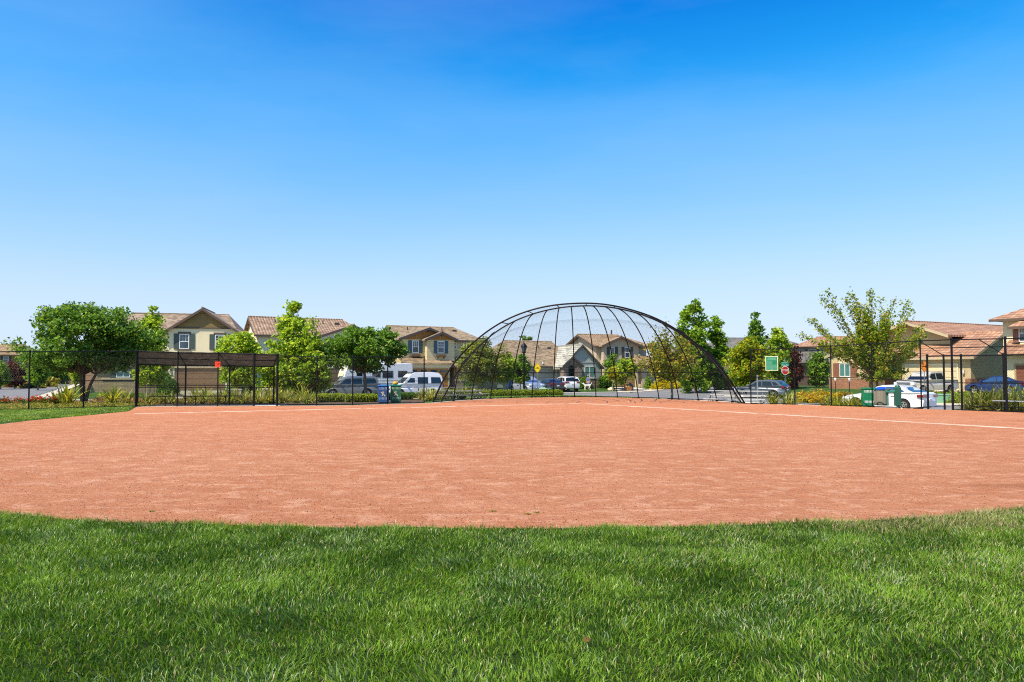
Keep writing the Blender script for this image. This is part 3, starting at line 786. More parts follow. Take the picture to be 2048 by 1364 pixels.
rail(ld, [up(FB[2], topz(fx[2], 771, FB[2])), up(FB[3], topz(fx[3], 771.5, FB[3]))], .018, 'middle_rail'); rail(ld, [up(FB[2], .05), up(FB[3], .05)], .018, 'bottom_rail')
wire_panel('mesh', FB[2], FB[3], .03, FT[2], .03, FT[3], ld)
for i in range(3):
    rail(ld, [up(RB[i], .06), up(RB[i + 1], .06)], .016, 'bottom_rail'); rail(ld, [up(RB[i], .95), up(RB[i + 1], .95)], .016, 'middle_rail')
    wire_panel('mesh', RB[i], RB[i + 1], .05, RT[i], .05, RT[i + 1], ld)
rail(ld, [up(FB[0], .95), up(RB[0], .95)], .016, 'middle_rail'); wire_panel('mesh', FB[0], RB[0], .05, FT[0], .05, RT[0], ld)
# shade cloth: a sagging creased sheet lashed over the rafters
t = NT('shade_cloth'); o_ = t.obj(); wv = t.noise(t.scaled(o_, (1, 3, 3)), 3.0, 5, .7); fine_ = t.noise(o_, 40, 2)
cc = t.ramp(wv, [(.3, (.12, .118, .105)), (.55, (.24, .235, .21)), (.8, (.45, .44, .40))])
p_ = t.n('ShaderNodeBsdfPrincipled'); t.l(cc, p_.inputs['Base Color']); p_.inputs['Roughness'].default_value = .8; t.l(t.bump(wv, 1, .05), p_.inputs['Normal'])
tl = t.n('ShaderNodeBsdfTranslucent'); t.l(cc, tl.inputs[0]); ms = t.n('ShaderNodeMixShader'); ms.inputs[0].default_value = .55
t.l(p_.outputs[0], ms.inputs[1]); t.l(tl.outputs[0], ms.inputs[2]); t.l(ms.outputs[0], t.out.inputs[0]); M_CLOTH = t.m
nx, ny = 72, 14; V = []; F = []
rc = random.Random(4); ph = [rc.uniform(0, 6.3) for _ in range(8)]
for j in range(ny + 1):
    q = j / ny
    for i in range(nx + 1):
        s = i / nx * 3; k = min(2, int(s)); f = s - k
        fi = (0, 1, 2, 4)
        a = up(FB[fi[k]], FT[fi[k]]).lerp(up(FB[fi[k + 1]], FT[fi[k + 1]]), f); b = up(RB[k], RT[k]).lerp(up(RB[k + 1], RT[k + 1]), f)
        pnt = a.lerp(b, q)
        sag = .09 * math.sin(math.pi * f) ** 1.0 * math.sin(math.pi * ((q * 2) % 1.0))
        cr = .018 * math.sin(9 * s + 3 * q + ph[0]) * math.sin(7 * q + ph[1] + s) + .012 * math.sin(23 * s - 11 * q + ph[2]) + .02 * math.sin(4.1 * s * q + ph[3])
        V.append((pnt.x, pnt.y, pnt.z + .035 - sag + cr * (.3 + math.sin(math.pi * q))))
for j in range(ny):
    for i in range(nx):
        s = j * (nx + 1) + i; F.append((s, s + 1, s + nx + 2, s + nx + 1))
cl = np_mesh('shade_cloth', np.array(V), [np.array(F)], M_CLOTH, parent=ld, smooth=True)
sm = cl.modifiers.new('thickness', 'SOLIDIFY'); sm.thickness = .006
# small bright rips with light showing through
ba = on_line(302, DUG_L + bk * 1.05, dl_); bb = on_line(482, DUG_L + bk * 1.05, dl_)
player_bench('long dark player bench on three legs under the shade cloth of the left dugout', ba, bb, h=.5)

# red-orange notice tied to a dugout post
nb = empty('paper_notice', up(FB[2], 0) + Vector((0, -.06, 0)), 0, 'small bright red-orange notice with a dark cross, tied to a post of the shaded dugout', 'notice')
z1, z0 = topz(437, 723.2, FB[2]), topz(437, 734.6, FB[2]); ww = 10.5 / FPX * FB[2].y / 2
M_RED = paint('notice_red', '#f0401f', .6, .15, 6); M_DRED = paint('notice_dark_red', '#a81f08', .6, .1, 6)
MB().box(-ww, ww, -.006, 0, z0, z1).build('panel', M_RED, nb)
mk = MB(); zc = (z0 + z1) / 2; hh = (z1 - z0) / 2
mk.bar((-ww * .6, -.010, zc + hh * .62), (ww * .05, -.010, zc + hh * .1), .004, .035, (0, 1, 0)); mk.bar((ww * .6, -.0125, zc + hh * .62), (0, -.0125, zc + hh * .1), .004, .035, (0, 1, 0))
mk.bar((0, -.015, zc + hh * .2), (0, -.015, zc - hh * .25), .035, .004, (0, 1, 0)); mk.build('cross_mark', M_DRED, nb)

# ---------------------------------------------------------------- domed backstop
bs_ = empty('backstop', (4.2, 44, 0), 0, 'large domed black backstop cage of curved ribs and wire mesh behind home plate', 'backstop'); bsl = Vector((4.2, 44, 0))
def bl(pts): return [Vector(p) - bsl for p in pts]
outer_px = [(866, 804.5), (884, 763), (906, 727), (935.5, 694.5), (971, 664), (1010.7, 639), (1056.8, 620.6), (1103, 609.8), (1157.7, 606), (1206, 606.6), (1259, 618), (1309, 634), (1345, 653.5), (1389, 683.5), (1432, 723), (1468, 771), (1489, 806)]
inner_px = [(882.3, 803.8), (901, 768), (918, 737), (948, 701), (983, 669), (1021, 644.5), (1067, 626.5), (1110, 616), (1140, 612.3), (1175, 611), (1206, 611.4), (1259, 621), (1304, 636), (1343, 655.5), (1389, 687), (1430, 727), (1462, 773), (1483, 806)]
def arch(px, yl, yr, over):
    n = len(px); zmax = 606.0; pts = []
    for i, (x, y) in enumerate(px):
        h = max(0.0, (806 - y) / 200.0); s = (x - px[0][0]) / (px[-1][0] - px[0][0])
        Y = yl + (yr - yl) * s - over * h; pts.append(at(x, y, Y))
    c = resample(catmull(pts, 10), 160)
    for _ in range(60): c = [c[0]] + [c[i] * .5 + (c[i - 1] + c[i + 1]) * .25 for i in range(1, len(c) - 1)] + [c[-1]]
    return c
OA = arch(outer_px, FEET_L.y, FEET_R.y, 2.2); IA = arch(inner_px, RING[1].y, FEET_R.y + .3, .55)
MB().tube(bl(OA), .045, 8).build('arch', M_BLACK2, bs_, smooth=True)
MB().tube(bl(IA), .040, 8).build('arch', M_BLACK2, bs_, smooth=True)
O14, I14 = resample(OA, 15), resample(IA, 15)
for a, b in list(zip(O14, I14))[1:-1]: MB().tube(bl([a, b]), .026, 6).build('rung', M_BLACK2, bs_)
ring_s = catmull(RING, 8)
rib_tops = [(907, 918.5, 735.5), (943, 993, 662.5), (981, 1037, 637), (1022, 1070, 625.5), (1064, 1097, 618.5), (1107, 1120, 614.5), (1149, 1142, 612), (1192, 1164, 611.2), (1235, 1185, 611), (1277, 1207, 611.5),
            (1318, 1233, 615.5), (1358, 1262, 622), (1397, 1299, 634.5), (1434, 1343, 655.5), (1465, 1402, 699)]
rib_tops[0] = (907, 934, 715)
def near_arch(px):
    return min(IA, key=lambda p: abs(p.x / (p.y * CP + (p.z - HC) * SP) * FPX + 1024 - px) + (0 if p.z > .8 else 500))
RIBS = []
def rib_curve(B, T, n=28):
    out = []
    for k in range(n + 1):
        t = k / n * math.pi / 2; h = math.sin(t); o = .72 * (1 - math.cos(t)) + .28 * h
        out.append(Vector((B.x + (T.x - B.x) * o, B.y + (T.y - B.y) * o, B.z + (T.z - B.z) * h)))
    return out
for i, (bxx, tx, ty) in enumerate(rib_tops):
    B = RING[2 + i]; T = near_arch(tx); c = rib_curve(up(B, 0), T); RIBS.append(c)
    MB().tube(bl([up(B, -.1)] + c), .034, 8).build('rib', M_BLACK2, bs_, smooth=True)
    MB().lathe([(.085, 0), (.085, .03), (.05, .05)], 8, up(B, .012) - bsl).build('base_plate', M_BLACK2, bs_)
def at_height(c, z):
    for a, b in zip(c, c[1:]):
        if a.z <= z <= b.z: return a.lerp(b, (z - a.z) / (b.z - a.z + 1e-9))
    return c[-1]
edgeL = [p for p in IA[:len(IA) // 2]]; edgeR = [p for p in reversed(IA[len(IA) // 2:])]
midr = [at_height(edgeL, HC)] + [at_height(c, HC) for c in RIBS] + [at_height(edgeR, HC)]
MB().tube(bl(catmull(midr, 6)), .02, 6).build('middle_rail', M_BLACK2, bs_, smooth=True)
MB().tube(bl([up(p, .06) for p in ring_s]), .026, 6).build('bottom_rail', M_BLACK2, bs_, smooth=True)
# woven mesh skin between the ribs
SK = [resample([Vector(p) for p in c], 25) for c in RIBS]
eL = resample(edgeL[:max(3, len(edgeL) // 4)], 25); eR = resample(edgeR[:max(3, len(edgeR) // 4)], 25)
SK = [eL] + SK + [eR]
rowlen = [0.0]
for a, b in zip(SK, SK[1:]): rowlen.append(rowlen[-1] + (up(a[6], 0) - up(b[6], 0)).length)
SKA = np.array([[tuple(p) for p in c] for c in SK]); UL_ = np.array(rowlen); TL = 7.2
def skin(u, v):
    i = np.clip(np.searchsorted(UL_, u, side='right') - 1, 0, len(UL_) - 2); fu = (u - UL_[i]) / (UL_[i + 1] - UL_[i])
    vv = np.clip(v / TL * 24, 0, 23.999); j = vv.astype(int); fv = (vv - j)[:, None]; fu = fu[:, None]
    return (SKA[i, j] * (1 - fu) + SKA[i + 1, j] * fu) * (1 - fv) + (SKA[i, j + 1] * (1 - fu) + SKA[i + 1, j + 1] * fu) * fv
def skin_wires(name, v0, v1, pitch, w):
    V = []; F = []; n0 = 0; U = UL_[-1]; H = v1 - v0; c = -H
    while c < U:
        for fam in (0, 1):
            s0, s1 = max(0, c), min(U, c + H)
            if s1 - s0 < .05: continue
            k = max(2, int((s1 - s0) / .28) + 1); s = np.linspace(s0, s1, k); h = s - c
            if fam: h = H - h
            P = skin(np.clip(s, 0, U - 1e-6), v0 + h)
            P[:, 2] = np.maximum(P[:, 2], .02)
            d = np.gradient(P, axis=0); d /= np.linalg.norm(d, axis=1)[:, None] + 1e-9
            e = np.cross(d, np.array([.05, 1.0, .1])); e /= np.linalg.norm(e, axis=1)[:, None] + 1e-9; g = np.cross(d, e)
            V.append(np.stack([P - e * w / 2 - g * w / 3, P + e * w / 2 - g * w / 3, P + g * w / 2], 1).reshape(-1, 3))
            b = n0 + np.arange(k - 1)[:, None] * 3
            for q in ((0, 1, 4, 3), (1, 2, 5, 4), (2, 0, 3, 5)): F.append(b + np.array(q)[None])
            n0 += k * 3
        c += pitch
    return np_mesh(name, np.concatenate(V) - np.array(bsl), [np.concatenate(F)], M_BLACK, parent=bs_)
skin_wires('mesh', 0.0, 5.2, .072, .0030)
skin_wires('netting', 4.9, 7.19, .085, .0022)
# mesh of the narrow hood between the two arches
V = []; F = []; n0 = 0
Oh, Ih = resample(OA, 260), resample(IA, 260)
for i in range(0, 256):
    for j0, j1, q0, q1 in ((0, 4, 0, 1), (4, 0, 0, 1)):
        a = Oh[i + j0]; b = Ih[i + j1]; d = (b - a).normalized(); e = d.cross(Vector((0, .3, 1))).normalized() * .0014; g = d.cross(e).normalized() * .0014
        V += [a - e - g, a + e - g, a + g, b - e - g, b + e - g, b + g]
        F += [(n0, n0 + 1, n0 + 4, n0 + 3), (n0 + 1, n0 + 2, n0 + 5, n0 + 4), (n0 + 2, n0, n0 + 3, n0 + 5)]; n0 += 6
np_mesh('mesh', np.array([tuple(v) for v in V]) - np.array(bsl), [np.array(F)], M_BLACK, parent=bs_)

# ---------------------------------------------------------------- green rules board on the right fence
def board_on_fence():
    A, B = FRPTS[1], FRPTS[2]; c = on_line(1543, A, B - A); d = (B - A).normalized(); rz = math.atan2(d.y, d.x)
    if d.x < 0: rz += math.pi
    z1, z0 = topz(1543, 712.3, c), topz(1543, 741.2, c); k = (on_line(1555.3, A, B - A) - on_line(1530, A, B - A)).length / 2
    nrm = Vector((math.sin(rz), -math.cos(rz), 0)); r = empty('notice_board', c + nrm * .03, rz, 'green rules board with faint pale lines of lettering, wired to the tall right fence', 'sign')
    MG = paint('board_green', '#23805f', .45, .2, 3); MG2 = paint('board_deep_green', '#0e7a55', .45, .1, 3); MP = paint('board_pale', '#7fc0a6', .5, .1, 5); MW = paint('board_border', '#d2dcb4', .5, .1, 5)
    MB().box(-k, k, -.006, 0, z0, z1).build('panel', MG, r, bevel=.003)
    h = z1 - z0; mb = MB(); t_ = .035
    mb.box(-k, k, -.010, -.0065, z1 - t_, z1); mb.box(-k, k, -.010, -.0065, z0, z0 + t_); mb.box(-k, -k + t_, -.010, -.0065, z0 + t_, z1 - t_); mb.box(k - t_, k, -.010, -.0065, z0 + t_, z1 - t_); mb.build('border', MW, r)
    mb = MB(); mb.box(k * .05, k * .85, -.009, -.0065, z0 + h * .42, z0 + h * .66); mb.build('dark_panel', MG2, r)
    rr = random.Random(5); mb = MB()
    for q, wd in ((.86, .5), (.80, .62), (.735, .66)):
        x = -k * wd
        while x < k * wd: l = rr.uniform(.02, .06); mb.box(x, x + l, -.0095, -.0065, z0 + h * q, z0 + h * (q + .03)); x += l + .014
    for q in [.64, .58, .52, .46, .39, .33, .27, .21, .15]:
        x = -k * .84
        while x < (k * -.02 if .4 < q < .67 else k * .8): l = rr.uniform(.02, .07); mb.box(x, x + l, -.0095, -.0065, z0 + h * q, z0 + h * (q + .016)); x += l + .014
    mb.box(-.03, .03, -.0095, -.0065, z0 + h * .075, z0 + h * .12)
    mb.build('lettering', MP, r)
board_on_fence()

# ---------------------------------------------------------------- bleachers
def bleacher(label, p0, p1, rows=3, mat=None, frame=None, depth=.62, rise=.2, z0=0.28, tilt=0):
    """p0..p1: ends of the lowest (front) plank on the ground plan; rows step away from the field"""
    d = (p1 - p0); L = d.length; rz = math.atan2(d.y, d.x); r = empty('bleacher', (p0.x, p0.y, tz(p0.x, p0.y)), rz, label, 'bleachers')
    for k in range(rows):
        mb = MB(); mb.box(0, L, k * depth, k * depth + .25, z0 + k * rise - .03, z0 + k * rise + .015); mb.build('seat_plank', mat, r, bevel=.006)
        if k: MB().box(0, L, k * depth - .3, k * depth - .08, z0 + (k - 1) * rise - .12, z0 + (k - 1) * rise - .085).build('foot_plank', mat, r)
    n = 3
    for i in range(n):
        x = L * (.08 + .84 * i / (n - 1)); mb = MB()
        mb.bar((x, 0, .03), (x, rows * depth, .03), .05, .05)
        for k in range(rows):
            mb.bar((x, k * depth + .12, .05), (x, k * depth + .12, z0 + k * rise - .035), .05, .05)
        mb.bar((x, .12, z0 - .09), (x, (rows - 1) * depth + .12, z0 + (rows - 1) * rise - .09), .045, .045)
        mb.build('frame', frame, r)
    return r
M_OLDWOOD = siding('weathered_planks', '#b8b29c', .3); M_WHITEP = paint('white_planks', '#c9c9c4', .5, .1, 3)
bleacher('low weathered grey plank bleacher left of the backstop, half hidden by strap-leaved plants', G(852, 801.2, -.05), G(981, 797.5, -.05), 3, M_OLDWOOD, M_OLDWOOD, .7, .22, .3)
bleacher('low white plank bleacher right of the backstop, in front of the dark hatchback', G(1406, 804, -.05), G(1530, 806, -.05), 3, M_WHITEP, M_GALV, .75, .23, .3)
# ---------------------------------------------------------------- vehicles
M_TYRE = paint('tyre_rubber', '#17171a', .85, .2, 8); M_RIM = paint('alloy_rim', '#b4b7bb', .3, .1, 6, Metallic=.7); M_DARKRIM = paint('dark_rim', '#5b5e62', .35, .1, 6, Metallic=.6)
M_TRIM = paint('black_plastic', '#1b1c1e', .6, .15, 6); M_CHROME = paint('chrome_trim', '#c9ccd0', .15, .05, 6, Metallic=.9)
M_HEAD = glass('headlight_glass', '#c9d2d8', .08); M_TAIL = glass('taillight_red', '#6e0a12', .15); M_GLASS = glass('car_glass', '#10171c', .04); M_GLASSB = glass('car_glass_blue', '#2a4468', .05); M_PLATE = paint('number_plate', '#d8dbe0', .5, .05, 8)

def arc_pts(cx, r, z0, z1, n=10):
    """wheel arch cut, front to rear (x decreasing), springing from height z0"""
    a0 = math.asin(max(-1, min(1, (z0 - z1) / r)));  out = []
    for k in range(n + 1):
        a = a0 + (math.pi - 2 * a0) * k / n; out.append((cx + r * math.cos(a), z1 + r * math.sin(a)))
    return out

def vehicle(name, label, cat, loc, rz, paint_m, W, body, green, wheels, wr, sills=.22, glass_m=None, sidewin=(), tumble=.13, beltw=.0, lights=(), trim_low=None, rim=None, extra=None, roof_m=None, rear_glass=True, front_glass=True, group=None, hw_roof=None):
    """body: (x,z) outline of the lower body over hood/belt/boot from front bumper foot to rear bumper foot;
       green: (x,z) outline of the cabin, base front -> roof -> base rear; wheels: x of front and rear axle. x points forward."""
    r = empty(name, loc, rz, label, cat, group); hw = W / 2; gm = glass_m or M_GLASS
    xf, xr = body[0][0], body[-1][0]; zmid = .62
    def yw(x, z):
        y = hw * (1 - .10 * max(0, (z - zmid)) - .10 * max(0, .42 - z))
        e = max(0, (x - (xf - .75)) / .75); y -= .16 * e * e * hw * 1.2
        e = max(0, ((xr + .55) - x) / .55); y -= .10 * e * e * hw * 1.2
        return y
    bot = []
    for cx in sorted(wheels):                       # rear to front along the sill
        ap = [p for p in reversed(arc_pts(cx, wr + .075, sills, wr))]; bot += ap
    outline = list(body) + [(xr + .02, sills)] * 0 + bot
    # rings across the width: near cap inset for rounded shoulders
    mb = MB(); n = len(outline); rings = []
    for s, ins in ((1, 0), (.93, .0), (-.93, 0), (-1, 0)):
        ring = []
        for (x, z) in outline:
            y = yw(x, z) * s
            zz = z
            if abs(s) < 1 and z > zmid: zz = z + .025
            ring.append((x, y, zz))
        rings.append(ring)
    for a, b in zip(rings, rings[1:]):
        for k in range(n):
            m = (k + 1) % n; mb.poly([a[k], b[k], b[m], a[m]])
    for ring in (rings[0], rings[-1]):
        tri = geometry.tessellate_polygon([[Vector((p[0], p[2], 0)) for p in ring]])
        for q in tri: mb.poly([ring[k] for k in q])
    o = mb.build('body', paint_m, r); 
    bm = bmesh.new(); bm.from_mesh(o.data); bmesh.ops.remove_doubles(bm, verts=bm.verts, dist=.0005); bm.to_mesh(o.data); bm.free()
    o.data.polygons.foreach_set('use_smooth', [True] * len(o.data.polygons)); es = o.modifiers.new('edges', 'EDGE_SPLIT'); es.split_angle = R(38)
    # underside
    MB().box(xr + .25, xf - .25, -hw * .8, hw * .8, sills - .02, sills + .28).build('chassis', M_TRIM, r)
    # cabin
    zb = min(green[0][1], green[-1][1]); zt = max(p[1] for p in green); hb = yw((green[0][0] + green[-1][0]) / 2, zb) - beltw; ht = hw_roof or (hb - tumble)
    def yg(z): return hb + (ht - hb) * max(0, (z - zb) / (zt - zb)) ** 1.25
    mb = MB(); n = len(green); rings = [[(x, yg(z) * s, z + (.03 if abs(s) < .9 and z > zt - .25 else 0)) for x, z in green] for s in (1, .82, 0, -.82, -1)]
    for a, b in zip(rings, rings[1:]):
        for k in range(n - 1): mb.poly([a[k], b[k], b[k + 1], a[k + 1]])
    for ring in (rings[0], rings[-1]):
        tri = geometry.tessellate_polygon([[Vector((p[0], p[2], 0)) for p in ring]])
        for q in tri: mb.poly([ring[k] for k in q])
    o = mb.build('cabin', roof_m or paint_m, r)
    bm = bmesh.new(); bm.from_mesh(o.data); bmesh.ops.remove_doubles(bm, verts=bm.verts, dist=.0005); bm.to_mesh(o.data); bm.free()
    o.data.polygons.foreach_set('use_smooth', [True] * len(o.data.polygons)); es = o.modifiers.new('edges', 'EDGE_SPLIT'); es.split_angle = R(38)
    # glazing
    for win in sidewin:
        for s in (1, -1):
            mb = MB(); q = [(x, (yg(z) + .006) * s, z) for x, z in win]
            tri = geometry.tessellate_polygon([[Vector((p[0], p[2], 0)) for p in q]])
            for a in tri: mb.poly([q[k] for k in a])
            mb.prism
            mb.build('side_window', gm, r)
    def slope_glass(a, b, nm, f0=.08, f1=.93):
        (x0, z0), (x1, z1) = a, b; d = Vector((x1 - x0, 0, z1 - z0)); nn = Vector((d.z, 0, -d.x)).normalized()
        if nn.z < 0: nn = -nn
        if abs(nn.z) < .05: nn = Vector((1 if nm == 'windscreen' else -1, 0, 0))
        p0 = Vector((x0, 0, z0)) + d * f0 + nn * .012; p1 = Vector((x0, 0, z0)) + d * f1 + nn * .012
        mb = MB(); yA, yB = yg(p0.z) * .93, yg(p1.z) * .90
        c0 = .035 if p1.z > zt - .25 else 0
        mb.poly([(p0.x, -yA, p0.z), (p0.x, yA, p0.z), (p1.x, yB, p1.z), (p1.x, 0, p1.z + c0), (p1.x, -yB, p1.z)]); mb.build(nm, gm, r)
    if front_glass: slope_glass(green[0], green[1], 'windscreen')
    if rear_glass: slope_glass(green[-1], green[-2], 'rear_window')
    # wheels
    for cx in wheels:
        for s in (1, -1):
            yo = (yw(cx, .35) - .015) * s; yi = yo - .22 * s
            wl = MB(); P = []
            prof = [(wr * .62, yi), (wr * .93, yi), (wr, yi + .03 * s), (wr, yo - .03 * s), (wr * .93, yo), (wr * .62, yo - .005 * s)]
            wn = 20; i0 = 0
            for rr_, y in prof:
                for a in range(wn): tt = 2 * math.pi * a / wn; wl.v.append((cx + rr_ * math.cos(tt), y, wr + rr_ * math.sin(tt)))
            for j in range(len(prof) - 1):
                for a in range(wn):
                    b = (a + 1) % wn; wl.f.append((j * wn + a, j * wn + b, (j + 1) * wn + b, (j + 1) * wn + a)); wl.mi.append(0)
            wh = wl.build('wheel', M_TYRE, r, smooth=False)
            rm = MB(); 
            for a in range(wn):
                t0, t1 = 2 * math.pi * a / wn, 2 * math.pi * (a + 1) / wn
                for ra, rb, ya, yb in ((.50, .64, yo - .03 * s, yo - .004 * s),):
                    rm.poly([(cx + wr * q * math.cos(t), y, wr + wr * q * math.sin(t)) for q, t, y in ((ra, t0, ya), (ra, t1, ya), (rb, t1, yb), (rb, t0, yb))])
            for a in range(5):
                t0 = 2 * math.pi * a / 5 + .3; u = Vector((math.cos(t0), 0, math.sin(t0))); v = Vector((-u.z, 0, u.x)); c = Vector((cx, yo - .02 * s, wr))
                rm.poly([c + v * wr * .12, c - v * wr * .12, c + u * wr * .56 - v * wr * .09, c + u * wr * .56 + v * wr * .09])
            rm.build('rim', rim or M_RIM, wh)
            dk = MB(); dk.poly([(cx + wr * .6 * math.cos(2 * math.pi * a / 16), yo - .06 * s, wr + wr * .6 * math.sin(2 * math.pi * a / 16)) for a in range(16)]); dk.build('brake_disc', M_TRIM, wh)
    # lights, bumper strips, mirrors, handles
    for nm, m, x0, x1, z0, z1, y0, y1 in lights:
        for s in (1, -1):
            MB().box(x0, x1, min(y0 * s, y1 * s), max(y0 * s, y1 * s), z0, z1).build(nm, m, r, bevel=.02)
    if trim_low: MB().box(xr + .05, xf - .05, -hw * .985, hw * .985, trim_low[0], trim_low[1]).build('lower_trim', M_TRIM, r)
    gx = green[0][0] - .25
    for s in (1, -1):
        MB().box(gx - .1, gx + .06, s * (hb - .02) if s > 0 else -(hb + .2), s * (hb + .2) if s > 0 else -(hb - .02), zb + .03, zb + .2).build('mirror', paint_m, r, bevel=.03)
    for k in (0, 1):
        for s in (1, -1):
            x = gx - .75 - k * 1.0; y = (yw(x, zb - .12) + .012) * s
            if x > green[-1][0] + .3: MB().box(x, x + .2, y - .015, y + .012, zb - .14, zb - .10).build('door_handle', M_CHROME if not extra else paint_m, r)
    return r

def road_z(x, y): return tz(x, y) + .014
def place(px, Y): 
    q = at(px, 740, Y); return Vector((q.x, q.y, road_z(q.x, q.y)))
A_L = math.atan2(-UL.y, -UL.x)      # heading of traffic on the far side of the left street
A_R = math.atan2(WR.y, WR.x)

P_GREY = carpaint('paint_grey_green', '#7b7d77', .1); P_WHITE = carpaint('paint_white', '#e8eaec', .0); P_SLATE = carpaint('paint_slate', '#59636d', .4); P_SILVER = carpaint('paint_silver_blue', '#aeb9cb', .4)
P_DARK = carpaint('paint_charcoal', '#43464d', .4); P_BLUE = carpaint('paint_blue', '#213d72', .3); P_BEIGE = carpaint('paint_champagne', '#cfcabd', .2)

# large grey-green SUV
p = place(697, 69.5)
vehicle('sport_utility', 'large grey-green sport utility parked behind the low hedge, in front of the white camper trailer', 'car', p, A_L, P_GREY, 2.0,
        [(2.62, .38), (2.66, .6), (2.62, .98), (2.5, 1.08), (1.45, 1.19), (1.2, 1.22), (-2.45, 1.22), (-2.58, 1.1), (-2.62, .7), (-2.6, .36)],
        [(1.32, 1.19), (.55, 1.76), (.3, 1.84), (-1.0, 1.9), (-2.2, 1.87), (-2.42, 1.78), (-2.56, 1.2)], (1.68, -1.45), .40, .34,
        sidewin=[[(.98, 1.26), (.5, 1.68), (.02, 1.74), (.02, 1.26)], [(-.06, 1.26), (-.06, 1.74), (-.98, 1.76), (-.98, 1.26)], [(-1.1, 1.26), (-1.1, 1.76), (-2.2, 1.74), (-2.36, 1.3)]],
        lights=[('headlight', M_HEAD, 2.38, 2.6, .86, 1.06, .62, .93), ('taillight', M_TAIL, -2.63, -2.5, .86, 1.25, .74, .96), ('number_plate', M_PLATE, 2.63, 2.68, .5, .6, 0.0, .16), ('grille', M_TRIM, 2.6, 2.66, .72, .98, 0.0, .55), ('roof_rack', M_CHROME, -2.0, .0, 1.9, 1.94, .6, .64)], trim_low=(.34, .42))
# white high-roof van
p = place(829, 73.6)
vehicle('camper_van', 'white high-roofed camper van with dark side windows parked in front of the wooden garage doors', 'van', p, A_L, P_WHITE, 2.0,
        [(2.62, .34), (2.66, .6), (2.6, .86), (2.3, 1.02), (1.5, 1.24), (1.2, 1.3), (-2.55, 1.3), (-2.62, 1.0), (-2.62, .36)],
        [(1.55, 1.22), (.85, 1.86), (.6, 2.1), (.25, 2.26), (-1.5, 2.3), (-2.2, 2.22), (-2.45, 1.98), (-2.6, 1.28)], (1.75, -1.5), .35, .34,
        sidewin=[[(1.1, 1.34), (.72, 1.76), (.3, 1.76), (.3, 1.34)], [(.0, 1.22), (.0, 1.84), (-1.05, 1.84), (-1.05, 1.22)], [(-1.35, 1.24), (-1.35, 1.84), (-2.3, 1.82), (-2.42, 1.24)]],
        lights=[('headlight', M_HEAD, 2.42, 2.64, .74, .9, .6, .93), ('taillight', M_TAIL, -2.64, -2.55, .9, 1.25, .84, .97), ('grille', M_TRIM, 2.58, 2.67, .62, .8, .0, .55), ('roof_hatch', M_TRIM, -.05, .55, 2.225, 2.30, .1, .6)], trim_low=(.36, .46), tumble=.2)
# dark hatchback on the right street
p = place(1523, 69)
vehicle('hatchback', 'slate grey crossover hatchback parked behind the white bleacher, red tail light beside the stop sign', 'car', p, A_R + R(24), P_SLATE, 1.86,
        [(2.28, .3), (2.32, .55), (2.22, .8), (1.9, .93), (1.15, 1.06), (.9, 1.1), (-2.15, 1.12), (-2.3, .95), (-2.32, .6), (-2.26, .34)],
        [(1.1, 1.04), (.3, 1.52), (.0, 1.6), (-.8, 1.64), (-1.55, 1.58), (-1.72, 1.5), (-2.2, 1.1)], (1.42, -1.36), .36, .27,
        sidewin=[[(.72, 1.1), (.22, 1.44), (-.25, 1.51), (-.3, 1.1)], [(-.38, 1.1), (-.34, 1.51), (-1.1, 1.5), (-1.28, 1.12)], [(-1.38, 1.14), (-1.2, 1.48), (-1.55, 1.42), (-1.82, 1.18)]],
        lights=[('headlight', M_HEAD, 2.0, 2.22, .72, .86, .58, .86), ('taillight', M_TAIL, -2.31, -2.08, .92, 1.08, .5, .9), ('number_plate', M_PLATE, -2.35, -2.3, .72, .84, .0, .16)], trim_low=(.28, .42), glass_m=M_GLASS)
# white saloon close behind the right fence
p = place(1774, 45.2)
SED = dict(W=1.84, body=[(2.38, .3), (2.43, .5), (2.35, .68), (2.0, .82), (1.25, .93), (.95, .97), (-1.7, 1.06), (-2.25, 1.06), (-2.40, .98), (-2.44, .6), (-2.38, .3)],
           green=[(1.15, .95), (.25, 1.36), (.0, 1.43), (-.6, 1.465), (-1.0, 1.42), (-1.25, 1.34), (-1.95, 1.06)], wheels=(1.48, -1.36), wr=.335, sills=.22,
           sidewin=[[(.78, 1.0), (.2, 1.3), (-.22, 1.375), (-.28, 1.02)], [(-.35, 1.02), (-.3, 1.38), (-.8, 1.38), (-1.25, 1.22), (-1.42, 1.1)]])
vehicle('saloon_car', 'white saloon car parked close behind the right fence beside the green and blue bins', 'car', p, A_R + R(9), P_WHITE, SED['W'], SED['body'], SED['green'], SED['wheels'], SED['wr'], SED['sills'], sidewin=SED['sidewin'], glass_m=M_GLASSB,
        lights=[('headlight', M_HEAD, 2.05, 2.34, .6, .74, .55, .86), ('taillight', M_TAIL, -2.45, -2.1, .80, .95, .42, .9), ('number_plate', M_PLATE, -2.47, -2.42, .62, .74, .0, .16)], tumble=.2)
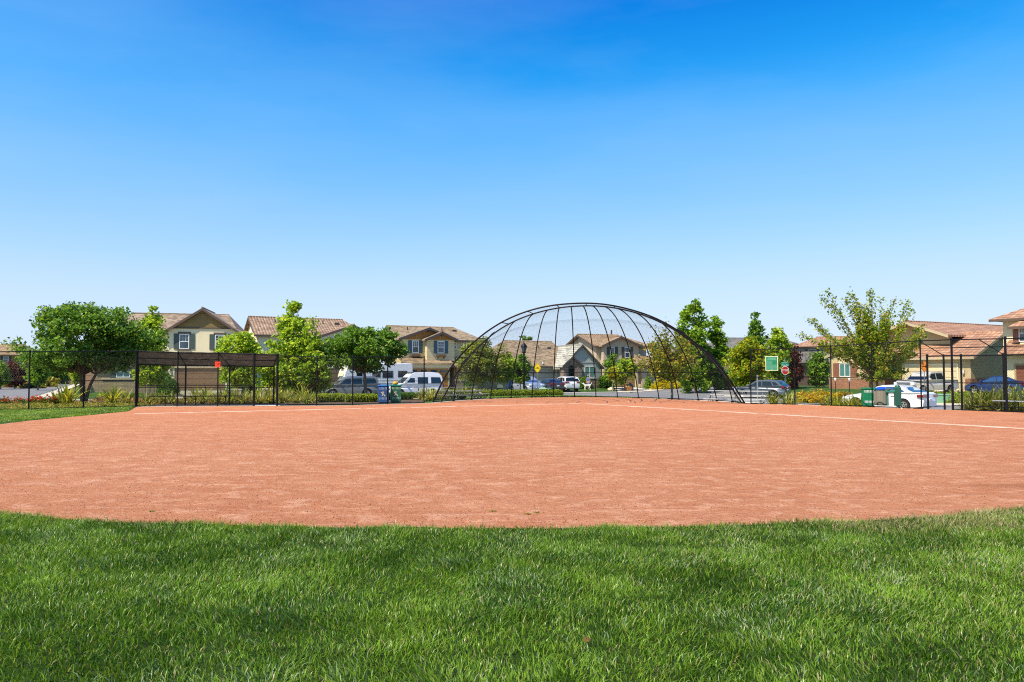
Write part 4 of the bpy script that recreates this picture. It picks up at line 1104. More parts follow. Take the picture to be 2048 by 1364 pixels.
# minivan, dark saloon and white compact in the driveway of the grey house
DRV = place(1097, 90)
def drive(px, Y): q = at(px, 740, Y); return Vector((q.x, q.y, tz(q.x, q.y) + .05))
vehicle('minivan', 'silver-blue minivan facing the street in the driveway of the grey house', 'car', drive(1052, 86.5), R(-60), P_SILVER, 1.95,
        [(2.4, .3), (2.45, .55), (2.36, .84), (2.0, .98), (1.5, 1.08), (1.2, 1.1), (-2.35, 1.12), (-2.45, .9), (-2.42, .34)],
        [(1.55, 1.06), (.55, 1.6), (.2, 1.7), (-1.2, 1.75), (-2.1, 1.68), (-2.4, 1.1)], (1.5, -1.5), .34, .27,
        sidewin=[[(1.05, 1.12), (.5, 1.52), (.05, 1.6), (.05, 1.12)], [(-.03, 1.12), (-.03, 1.6), (-1.05, 1.62), (-1.05, 1.12)], [(-1.15, 1.12), (-1.15, 1.62), (-2.0, 1.58), (-2.25, 1.14)]],
        lights=[('headlight', M_HEAD, 2.1, 2.42, .74, .92, .5, .92), ('number_plate', M_PLATE, 2.43, 2.48, .5, .6, .0, .16), ('taillight', M_TAIL, -2.44, -2.36, .95, 1.4, .8, .95)], glass_m=M_GLASSB)
vehicle('saloon_car', 'dark saloon car with broad red tail lights between the minivan and the white crossover', 'car', drive(1098, 88), R(112), P_DARK, SED['W'], SED['body'], SED['green'], SED['wheels'], SED['wr'], SED['sills'], sidewin=SED['sidewin'],
        lights=[('headlight', M_HEAD, 2.05, 2.34, .6, .74, .55, .86), ('taillight', M_TAIL, -2.46, -2.2, .80, .98, .3, .9), ('number_plate', M_PLATE, -2.47, -2.42, .62, .74, .0, .16)], tumble=.2)
vehicle('compact_crossover', 'white compact crossover seen from behind in the driveway of the grey house', 'car', drive(1132, 89.5), R(106), P_WHITE, 1.86,
        [(2.28, .34), (2.3, .6), (2.22, .9), (1.3, 1.06), (1.0, 1.1), (-2.1, 1.12), (-2.25, .95), (-2.3, .6), (-2.24, .36)],
        [(1.2, 1.05), (.45, 1.56), (.1, 1.66), (-1.2, 1.68), (-1.85, 1.6), (-2.2, 1.12)], (1.4, -1.34), .37, .3,
        sidewin=[[(.85, 1.12), (.38, 1.5), (-.15, 1.58), (-.2, 1.12)], [(-.28, 1.12), (-.24, 1.58), (-1.1, 1.58), (-1.2, 1.12)], [(-1.3, 1.14), (-1.2, 1.56), (-1.65, 1.52), (-1.9, 1.2)]],
        lights=[('headlight', M_HEAD, 2.0, 2.26, .8, .96, .55, .88), ('taillight', M_TAIL, -2.3, -2.0, 1.0, 1.14, .45, .9), ('number_plate', M_PLATE, -2.33, -2.28, .78, .9, .0, .16)], trim_low=(.32, .5))
# champagne pickup in the driveway of the orange-roofed house
p = place(1853, 63.5); p.z = tz(p.x, p.y) + .06
pk = vehicle('pickup_truck', 'champagne crew-cab pickup truck facing the field in front of the orange-roofed garage', 'truck', p, math.atan2(-NR.y, -NR.x) + R(-2), P_BEIGE, 1.98,
        [(2.75, .42), (2.8, .7), (2.76, 1.08), (2.6, 1.16), (1.4, 1.24), (1.2, 1.26), (-2.7, 1.26), (-2.8, 1.1), (-2.8, .55)],
        [(1.32, 1.22), (.72, 1.78), (.5, 1.88), (-.6, 1.92), (-.95, 1.86), (-1.05, 1.26)], (1.78, -1.6), .40, .42,
        sidewin=[[(.98, 1.3), (.62, 1.74), (.12, 1.8), (.1, 1.3)], [(.02, 1.3), (.04, 1.8), (-.72, 1.8), (-.85, 1.32)]],
        lights=[('headlight', M_HEAD, 2.6, 2.8, .86, 1.08, .62, .92), ('grille', M_CHROME, 2.72, 2.83, .84, 1.06, .0, .58), ('bumper', M_CHROME, 2.7, 2.88, .52, .72, .0, .96), ('number_plate', M_PLATE, 2.86, 2.9, .56, .66, .0, .16)], tumble=.15)
# blue car under a cover-like blue paint, and the white car at the right edge
p = place(1999, 60); p.z = tz(p.x, p.y) + .012
vehicle('saloon_car', 'bright blue car behind the strap-leaved plants at the far right', 'car', p, A_R + R(-4), P_BLUE, SED['W'], SED['body'], SED['green'], SED['wheels'], SED['wr'], SED['sills'], sidewin=SED['sidewin'], glass_m=M_GLASSB, lights=[('taillight', M_TAIL, -2.46, -2.2, .80, .98, .5, .9), ('number_plate', M_PLATE, -2.47, -2.42, .62, .74, .0, .16)], tumble=.2)
p = place(2104, 44); p.z = tz(p.x, p.y) + .012
vehicle('saloon_car', 'white car cut off by the right edge of the picture, behind the open dugout frame', 'car', p, A_R + R(-2), P_WHITE, SED['W'], SED['body'], SED['green'], SED['wheels'], SED['wr'], SED['sills'], sidewin=SED['sidewin'], lights=[('taillight', M_TAIL, -2.46, -2.15, .80, .98, .4, .9)], tumble=.2)
for px, Y, lab, pm in ((121, 178, 'pale blue car approaching far down the side street at the left', P_SILVER), (139, 192, 'second pale car behind the pale blue one, far down the side street at the left', P_WHITE)):
    q = at(px, 740, Y); 
    vehicle('saloon_car', lab, 'car', (q.x, q.y, road_z(q.x, q.y)), math.atan2(-NL.y, -NL.x) + R(10), pm, 1.86, SED['body'], [(x, z + (.16 if z > 1.1 else 0)) for x, z in SED['green']], SED['wheels'], SED['wr'], SED['sills'], sidewin=SED['sidewin'], glass_m=M_GLASSB, lights=[('headlight', M_HEAD, 2.05, 2.36, .6, .74, .5, .86)], tumble=.2)

# white camper trailer
def camper():
    q = at(757, 740, 78.5); z = tz(q.x, q.y); r = empty('camper_trailer', (q.x, q.y, z + .02), A_L, 'white camper trailer with a raised nose parked behind the grey-green sport utility', 'trailer')
    Mw = paint('camper_white', '#e6e8ea', .4, .06, 2); Mc = paint('camper_cream', '#d8cdaa', .5, .06, 2); Mg = paint('camper_grey_band', '#9aa4b0', .4, .1, 2)
    H = 3.15; prof = [(3.2, .62), (3.2, 1.3), (3.9, 1.75), (3.75, 2.3), (3.3, H - .08), (3.1, H), (-3.1, H), (-3.25, H - .12), (-3.3, .62)]
    MB().prism([(x, -1.22, z_) for x, z_ in prof], (0, 2.44, 0)).build('body', Mw, r, bevel=.06)
    for s in (1, -1):
        for x0, x1, z0, z1 in ((.2, 1.0, 1.75, 2.3), (-1.1, -.05, 1.7, 2.35), (-2.6, -1.7, 1.75, 2.35), (2.05, 2.6, 1.75, 2.2)):
            y = 1.222 * s; f = MB().box(x0 - .05, x1 + .05, y - .012, y + .014, z0 - .05, z1 + .05).build('window', M_GALV, r)
            MB().box(x0, x1, y - .016, y + .019, z0, z1).build('pane', M_GLASS, f)
        MB().box(-3.25, 3.15, 1.222 * s - .005, 1.222 * s + .01, 1.05, 1.16).build('stripe', Mg, r)
        MB().box(1.25, 1.9, 1.222 * s - .01, 1.222 * s + .015, .8, 2.6).build('door', Mw, r, bevel=.02)
        for x in (-.55, -1.4):
            wl = MB(); wl.prism([(x + .36 * math.cos(a * math.pi / 9), 1.23 * s, .36 + .36 * math.sin(a * math.pi / 9)) for a in range(18)], (0, -.2 * s, 0)); wh = wl.build('wheel', M_TYRE, r)
            wl = MB(); wl.prism([(x + .2 * math.cos(a * math.pi / 7), 1.24 * s, .36 + .2 * math.sin(a * math.pi / 7)) for a in range(14)], (0, -.05 * s, 0)); wl.build('rim', M_RIM, wh)
    MB().prism([(3.9 + .03, -.9, 1.85), (3.9 + .03, .9, 1.85), (3.52, .85, 2.72), (3.52, -.85, 2.72)], (.02, 0, .012)).build('front_window', Mc, r)
    MB().box(2.6, 3.1, -.9, .9, .35, .62).build('hitch_frame', M_TRIM, r); MB().box(-3.2, 3.0, -1.0, 1.0, .5, .63).build('chassis', M_TRIM, r)
    MB().box(-.6, .3, -.4, .4, H - .02, H + .28).build('roof_unit', Mw, r, bevel=.06)
camper()

# ---------------------------------------------------------------- bins
def emblem(parent, mat, x, y, z, s):
    """small pale running-figure patch"""
    mb = MB(); q = lambda pts: mb.poly([(x + a * s, y, z + b * s) for a, b in pts])
    q([(-.10, .42), (.02, .46), (.06, .34), (-.06, .3)]); q([(-.35, .3), (-.2, .34), (.1, .1), (.16, -.05), (.0, -.05), (-.3, .16)]); q([(.1, .36), (.2, .32), (.05, .02), (-.05, .1)])
    q([(-.1, .0), (.1, .02), (-.02, -.3), (-.22, -.32), (-.2, -.2)]); q([(.02, .0), (.16, -.02), (.42, -.3), (.3, -.42), (.1, -.18)])
    return mb.build('emblem', mat, parent)
def park_bin(label, loc, rz, body, lid, h=.98, r=.3, slots='#c3cabb', sides=8, emb=None, sq=False):
    o = empty('litter_bin', loc, rz, label, 'litter bin')
    mb = MB(); prof = [(r * .9, .02), (r * .92, .06), (r, .12), (r, h - .14), (r * .97, h - .1)]
    if sq:
        k = r * .9; mb.box(-k, k, -k, k, .03, h - .1)
        mb.build('body', body, o, bevel=.03); MB().box(-k * 1.1, k * 1.1, -k * 1.1, k * 1.1, h - .1, h).build('lid', lid, o, bevel=.045)
    else:
        mb.lathe(prof, 24); mb.build('body', body, o, smooth=False)
        MB().lathe([(r * 1.06, h - .12), (r * 1.1, h - .08), (r * 1.08, h - .03), (r * .8, h + .02), (r * .4, h + .05)], 24).build('lid', lid, o)
    ms_ = paint('slot_' + slots[1:], slots, .6, .1, 6); k = r * .9 + .004
    mb = MB()
    for row in (.19, .74):
        for i in range(7):
            x = -k * .72 + i * k * .24; mb.box(x, x + k * .13, -k - .006, -k + .02, h * row, h * (row + .13))
    if sq: mb.build('slots', ms_, o)
    if emb: emblem(o, paint('emblem_cream', '#cfc3b2', .6, .2, 14), -.02, -k - .008, h * .50, .36)
    return o
M_BINB = paint('bin_blue', '#33568a', .4, .2, 3); M_BINBD = paint('bin_blue_lid', '#2b72bd', .35, .15, 3); M_BING = paint('bin_green', '#1f6b4a', .4, .2, 3); M_BINGD = paint('bin_green_lid', '#157f6a', .35, .15, 3)
M_BING2 = paint('bin_bright_green', '#0d8a5a', .4, .15, 3); M_BLUE2 = paint('bin_vivid_blue', '#1d55c0', .4, .15, 3); M_SLAT = siding('bin_slats', '#97907f', .09, True)
q = G(767, 805.8); park_bin('square blue recycling bin with a pale emblem, beside the square green bin', (q.x, q.y, 0), R(8), M_BINB, M_BINBD, 1.04, .34, '#8ea3c8', emb=1, sq=True)
q = G(791.5, 804.8); park_bin('square green litter bin with a pale emblem and a yellow bag on its lid', (q.x, q.y, 0), R(10), M_BING, M_BINGD, 1.04, .34, '#a3bd9a', emb=1, sq=True)
bag = MB(); bag.lathe([(.10, 0), (.16, .03), (.17, .1), (.12, .17), (.05, .2)], 12); bo = bag.build('paper_bag', paint('bag_yellow', '#d9a53a', .7, .35, 12), None, smooth=True, loc=(q.x - .03, q.y, 1.042)); tag(bo, 'crumpled yellow bag lying on the lid of the square green bin', 'bag')
q = G(1735.5, 812); park_bin('bright green square litter bin with white slots beside the round slatted bins', (q.x, q.y, -.02), R(-14), M_BING2, M_BING2, .98, .29, '#eef0ea', sq=True)
q = G(1751, 810.5); park_bin('round slatted tan bin with a green rim beside the blue-lidded bin', (q.x, q.y, -.02), 0, M_SLAT, M_BING, .92, .25)
q = G(1764, 811); park_bin('round slatted grey bin with a vivid blue lid beside the white car', (q.x, q.y, -.02), 0, M_SLAT, M_BLUE2, .96, .29)
def drinking_station():
    q = G(1788, 811.5); r = empty('drinking_fountain', (q.x, q.y, -.02), R(-16), 'green metal drinking fountain with a tall box pedestal, right of the blue-lidded bin', 'fountain')
    MB().box(.02, .34, -.16, .16, .02, 1.0).build('pedestal', paint('fountain_green', '#2c5f50', .4, .2, 3), r, bevel=.03)
    MB().box(-.42, .04, -.15, .15, .70, .84).build('arm', paint('fountain_light_green', '#3f8a72', .4, .15, 3), r, bevel=.03); MB().lathe([(.1, 0), (.19, .05), (.2, .09), (.17, .09)], 16, (-.3, 0, .83)).build('bowl', M_ALU, r)
    MB().lathe([(.13, 0), (.13, .04), (.09, .1), (.03, .12)], 12, (.18, 0, 1.0)).build('cap', paint('fountain_green', '#2c5f50'), r)
    MB().tube([(-.3, 0, .02), (-.3, 0, .71)], .05, 8).build('leg', paint('fountain_light_green', '#3f8a72'), r)
drinking_station()
for px, Y, c, lab in ((1012, 88, '#8a8f86', 'grey wheeled bin at the left corner of the grey house'), (1021, 88.2, '#2c5fc0', 'blue wheeled bin between the grey and maroon ones by the grey house'), (1031, 88.4, '#3a2026', 'dark maroon wheeled bin right of the blue wheeled bin'), (486, 66, '#272c33', 'dark wheeled bin beside the stucco gate pillars left of the dugout end')):
    q = at(px, 740, Y); z = tz(q.x, q.y); o = empty('wheeled_bin', (q.x, q.y, z), R(15), lab, 'bin'); m = paint('wheelie_' + c[1:], c, .5, .15, 4)
    MB().hexa([(-.24, -.26, .08), (.24, -.26, .08), (.24, .26, .08), (-.24, .26, .08), (-.3, -.34, 1.0), (.3, -.34, 1.0), (.3, .34, 1.0), (-.3, .34, 1.0)]).build('body', m, o, bevel=.02)
    MB().hexa([(-.32, -.37, 1.0), (.32, -.37, 1.0), (.32, .38, 1.02), (-.32, .38, 1.02), (-.28, -.3, 1.08), (.28, -.3, 1.08), (.28, .3, 1.1), (-.28, .3, 1.1)]).build('lid', m, o, bevel=.02)
    for s in (-.27, .27): MB().tube([(s - .03, .27, .1), (s + .03, .27, .1)], .1, 10).build('wheel', M_TYRE, o)

# ---------------------------------------------------------------- utility cabinets, pillars
def cabinet(label, px, Y, w_, d_, h, col, rz=0):
    q = at(px, 740, Y); o = empty('utility_cabinet', (q.x, q.y, tz(q.x, q.y)), rz, label, 'utility box'); m = paint('cabinet_' + col[1:], col, .5, .15, 2)
    MB().box(-w_ / 2 - .1, w_ / 2 + .1, -d_ / 2 - .1, d_ / 2 + .1, -.1, .08).build('plinth', M_CONC, o); MB().box(-w_ / 2, w_ / 2, -d_ / 2, d_ / 2, .08, h).build('body', m, o, bevel=.02)
    MB().hexa([(-w_ / 2 - .03, -d_ / 2 - .04, h), (w_ / 2 + .03, -d_ / 2 - .04, h), (w_ / 2 + .03, d_ / 2 + .03, h), (-w_ / 2 - .03, d_ / 2 + .03, h), (-w_ / 2 + .1, -d_ / 2 + .05, h + .06), (w_ / 2 - .1, -d_ / 2 + .05, h + .06), (w_ / 2 - .1, d_ / 2, h + .1), (-w_ / 2 + .1, d_ / 2, h + .1)]).build('lid', m, o)
    MB().box(-.03, .03, -d_ / 2 - .02, -d_ / 2, h * .55, h * .7).build('handle', M_GALV, o)
cabinet('pale green utility cabinet at the kerb below the yellow diamond sign', 1085.5, 64.5, .58, .6, .80, '#9db896'); cabinet('dark green utility cabinet right of the pale green one, in front of the dark saloon', 1097.5, 65.2, .46, .5, .78, '#4b6b5c')
cabinet('wide pale green utility cabinet beyond the street, seen through the right gateway', 1886, 55.5, .95, .7, .68, '#6f9c7c', R(-30))
for px, w_, lab in ((470.5, .85, 'pale stucco cube pillar left of the heavy dugout post'), (537.5, .75, 'pale stucco cube pillar at the right end of the shaded dugout')):
    q = at(px, 740, 54); o = empty('stucco_pillar', (q.x, q.y, tz(q.x, q.y)), R(20), lab, 'pillar')
    MB().box(-w_ / 2, w_ / 2, -.35, .35, -.1, .95).build('shaft', stucco('pillar_stucco', '#cfc6b4'), o, bevel=.02); MB().box(-w_ / 2 - .04, w_ / 2 + .04, -.39, .39, .95, 1.02).build('cap', M_CONC, o)

# ---------------------------------------------------------------- signs and lamp
def sign_post(px, Y, ztop, parent, r=.03): return None
M_YEL = paint('sign_yellow', '#ffd60a', .4, .05, 3); M_ORG = paint('sign_orange', '#f08a1c', .4, .06, 3); M_SIGNBLK = paint('sign_black', '#151515', .5, .05, 3); M_SRED = paint('stop_red', '#b3161f', .4, .08, 3); M_SWHT = paint('sign_white', '#ece9e6', .4, .04, 3); M_SGRN = paint('street_sign_green', '#0f8a6c', .4, .08, 3)
def diamond(label, px, ptop, pbot, Y, mat, sym):
    q = at(px, 740, Y); zt, zb = at(px, ptop, Y).z, at(px, pbot, Y).z; zc, hh = (zt + zb) / 2, (zt - zb) / 2; hw = hh * .68 if sym == 'hump' else hh * .9
    g = tz(q.x, q.y); r = empty('warning_sign', (q.x, q.y, g), 0, label, 'road sign'); zc -= g
    def dm(s, y0, y1): return MB().prism([(-hw * s, y0, zc), (0, y0, zc - hh * s), (hw * s, y0, zc), (0, y0, zc + hh * s)], (0, y1 - y0, 0))
    dm(1, -.04, -.03).build('panel', mat, r)
    mb = MB(); k = .93; a = [(-hw * k, 0, zc), (0, 0, zc - hh * k), (hw * k, 0, zc), (0, 0, zc + hh * k)]; k2 = .89; b = [(-hw * k2, 0, zc), (0, 0, zc - hh * k2), (hw * k2, 0, zc), (0, 0, zc + hh * k2)]
    for i in range(4):
        j = (i + 1) % 4; mb.poly([(p[0], -.0425, p[2]) for p in (a[i], a[j], b[j], b[i])])
    mb.build('border_line', M_SIGNBLK, r)
    mb = MB()
    if sym == 'hump':
        n = 10; w_ = hw * .58
        mb.poly([(-w_, -.043, zc - hh * .07)] + [(-w_ + 2 * w_ * i / n, -.043, zc - hh * .02 + hh * .16 * math.sin(math.pi * i / n)) for i in range(n + 1)] + [(w_, -.043, zc - hh * .07)])
    else:
        w_ = hw * .5; mb.poly([(-w_, -.043, zc + .02), (-w_, -.043, zc - .03), (w_ * .3, -.043, zc - .03), (w_ * .3, -.043, zc + .02)]); mb.poly([(w_ * .3, -.043, zc + .1), (w_ * .3, -.043, zc - .11), (w_, -.043, zc - .005)])
    mb.build('symbol', M_SIGNBLK, r); MB().tube([(0, 0, -.2), (0, 0, zc + hh * .8)], .03, 6).build('post', M_GALV, r)
diamond('yellow diamond road sign with a black hump, seen through the middle of the backstop', 1074.8, 725.2, 747.2, 66, M_YEL, 'hump')
diamond('orange diamond road sign half hidden by the gate posts, above the pickup truck', 1848.5, 721, 744.5, 52, M_ORG, 'arrow')
def stop_sign():
    Y = 71.5; q = at(1570, 740, Y); g = tz(q.x, q.y); zc = at(1570, 740.8, Y).z - g; rr_ = 8.4 / FPX * Y; r = empty('stop_sign', (q.x, q.y, g), R(-4), 'red octagonal stop sign topped by two green street name blades', 'road sign')
    oc = lambda s, y: [(s * rr_ * .86 * math.cos(R(22.5 + 45 * i)) / .924, y, zc + s * rr_ * math.sin(R(22.5 + 45 * i)) / .924) for i in range(8)]
    MB().prism(oc(1, -.05), (0, .008, 0)).build('border', M_SWHT, r); MB().prism(oc(.9, -.054), (0, .003, 0)).build('panel', M_SRED, r)
    text_mesh('STOP', .27, (0, -.057, zc), (R(90), 0, 0), M_SWHT, r, 'lettering', .001, sx=.92)
    MB().tube([(0, 0, -.2), (0, 0, zc + 1.15)], .032, 6).build('post', M_GALV, r)
    z1, z0 = at(1570, 727.8, Y).z - g, at(1570, 732.2, Y).z - g; h = z1 - z0
    b = MB().box(-.36, .36, -.045, -.035, z0, z1).build('name_blade', M_SGRN, r); text_mesh('Kings Cir', .19, (0, -.048, (z0 + z1) / 2), (R(90), 0, 0), M_SWHT, b, 'lettering', .001, sx=.78)
    z1, z0 = at(1570, 723.6, Y).z - g, at(1570, 727.2, Y).z - g
    b = MB().box(-.32, .32, -.005, .005, z0, z1).build('name_blade', M_SGRN, r); rr = random.Random(2); mb = MB(); x = -.22
    while x < .22: l = rr.uniform(.02, .06); mb.box(x, x + l, -.008, -.0055, z0 + .05, z1 - .05); x += l + .02
    mb.build('lettering', paint('faded_lettering', '#7fc4b4', .5), b)
stop_sign()
def lamp_post():
    Y = 66; q = at(1048, 740, Y); g = tz(q.x, q.y); zt = at(1048, 683, Y).z - g; r = empty('street_lamp', (q.x, q.y, g), 0, 'black lantern street lamp standing behind the hedge, left of the yellow diamond sign', 'street lamp')
    MB().lathe([(.2, -.1), (.2, .12), (.15, .2), (.13, .6), (.16, .65), (.1, .72)], 12).build('base', M_BLACK2, r); MB().lathe([(.085, .7), (.065, zt - 1.15), (.1, zt - 1.12), (.07, zt - 1.0)], 12).build('pole', M_BLACK2, r)
    MB().lathe([(.08, zt - 1.0), (.2, zt - .95), (.2, zt - .9)], 12).build('collar', M_BLACK2, r)
    MB().lathe([(.15, zt - .9), (.26, zt - .5), (.25, zt - .45)], 8).build('lantern', paint('lantern_glass', '#4a5056', .2, .1, 5), r)
    MB().lathe([(.29, zt - .46), (.27, zt - .38), (.12, zt - .2), (.04, zt - .12), (.03, zt)], 8).build('lamp_cap', M_BLACK2, r)
lamp_post()
q = at(1514.5, 740, 61); o = MB().tube([(0, 0, -.1), (0, 0, 2.0)], .055, 8).lathe([(.07, 0), (.065, .03), (.02, .06)], 8, (0, 0, 2.0)).build('bollard_pole', paint('weathered_pole', '#8b8c90', .5), None, loc=(q.x, q.y, tz(q.x, q.y))); tag(o, 'plain grey pole standing in front of the slate hatchback', 'pole')
q = at(117.5, 740, 62); g = tz(q.x, q.y); o = empty('marker_post', (q.x, q.y, g), 0, 'thin pink and white marker post by the left kerb', 'marker post')
MB().tube([(0, 0, -.1), (0, 0, .75)], .03, 8).build('post', paint('marker_pink', '#c66a78', .6, .3, 9), o); MB().lathe([(.05, .72), (.1, .78), (.1, .92), (.04, .98)], 10).build('reflector', paint('marker_white', '#d8c6c6', .5), o)
q = at(1183, 740, 98.5); g = tz(q.x, q.y); o = empty('yard_sign', (q.x, q.y, g), R(8), 'faded pink board sign standing in the front garden of the grey house', 'sign')
z0_, z1_ = at(1183, 754.8, 98.5).z - g, at(1183, 749.6, 98.5).z - g; MB().box(-.32, .32, -.02, .01, z0_, z1_).build('panel', paint('board_pink', '#cfa09a', .6, .2, 8), o)
mb = MB(); rr = random.Random(3)
for zz in (.72, .45, .2):
    x = -.26
    while x < .22: l = rr.uniform(.04, .1); mb.box(x, x + l, -.026, -.0205, z0_ + (z1_ - z0_) * zz, z0_ + (z1_ - z0_) * (zz + .1)); x += l + .03
mb.build('lettering', paint('board_letter', '#8c4a4a', .6), o)
for s in (-.26, .26): MB().box(s - .025, s + .025, .011, .05, -.1, z1_).build('leg', M_SWHT, o)

# ---------------------------------------------------------------- person and dog
def skinned(name, joints, edges, mat, parent=None, sub=2, root=0):
    me = bpy.data.meshes.new(name); me.from_pydata([j[0] for j in joints], edges, []); me.materials.append(mat)
    o = bpy.data.objects.new(name, me); COL.objects.link(o)
    if parent: o.parent = parent
    m = o.modifiers.new('skin', 'SKIN'); m.use_smooth_shade = True
    for v, j in zip(me.skin_vertices[0].data, joints):
        rr = j[1]; v.radius = rr if isinstance(rr, tuple) else (rr, rr); v.use_root = False
    me.skin_vertices[0].data[root].use_root = True
    s = o.modifiers.new('sub', 'SUBSURF'); s.levels = sub; s.render_levels = sub; return o
M_SKIN = paint('skin', '#c9947a', .6, .08, 6); M_TOP = paint('blue_vest', '#3d6fd0', .8, .15, 8); M_SHORT = paint('lilac_shorts', '#a79ad8', .8, .1, 8); M_HAT = paint('pink_cap', '#cf8a98', .8, .1, 8); M_SHOE = paint('dark_shoes', '#33323a', .7, .1, 8); M_HAIR = paint('brown_hair', '#4a3022', .7, .2, 20)
def person():
    Y = 91.5; q = at(1176.5, 740, Y); g = tz(q.x, q.y) + .125; r = empty('person', (q.x, q.y, g), R(-35), 'person in a blue sleeveless top, lilac shorts and pink cap walking a white dog', 'person')
    J = [((0, 0, .90), (.13, .10)), ((0, 0, 1.12), (.115, .085)), ((0, .01, 1.33), (.15, .10)), ((0, .0, 1.46), (.06, .055)), ((0, -.01, 1.52), .05), ((0, -.02, 1.60), (.072, .085)), ((0, -.02, 1.68), (.07, .085)),
         ((.17, .01, 1.40), .052), ((.23, .03, 1.14), .04), ((.22, -.10, .92), .03), ((-.17, .01, 1.40), .052), ((-.24, .02, 1.14), .04), ((-.25, -.06, .90), .03),
         ((.09, 0, .84), .085), ((.10, -.05, .48), .055), ((.10, .0, .10), .036), ((-.09, 0, .84), .085), ((-.10, .10, .49), .055), ((-.10, .17, .12), .036),
         ((.10, -.12, .04), .035), ((-.10, .07, .04), .035)]
    E = [(0, 1), (1, 2), (2, 3), (3, 4), (4, 5), (5, 6), (2, 7), (7, 8), (8, 9), (2, 10), (10, 11), (11, 12), (0, 13), (13, 14), (14, 15), (0, 16), (16, 17), (17, 18), (15, 19), (18, 20)]
    for sx, wj in ((1, 9), (-1, 12)):
        w_ = Vector(J[wj][0]); b = len(J); J.append((tuple(w_ + Vector((0, -.03, -.07))), (.022, .032))); E.append((wj, b))
        for k in range(4): J.append((tuple(w_ + Vector((sx * .006, -.055 + .018 * k, -.15 - .008 * (k in (1, 2))))), .009)); E.append((b, len(J) - 1))
        J.append((tuple(w_ + Vector((-sx * .02, -.06, -.09))), .010)); E.append((b, len(J) - 1))
    skinned('body', J, E, M_SKIN, r)
    skinned('vest', [((0, 0, .93), (.145, .115)), ((0, 0, 1.12), (.13, .1)), ((0, .01, 1.32), (.165, .115)), ((0, .005, 1.42), (.10, .08)), ((.12, .01, 1.41), .055), ((-.12, .01, 1.41), .055)], [(0, 1), (1, 2), (2, 3), (3, 4), (3, 5)], M_TOP, r)
    skinned('shorts', [((0, 0, .93), (.15, .12)), ((.09, 0, .84), .105), ((.10, -.03, .60), .092), ((-.09, 0, .84), .105), ((-.10, .06, .60), .092)], [(0, 1), (1, 2), (0, 3), (3, 4)], M_SHORT, r)
    MB().lathe([(.1, 0), (.105, .04), (.085, .1), (.03, .125)], 14, (0, -.02, 1.66)).build('cap', M_HAT, r, smooth=True); MB().box(-.07, .07, -.2, -.1, 1.655, 1.668).build('cap_peak', M_HAT, r, bevel=.005)
    skinned('hair', [((0, .05, 1.66), .075), ((0, .075, 1.58), .06), ((0, .09, 1.48), .035)], [(0, 1), (1, 2)], M_HAIR, r)
    for s, y in ((.10, -.07), (-.10, .12)): MB().box(s - .05, s + .05, y - .15, y + .12, .0, .09).build('shoe', M_SHOE, r, bevel=.03)
    for s in (1, -1): MB().lathe([(.008, 0), (.012, .008), (.006, .014)], 8, (s * .028, -.102, 1.615)).build('eye', M_SIGNBLK, r)
    MB().hexa([(-.012, -.10, 1.57), (.012, -.10, 1.57), (.012, -.125, 1.57), (-.012, -.125, 1.57), (-.008, -.1, 1.615), (.008, -.1, 1.615), (.008, -.108, 1.615), (-.008, -.108, 1.615)]).build('nose', M_SKIN, r)
    return q, g
pq, pg = person()
def dog():
    q = at(1174.5, 740, 90.6); g = tz(q.x, q.y) + .125; r = empty('dog', (q.x, q.y, g), R(186), 'white shaggy dog on a lead walking in front of the person in blue', 'dog'); Mf = paint('white_fur', '#e6e0d0', .9, .15, 14, .6)
    J = [((0, 0, .56), (.12, .13)), ((.22, 0, .55), (.13, .16)), ((-.25, 0, .57), (.11, .12)), ((.36, 0, .66), .09), ((.45, 0, .80), .085), ((.56, 0, .78), .05), ((.64, 0, .76), .04),
         ((.26, .09, .40), .06), ((.27, .09, .20), .04), ((.25, .09, .05), .035), ((.30, .09, .03), .035), ((.26, -.09, .40), .06), ((.33, -.09, .20), .04), ((.33, -.09, .05), .035), ((.38, -.09, .03), .035),
         ((-.28, .09, .42), .08), ((-.22, .09, .28), .05), ((-.36, .09, .18), .036), ((-.36, .09, .04), .034), ((-.31, .09, .03), .034), ((-.28, -.09, .42), .08), ((-.24, -.09, .28), .05), ((-.30, -.09, .16), .036), ((-.26, -.09, .04), .034), ((-.21, -.09, .03), .034),
         ((-.38, 0, .66), .05), ((-.5, 0, .78), .055), ((-.46, 0, .92), .04), ((.44, .07, .86), .03), ((.42, .10, .76), .03), ((.44, -.07, .86), .03), ((.42, -.10, .76), .03)]
    E = [(0, 1), (0, 2), (1, 3), (3, 4), (4, 5), (5, 6), (1, 7), (7, 8), (8, 9), (9, 10), (1, 11), (11, 12), (12, 13), (13, 14), (2, 15), (15, 16), (16, 17), (17, 18), (18, 19), (2, 20), (20, 21), (21, 22), (22, 23), (23, 24), (2, 25), (25, 26), (26, 27), (4, 28), (28, 29), (4, 30), (30, 31)]
    skinned('body', J, E, Mf, r); MB().lathe([(.01, 0), (.024, .01), (.015, .03)], 8, (.67, 0, .755)).build('nose', M_SIGNBLK, r)
    for s in (1, -1): MB().lathe([(.006, 0), (.012, .008), (.006, .014)], 8, (.52, s * .045, .82)).build('eye', M_SIGNBLK, r)
    MB().tube([(.36, 0, .70), (.30, 0, .80)], .03, 6).build('collar', M_SRED, r)
dog()

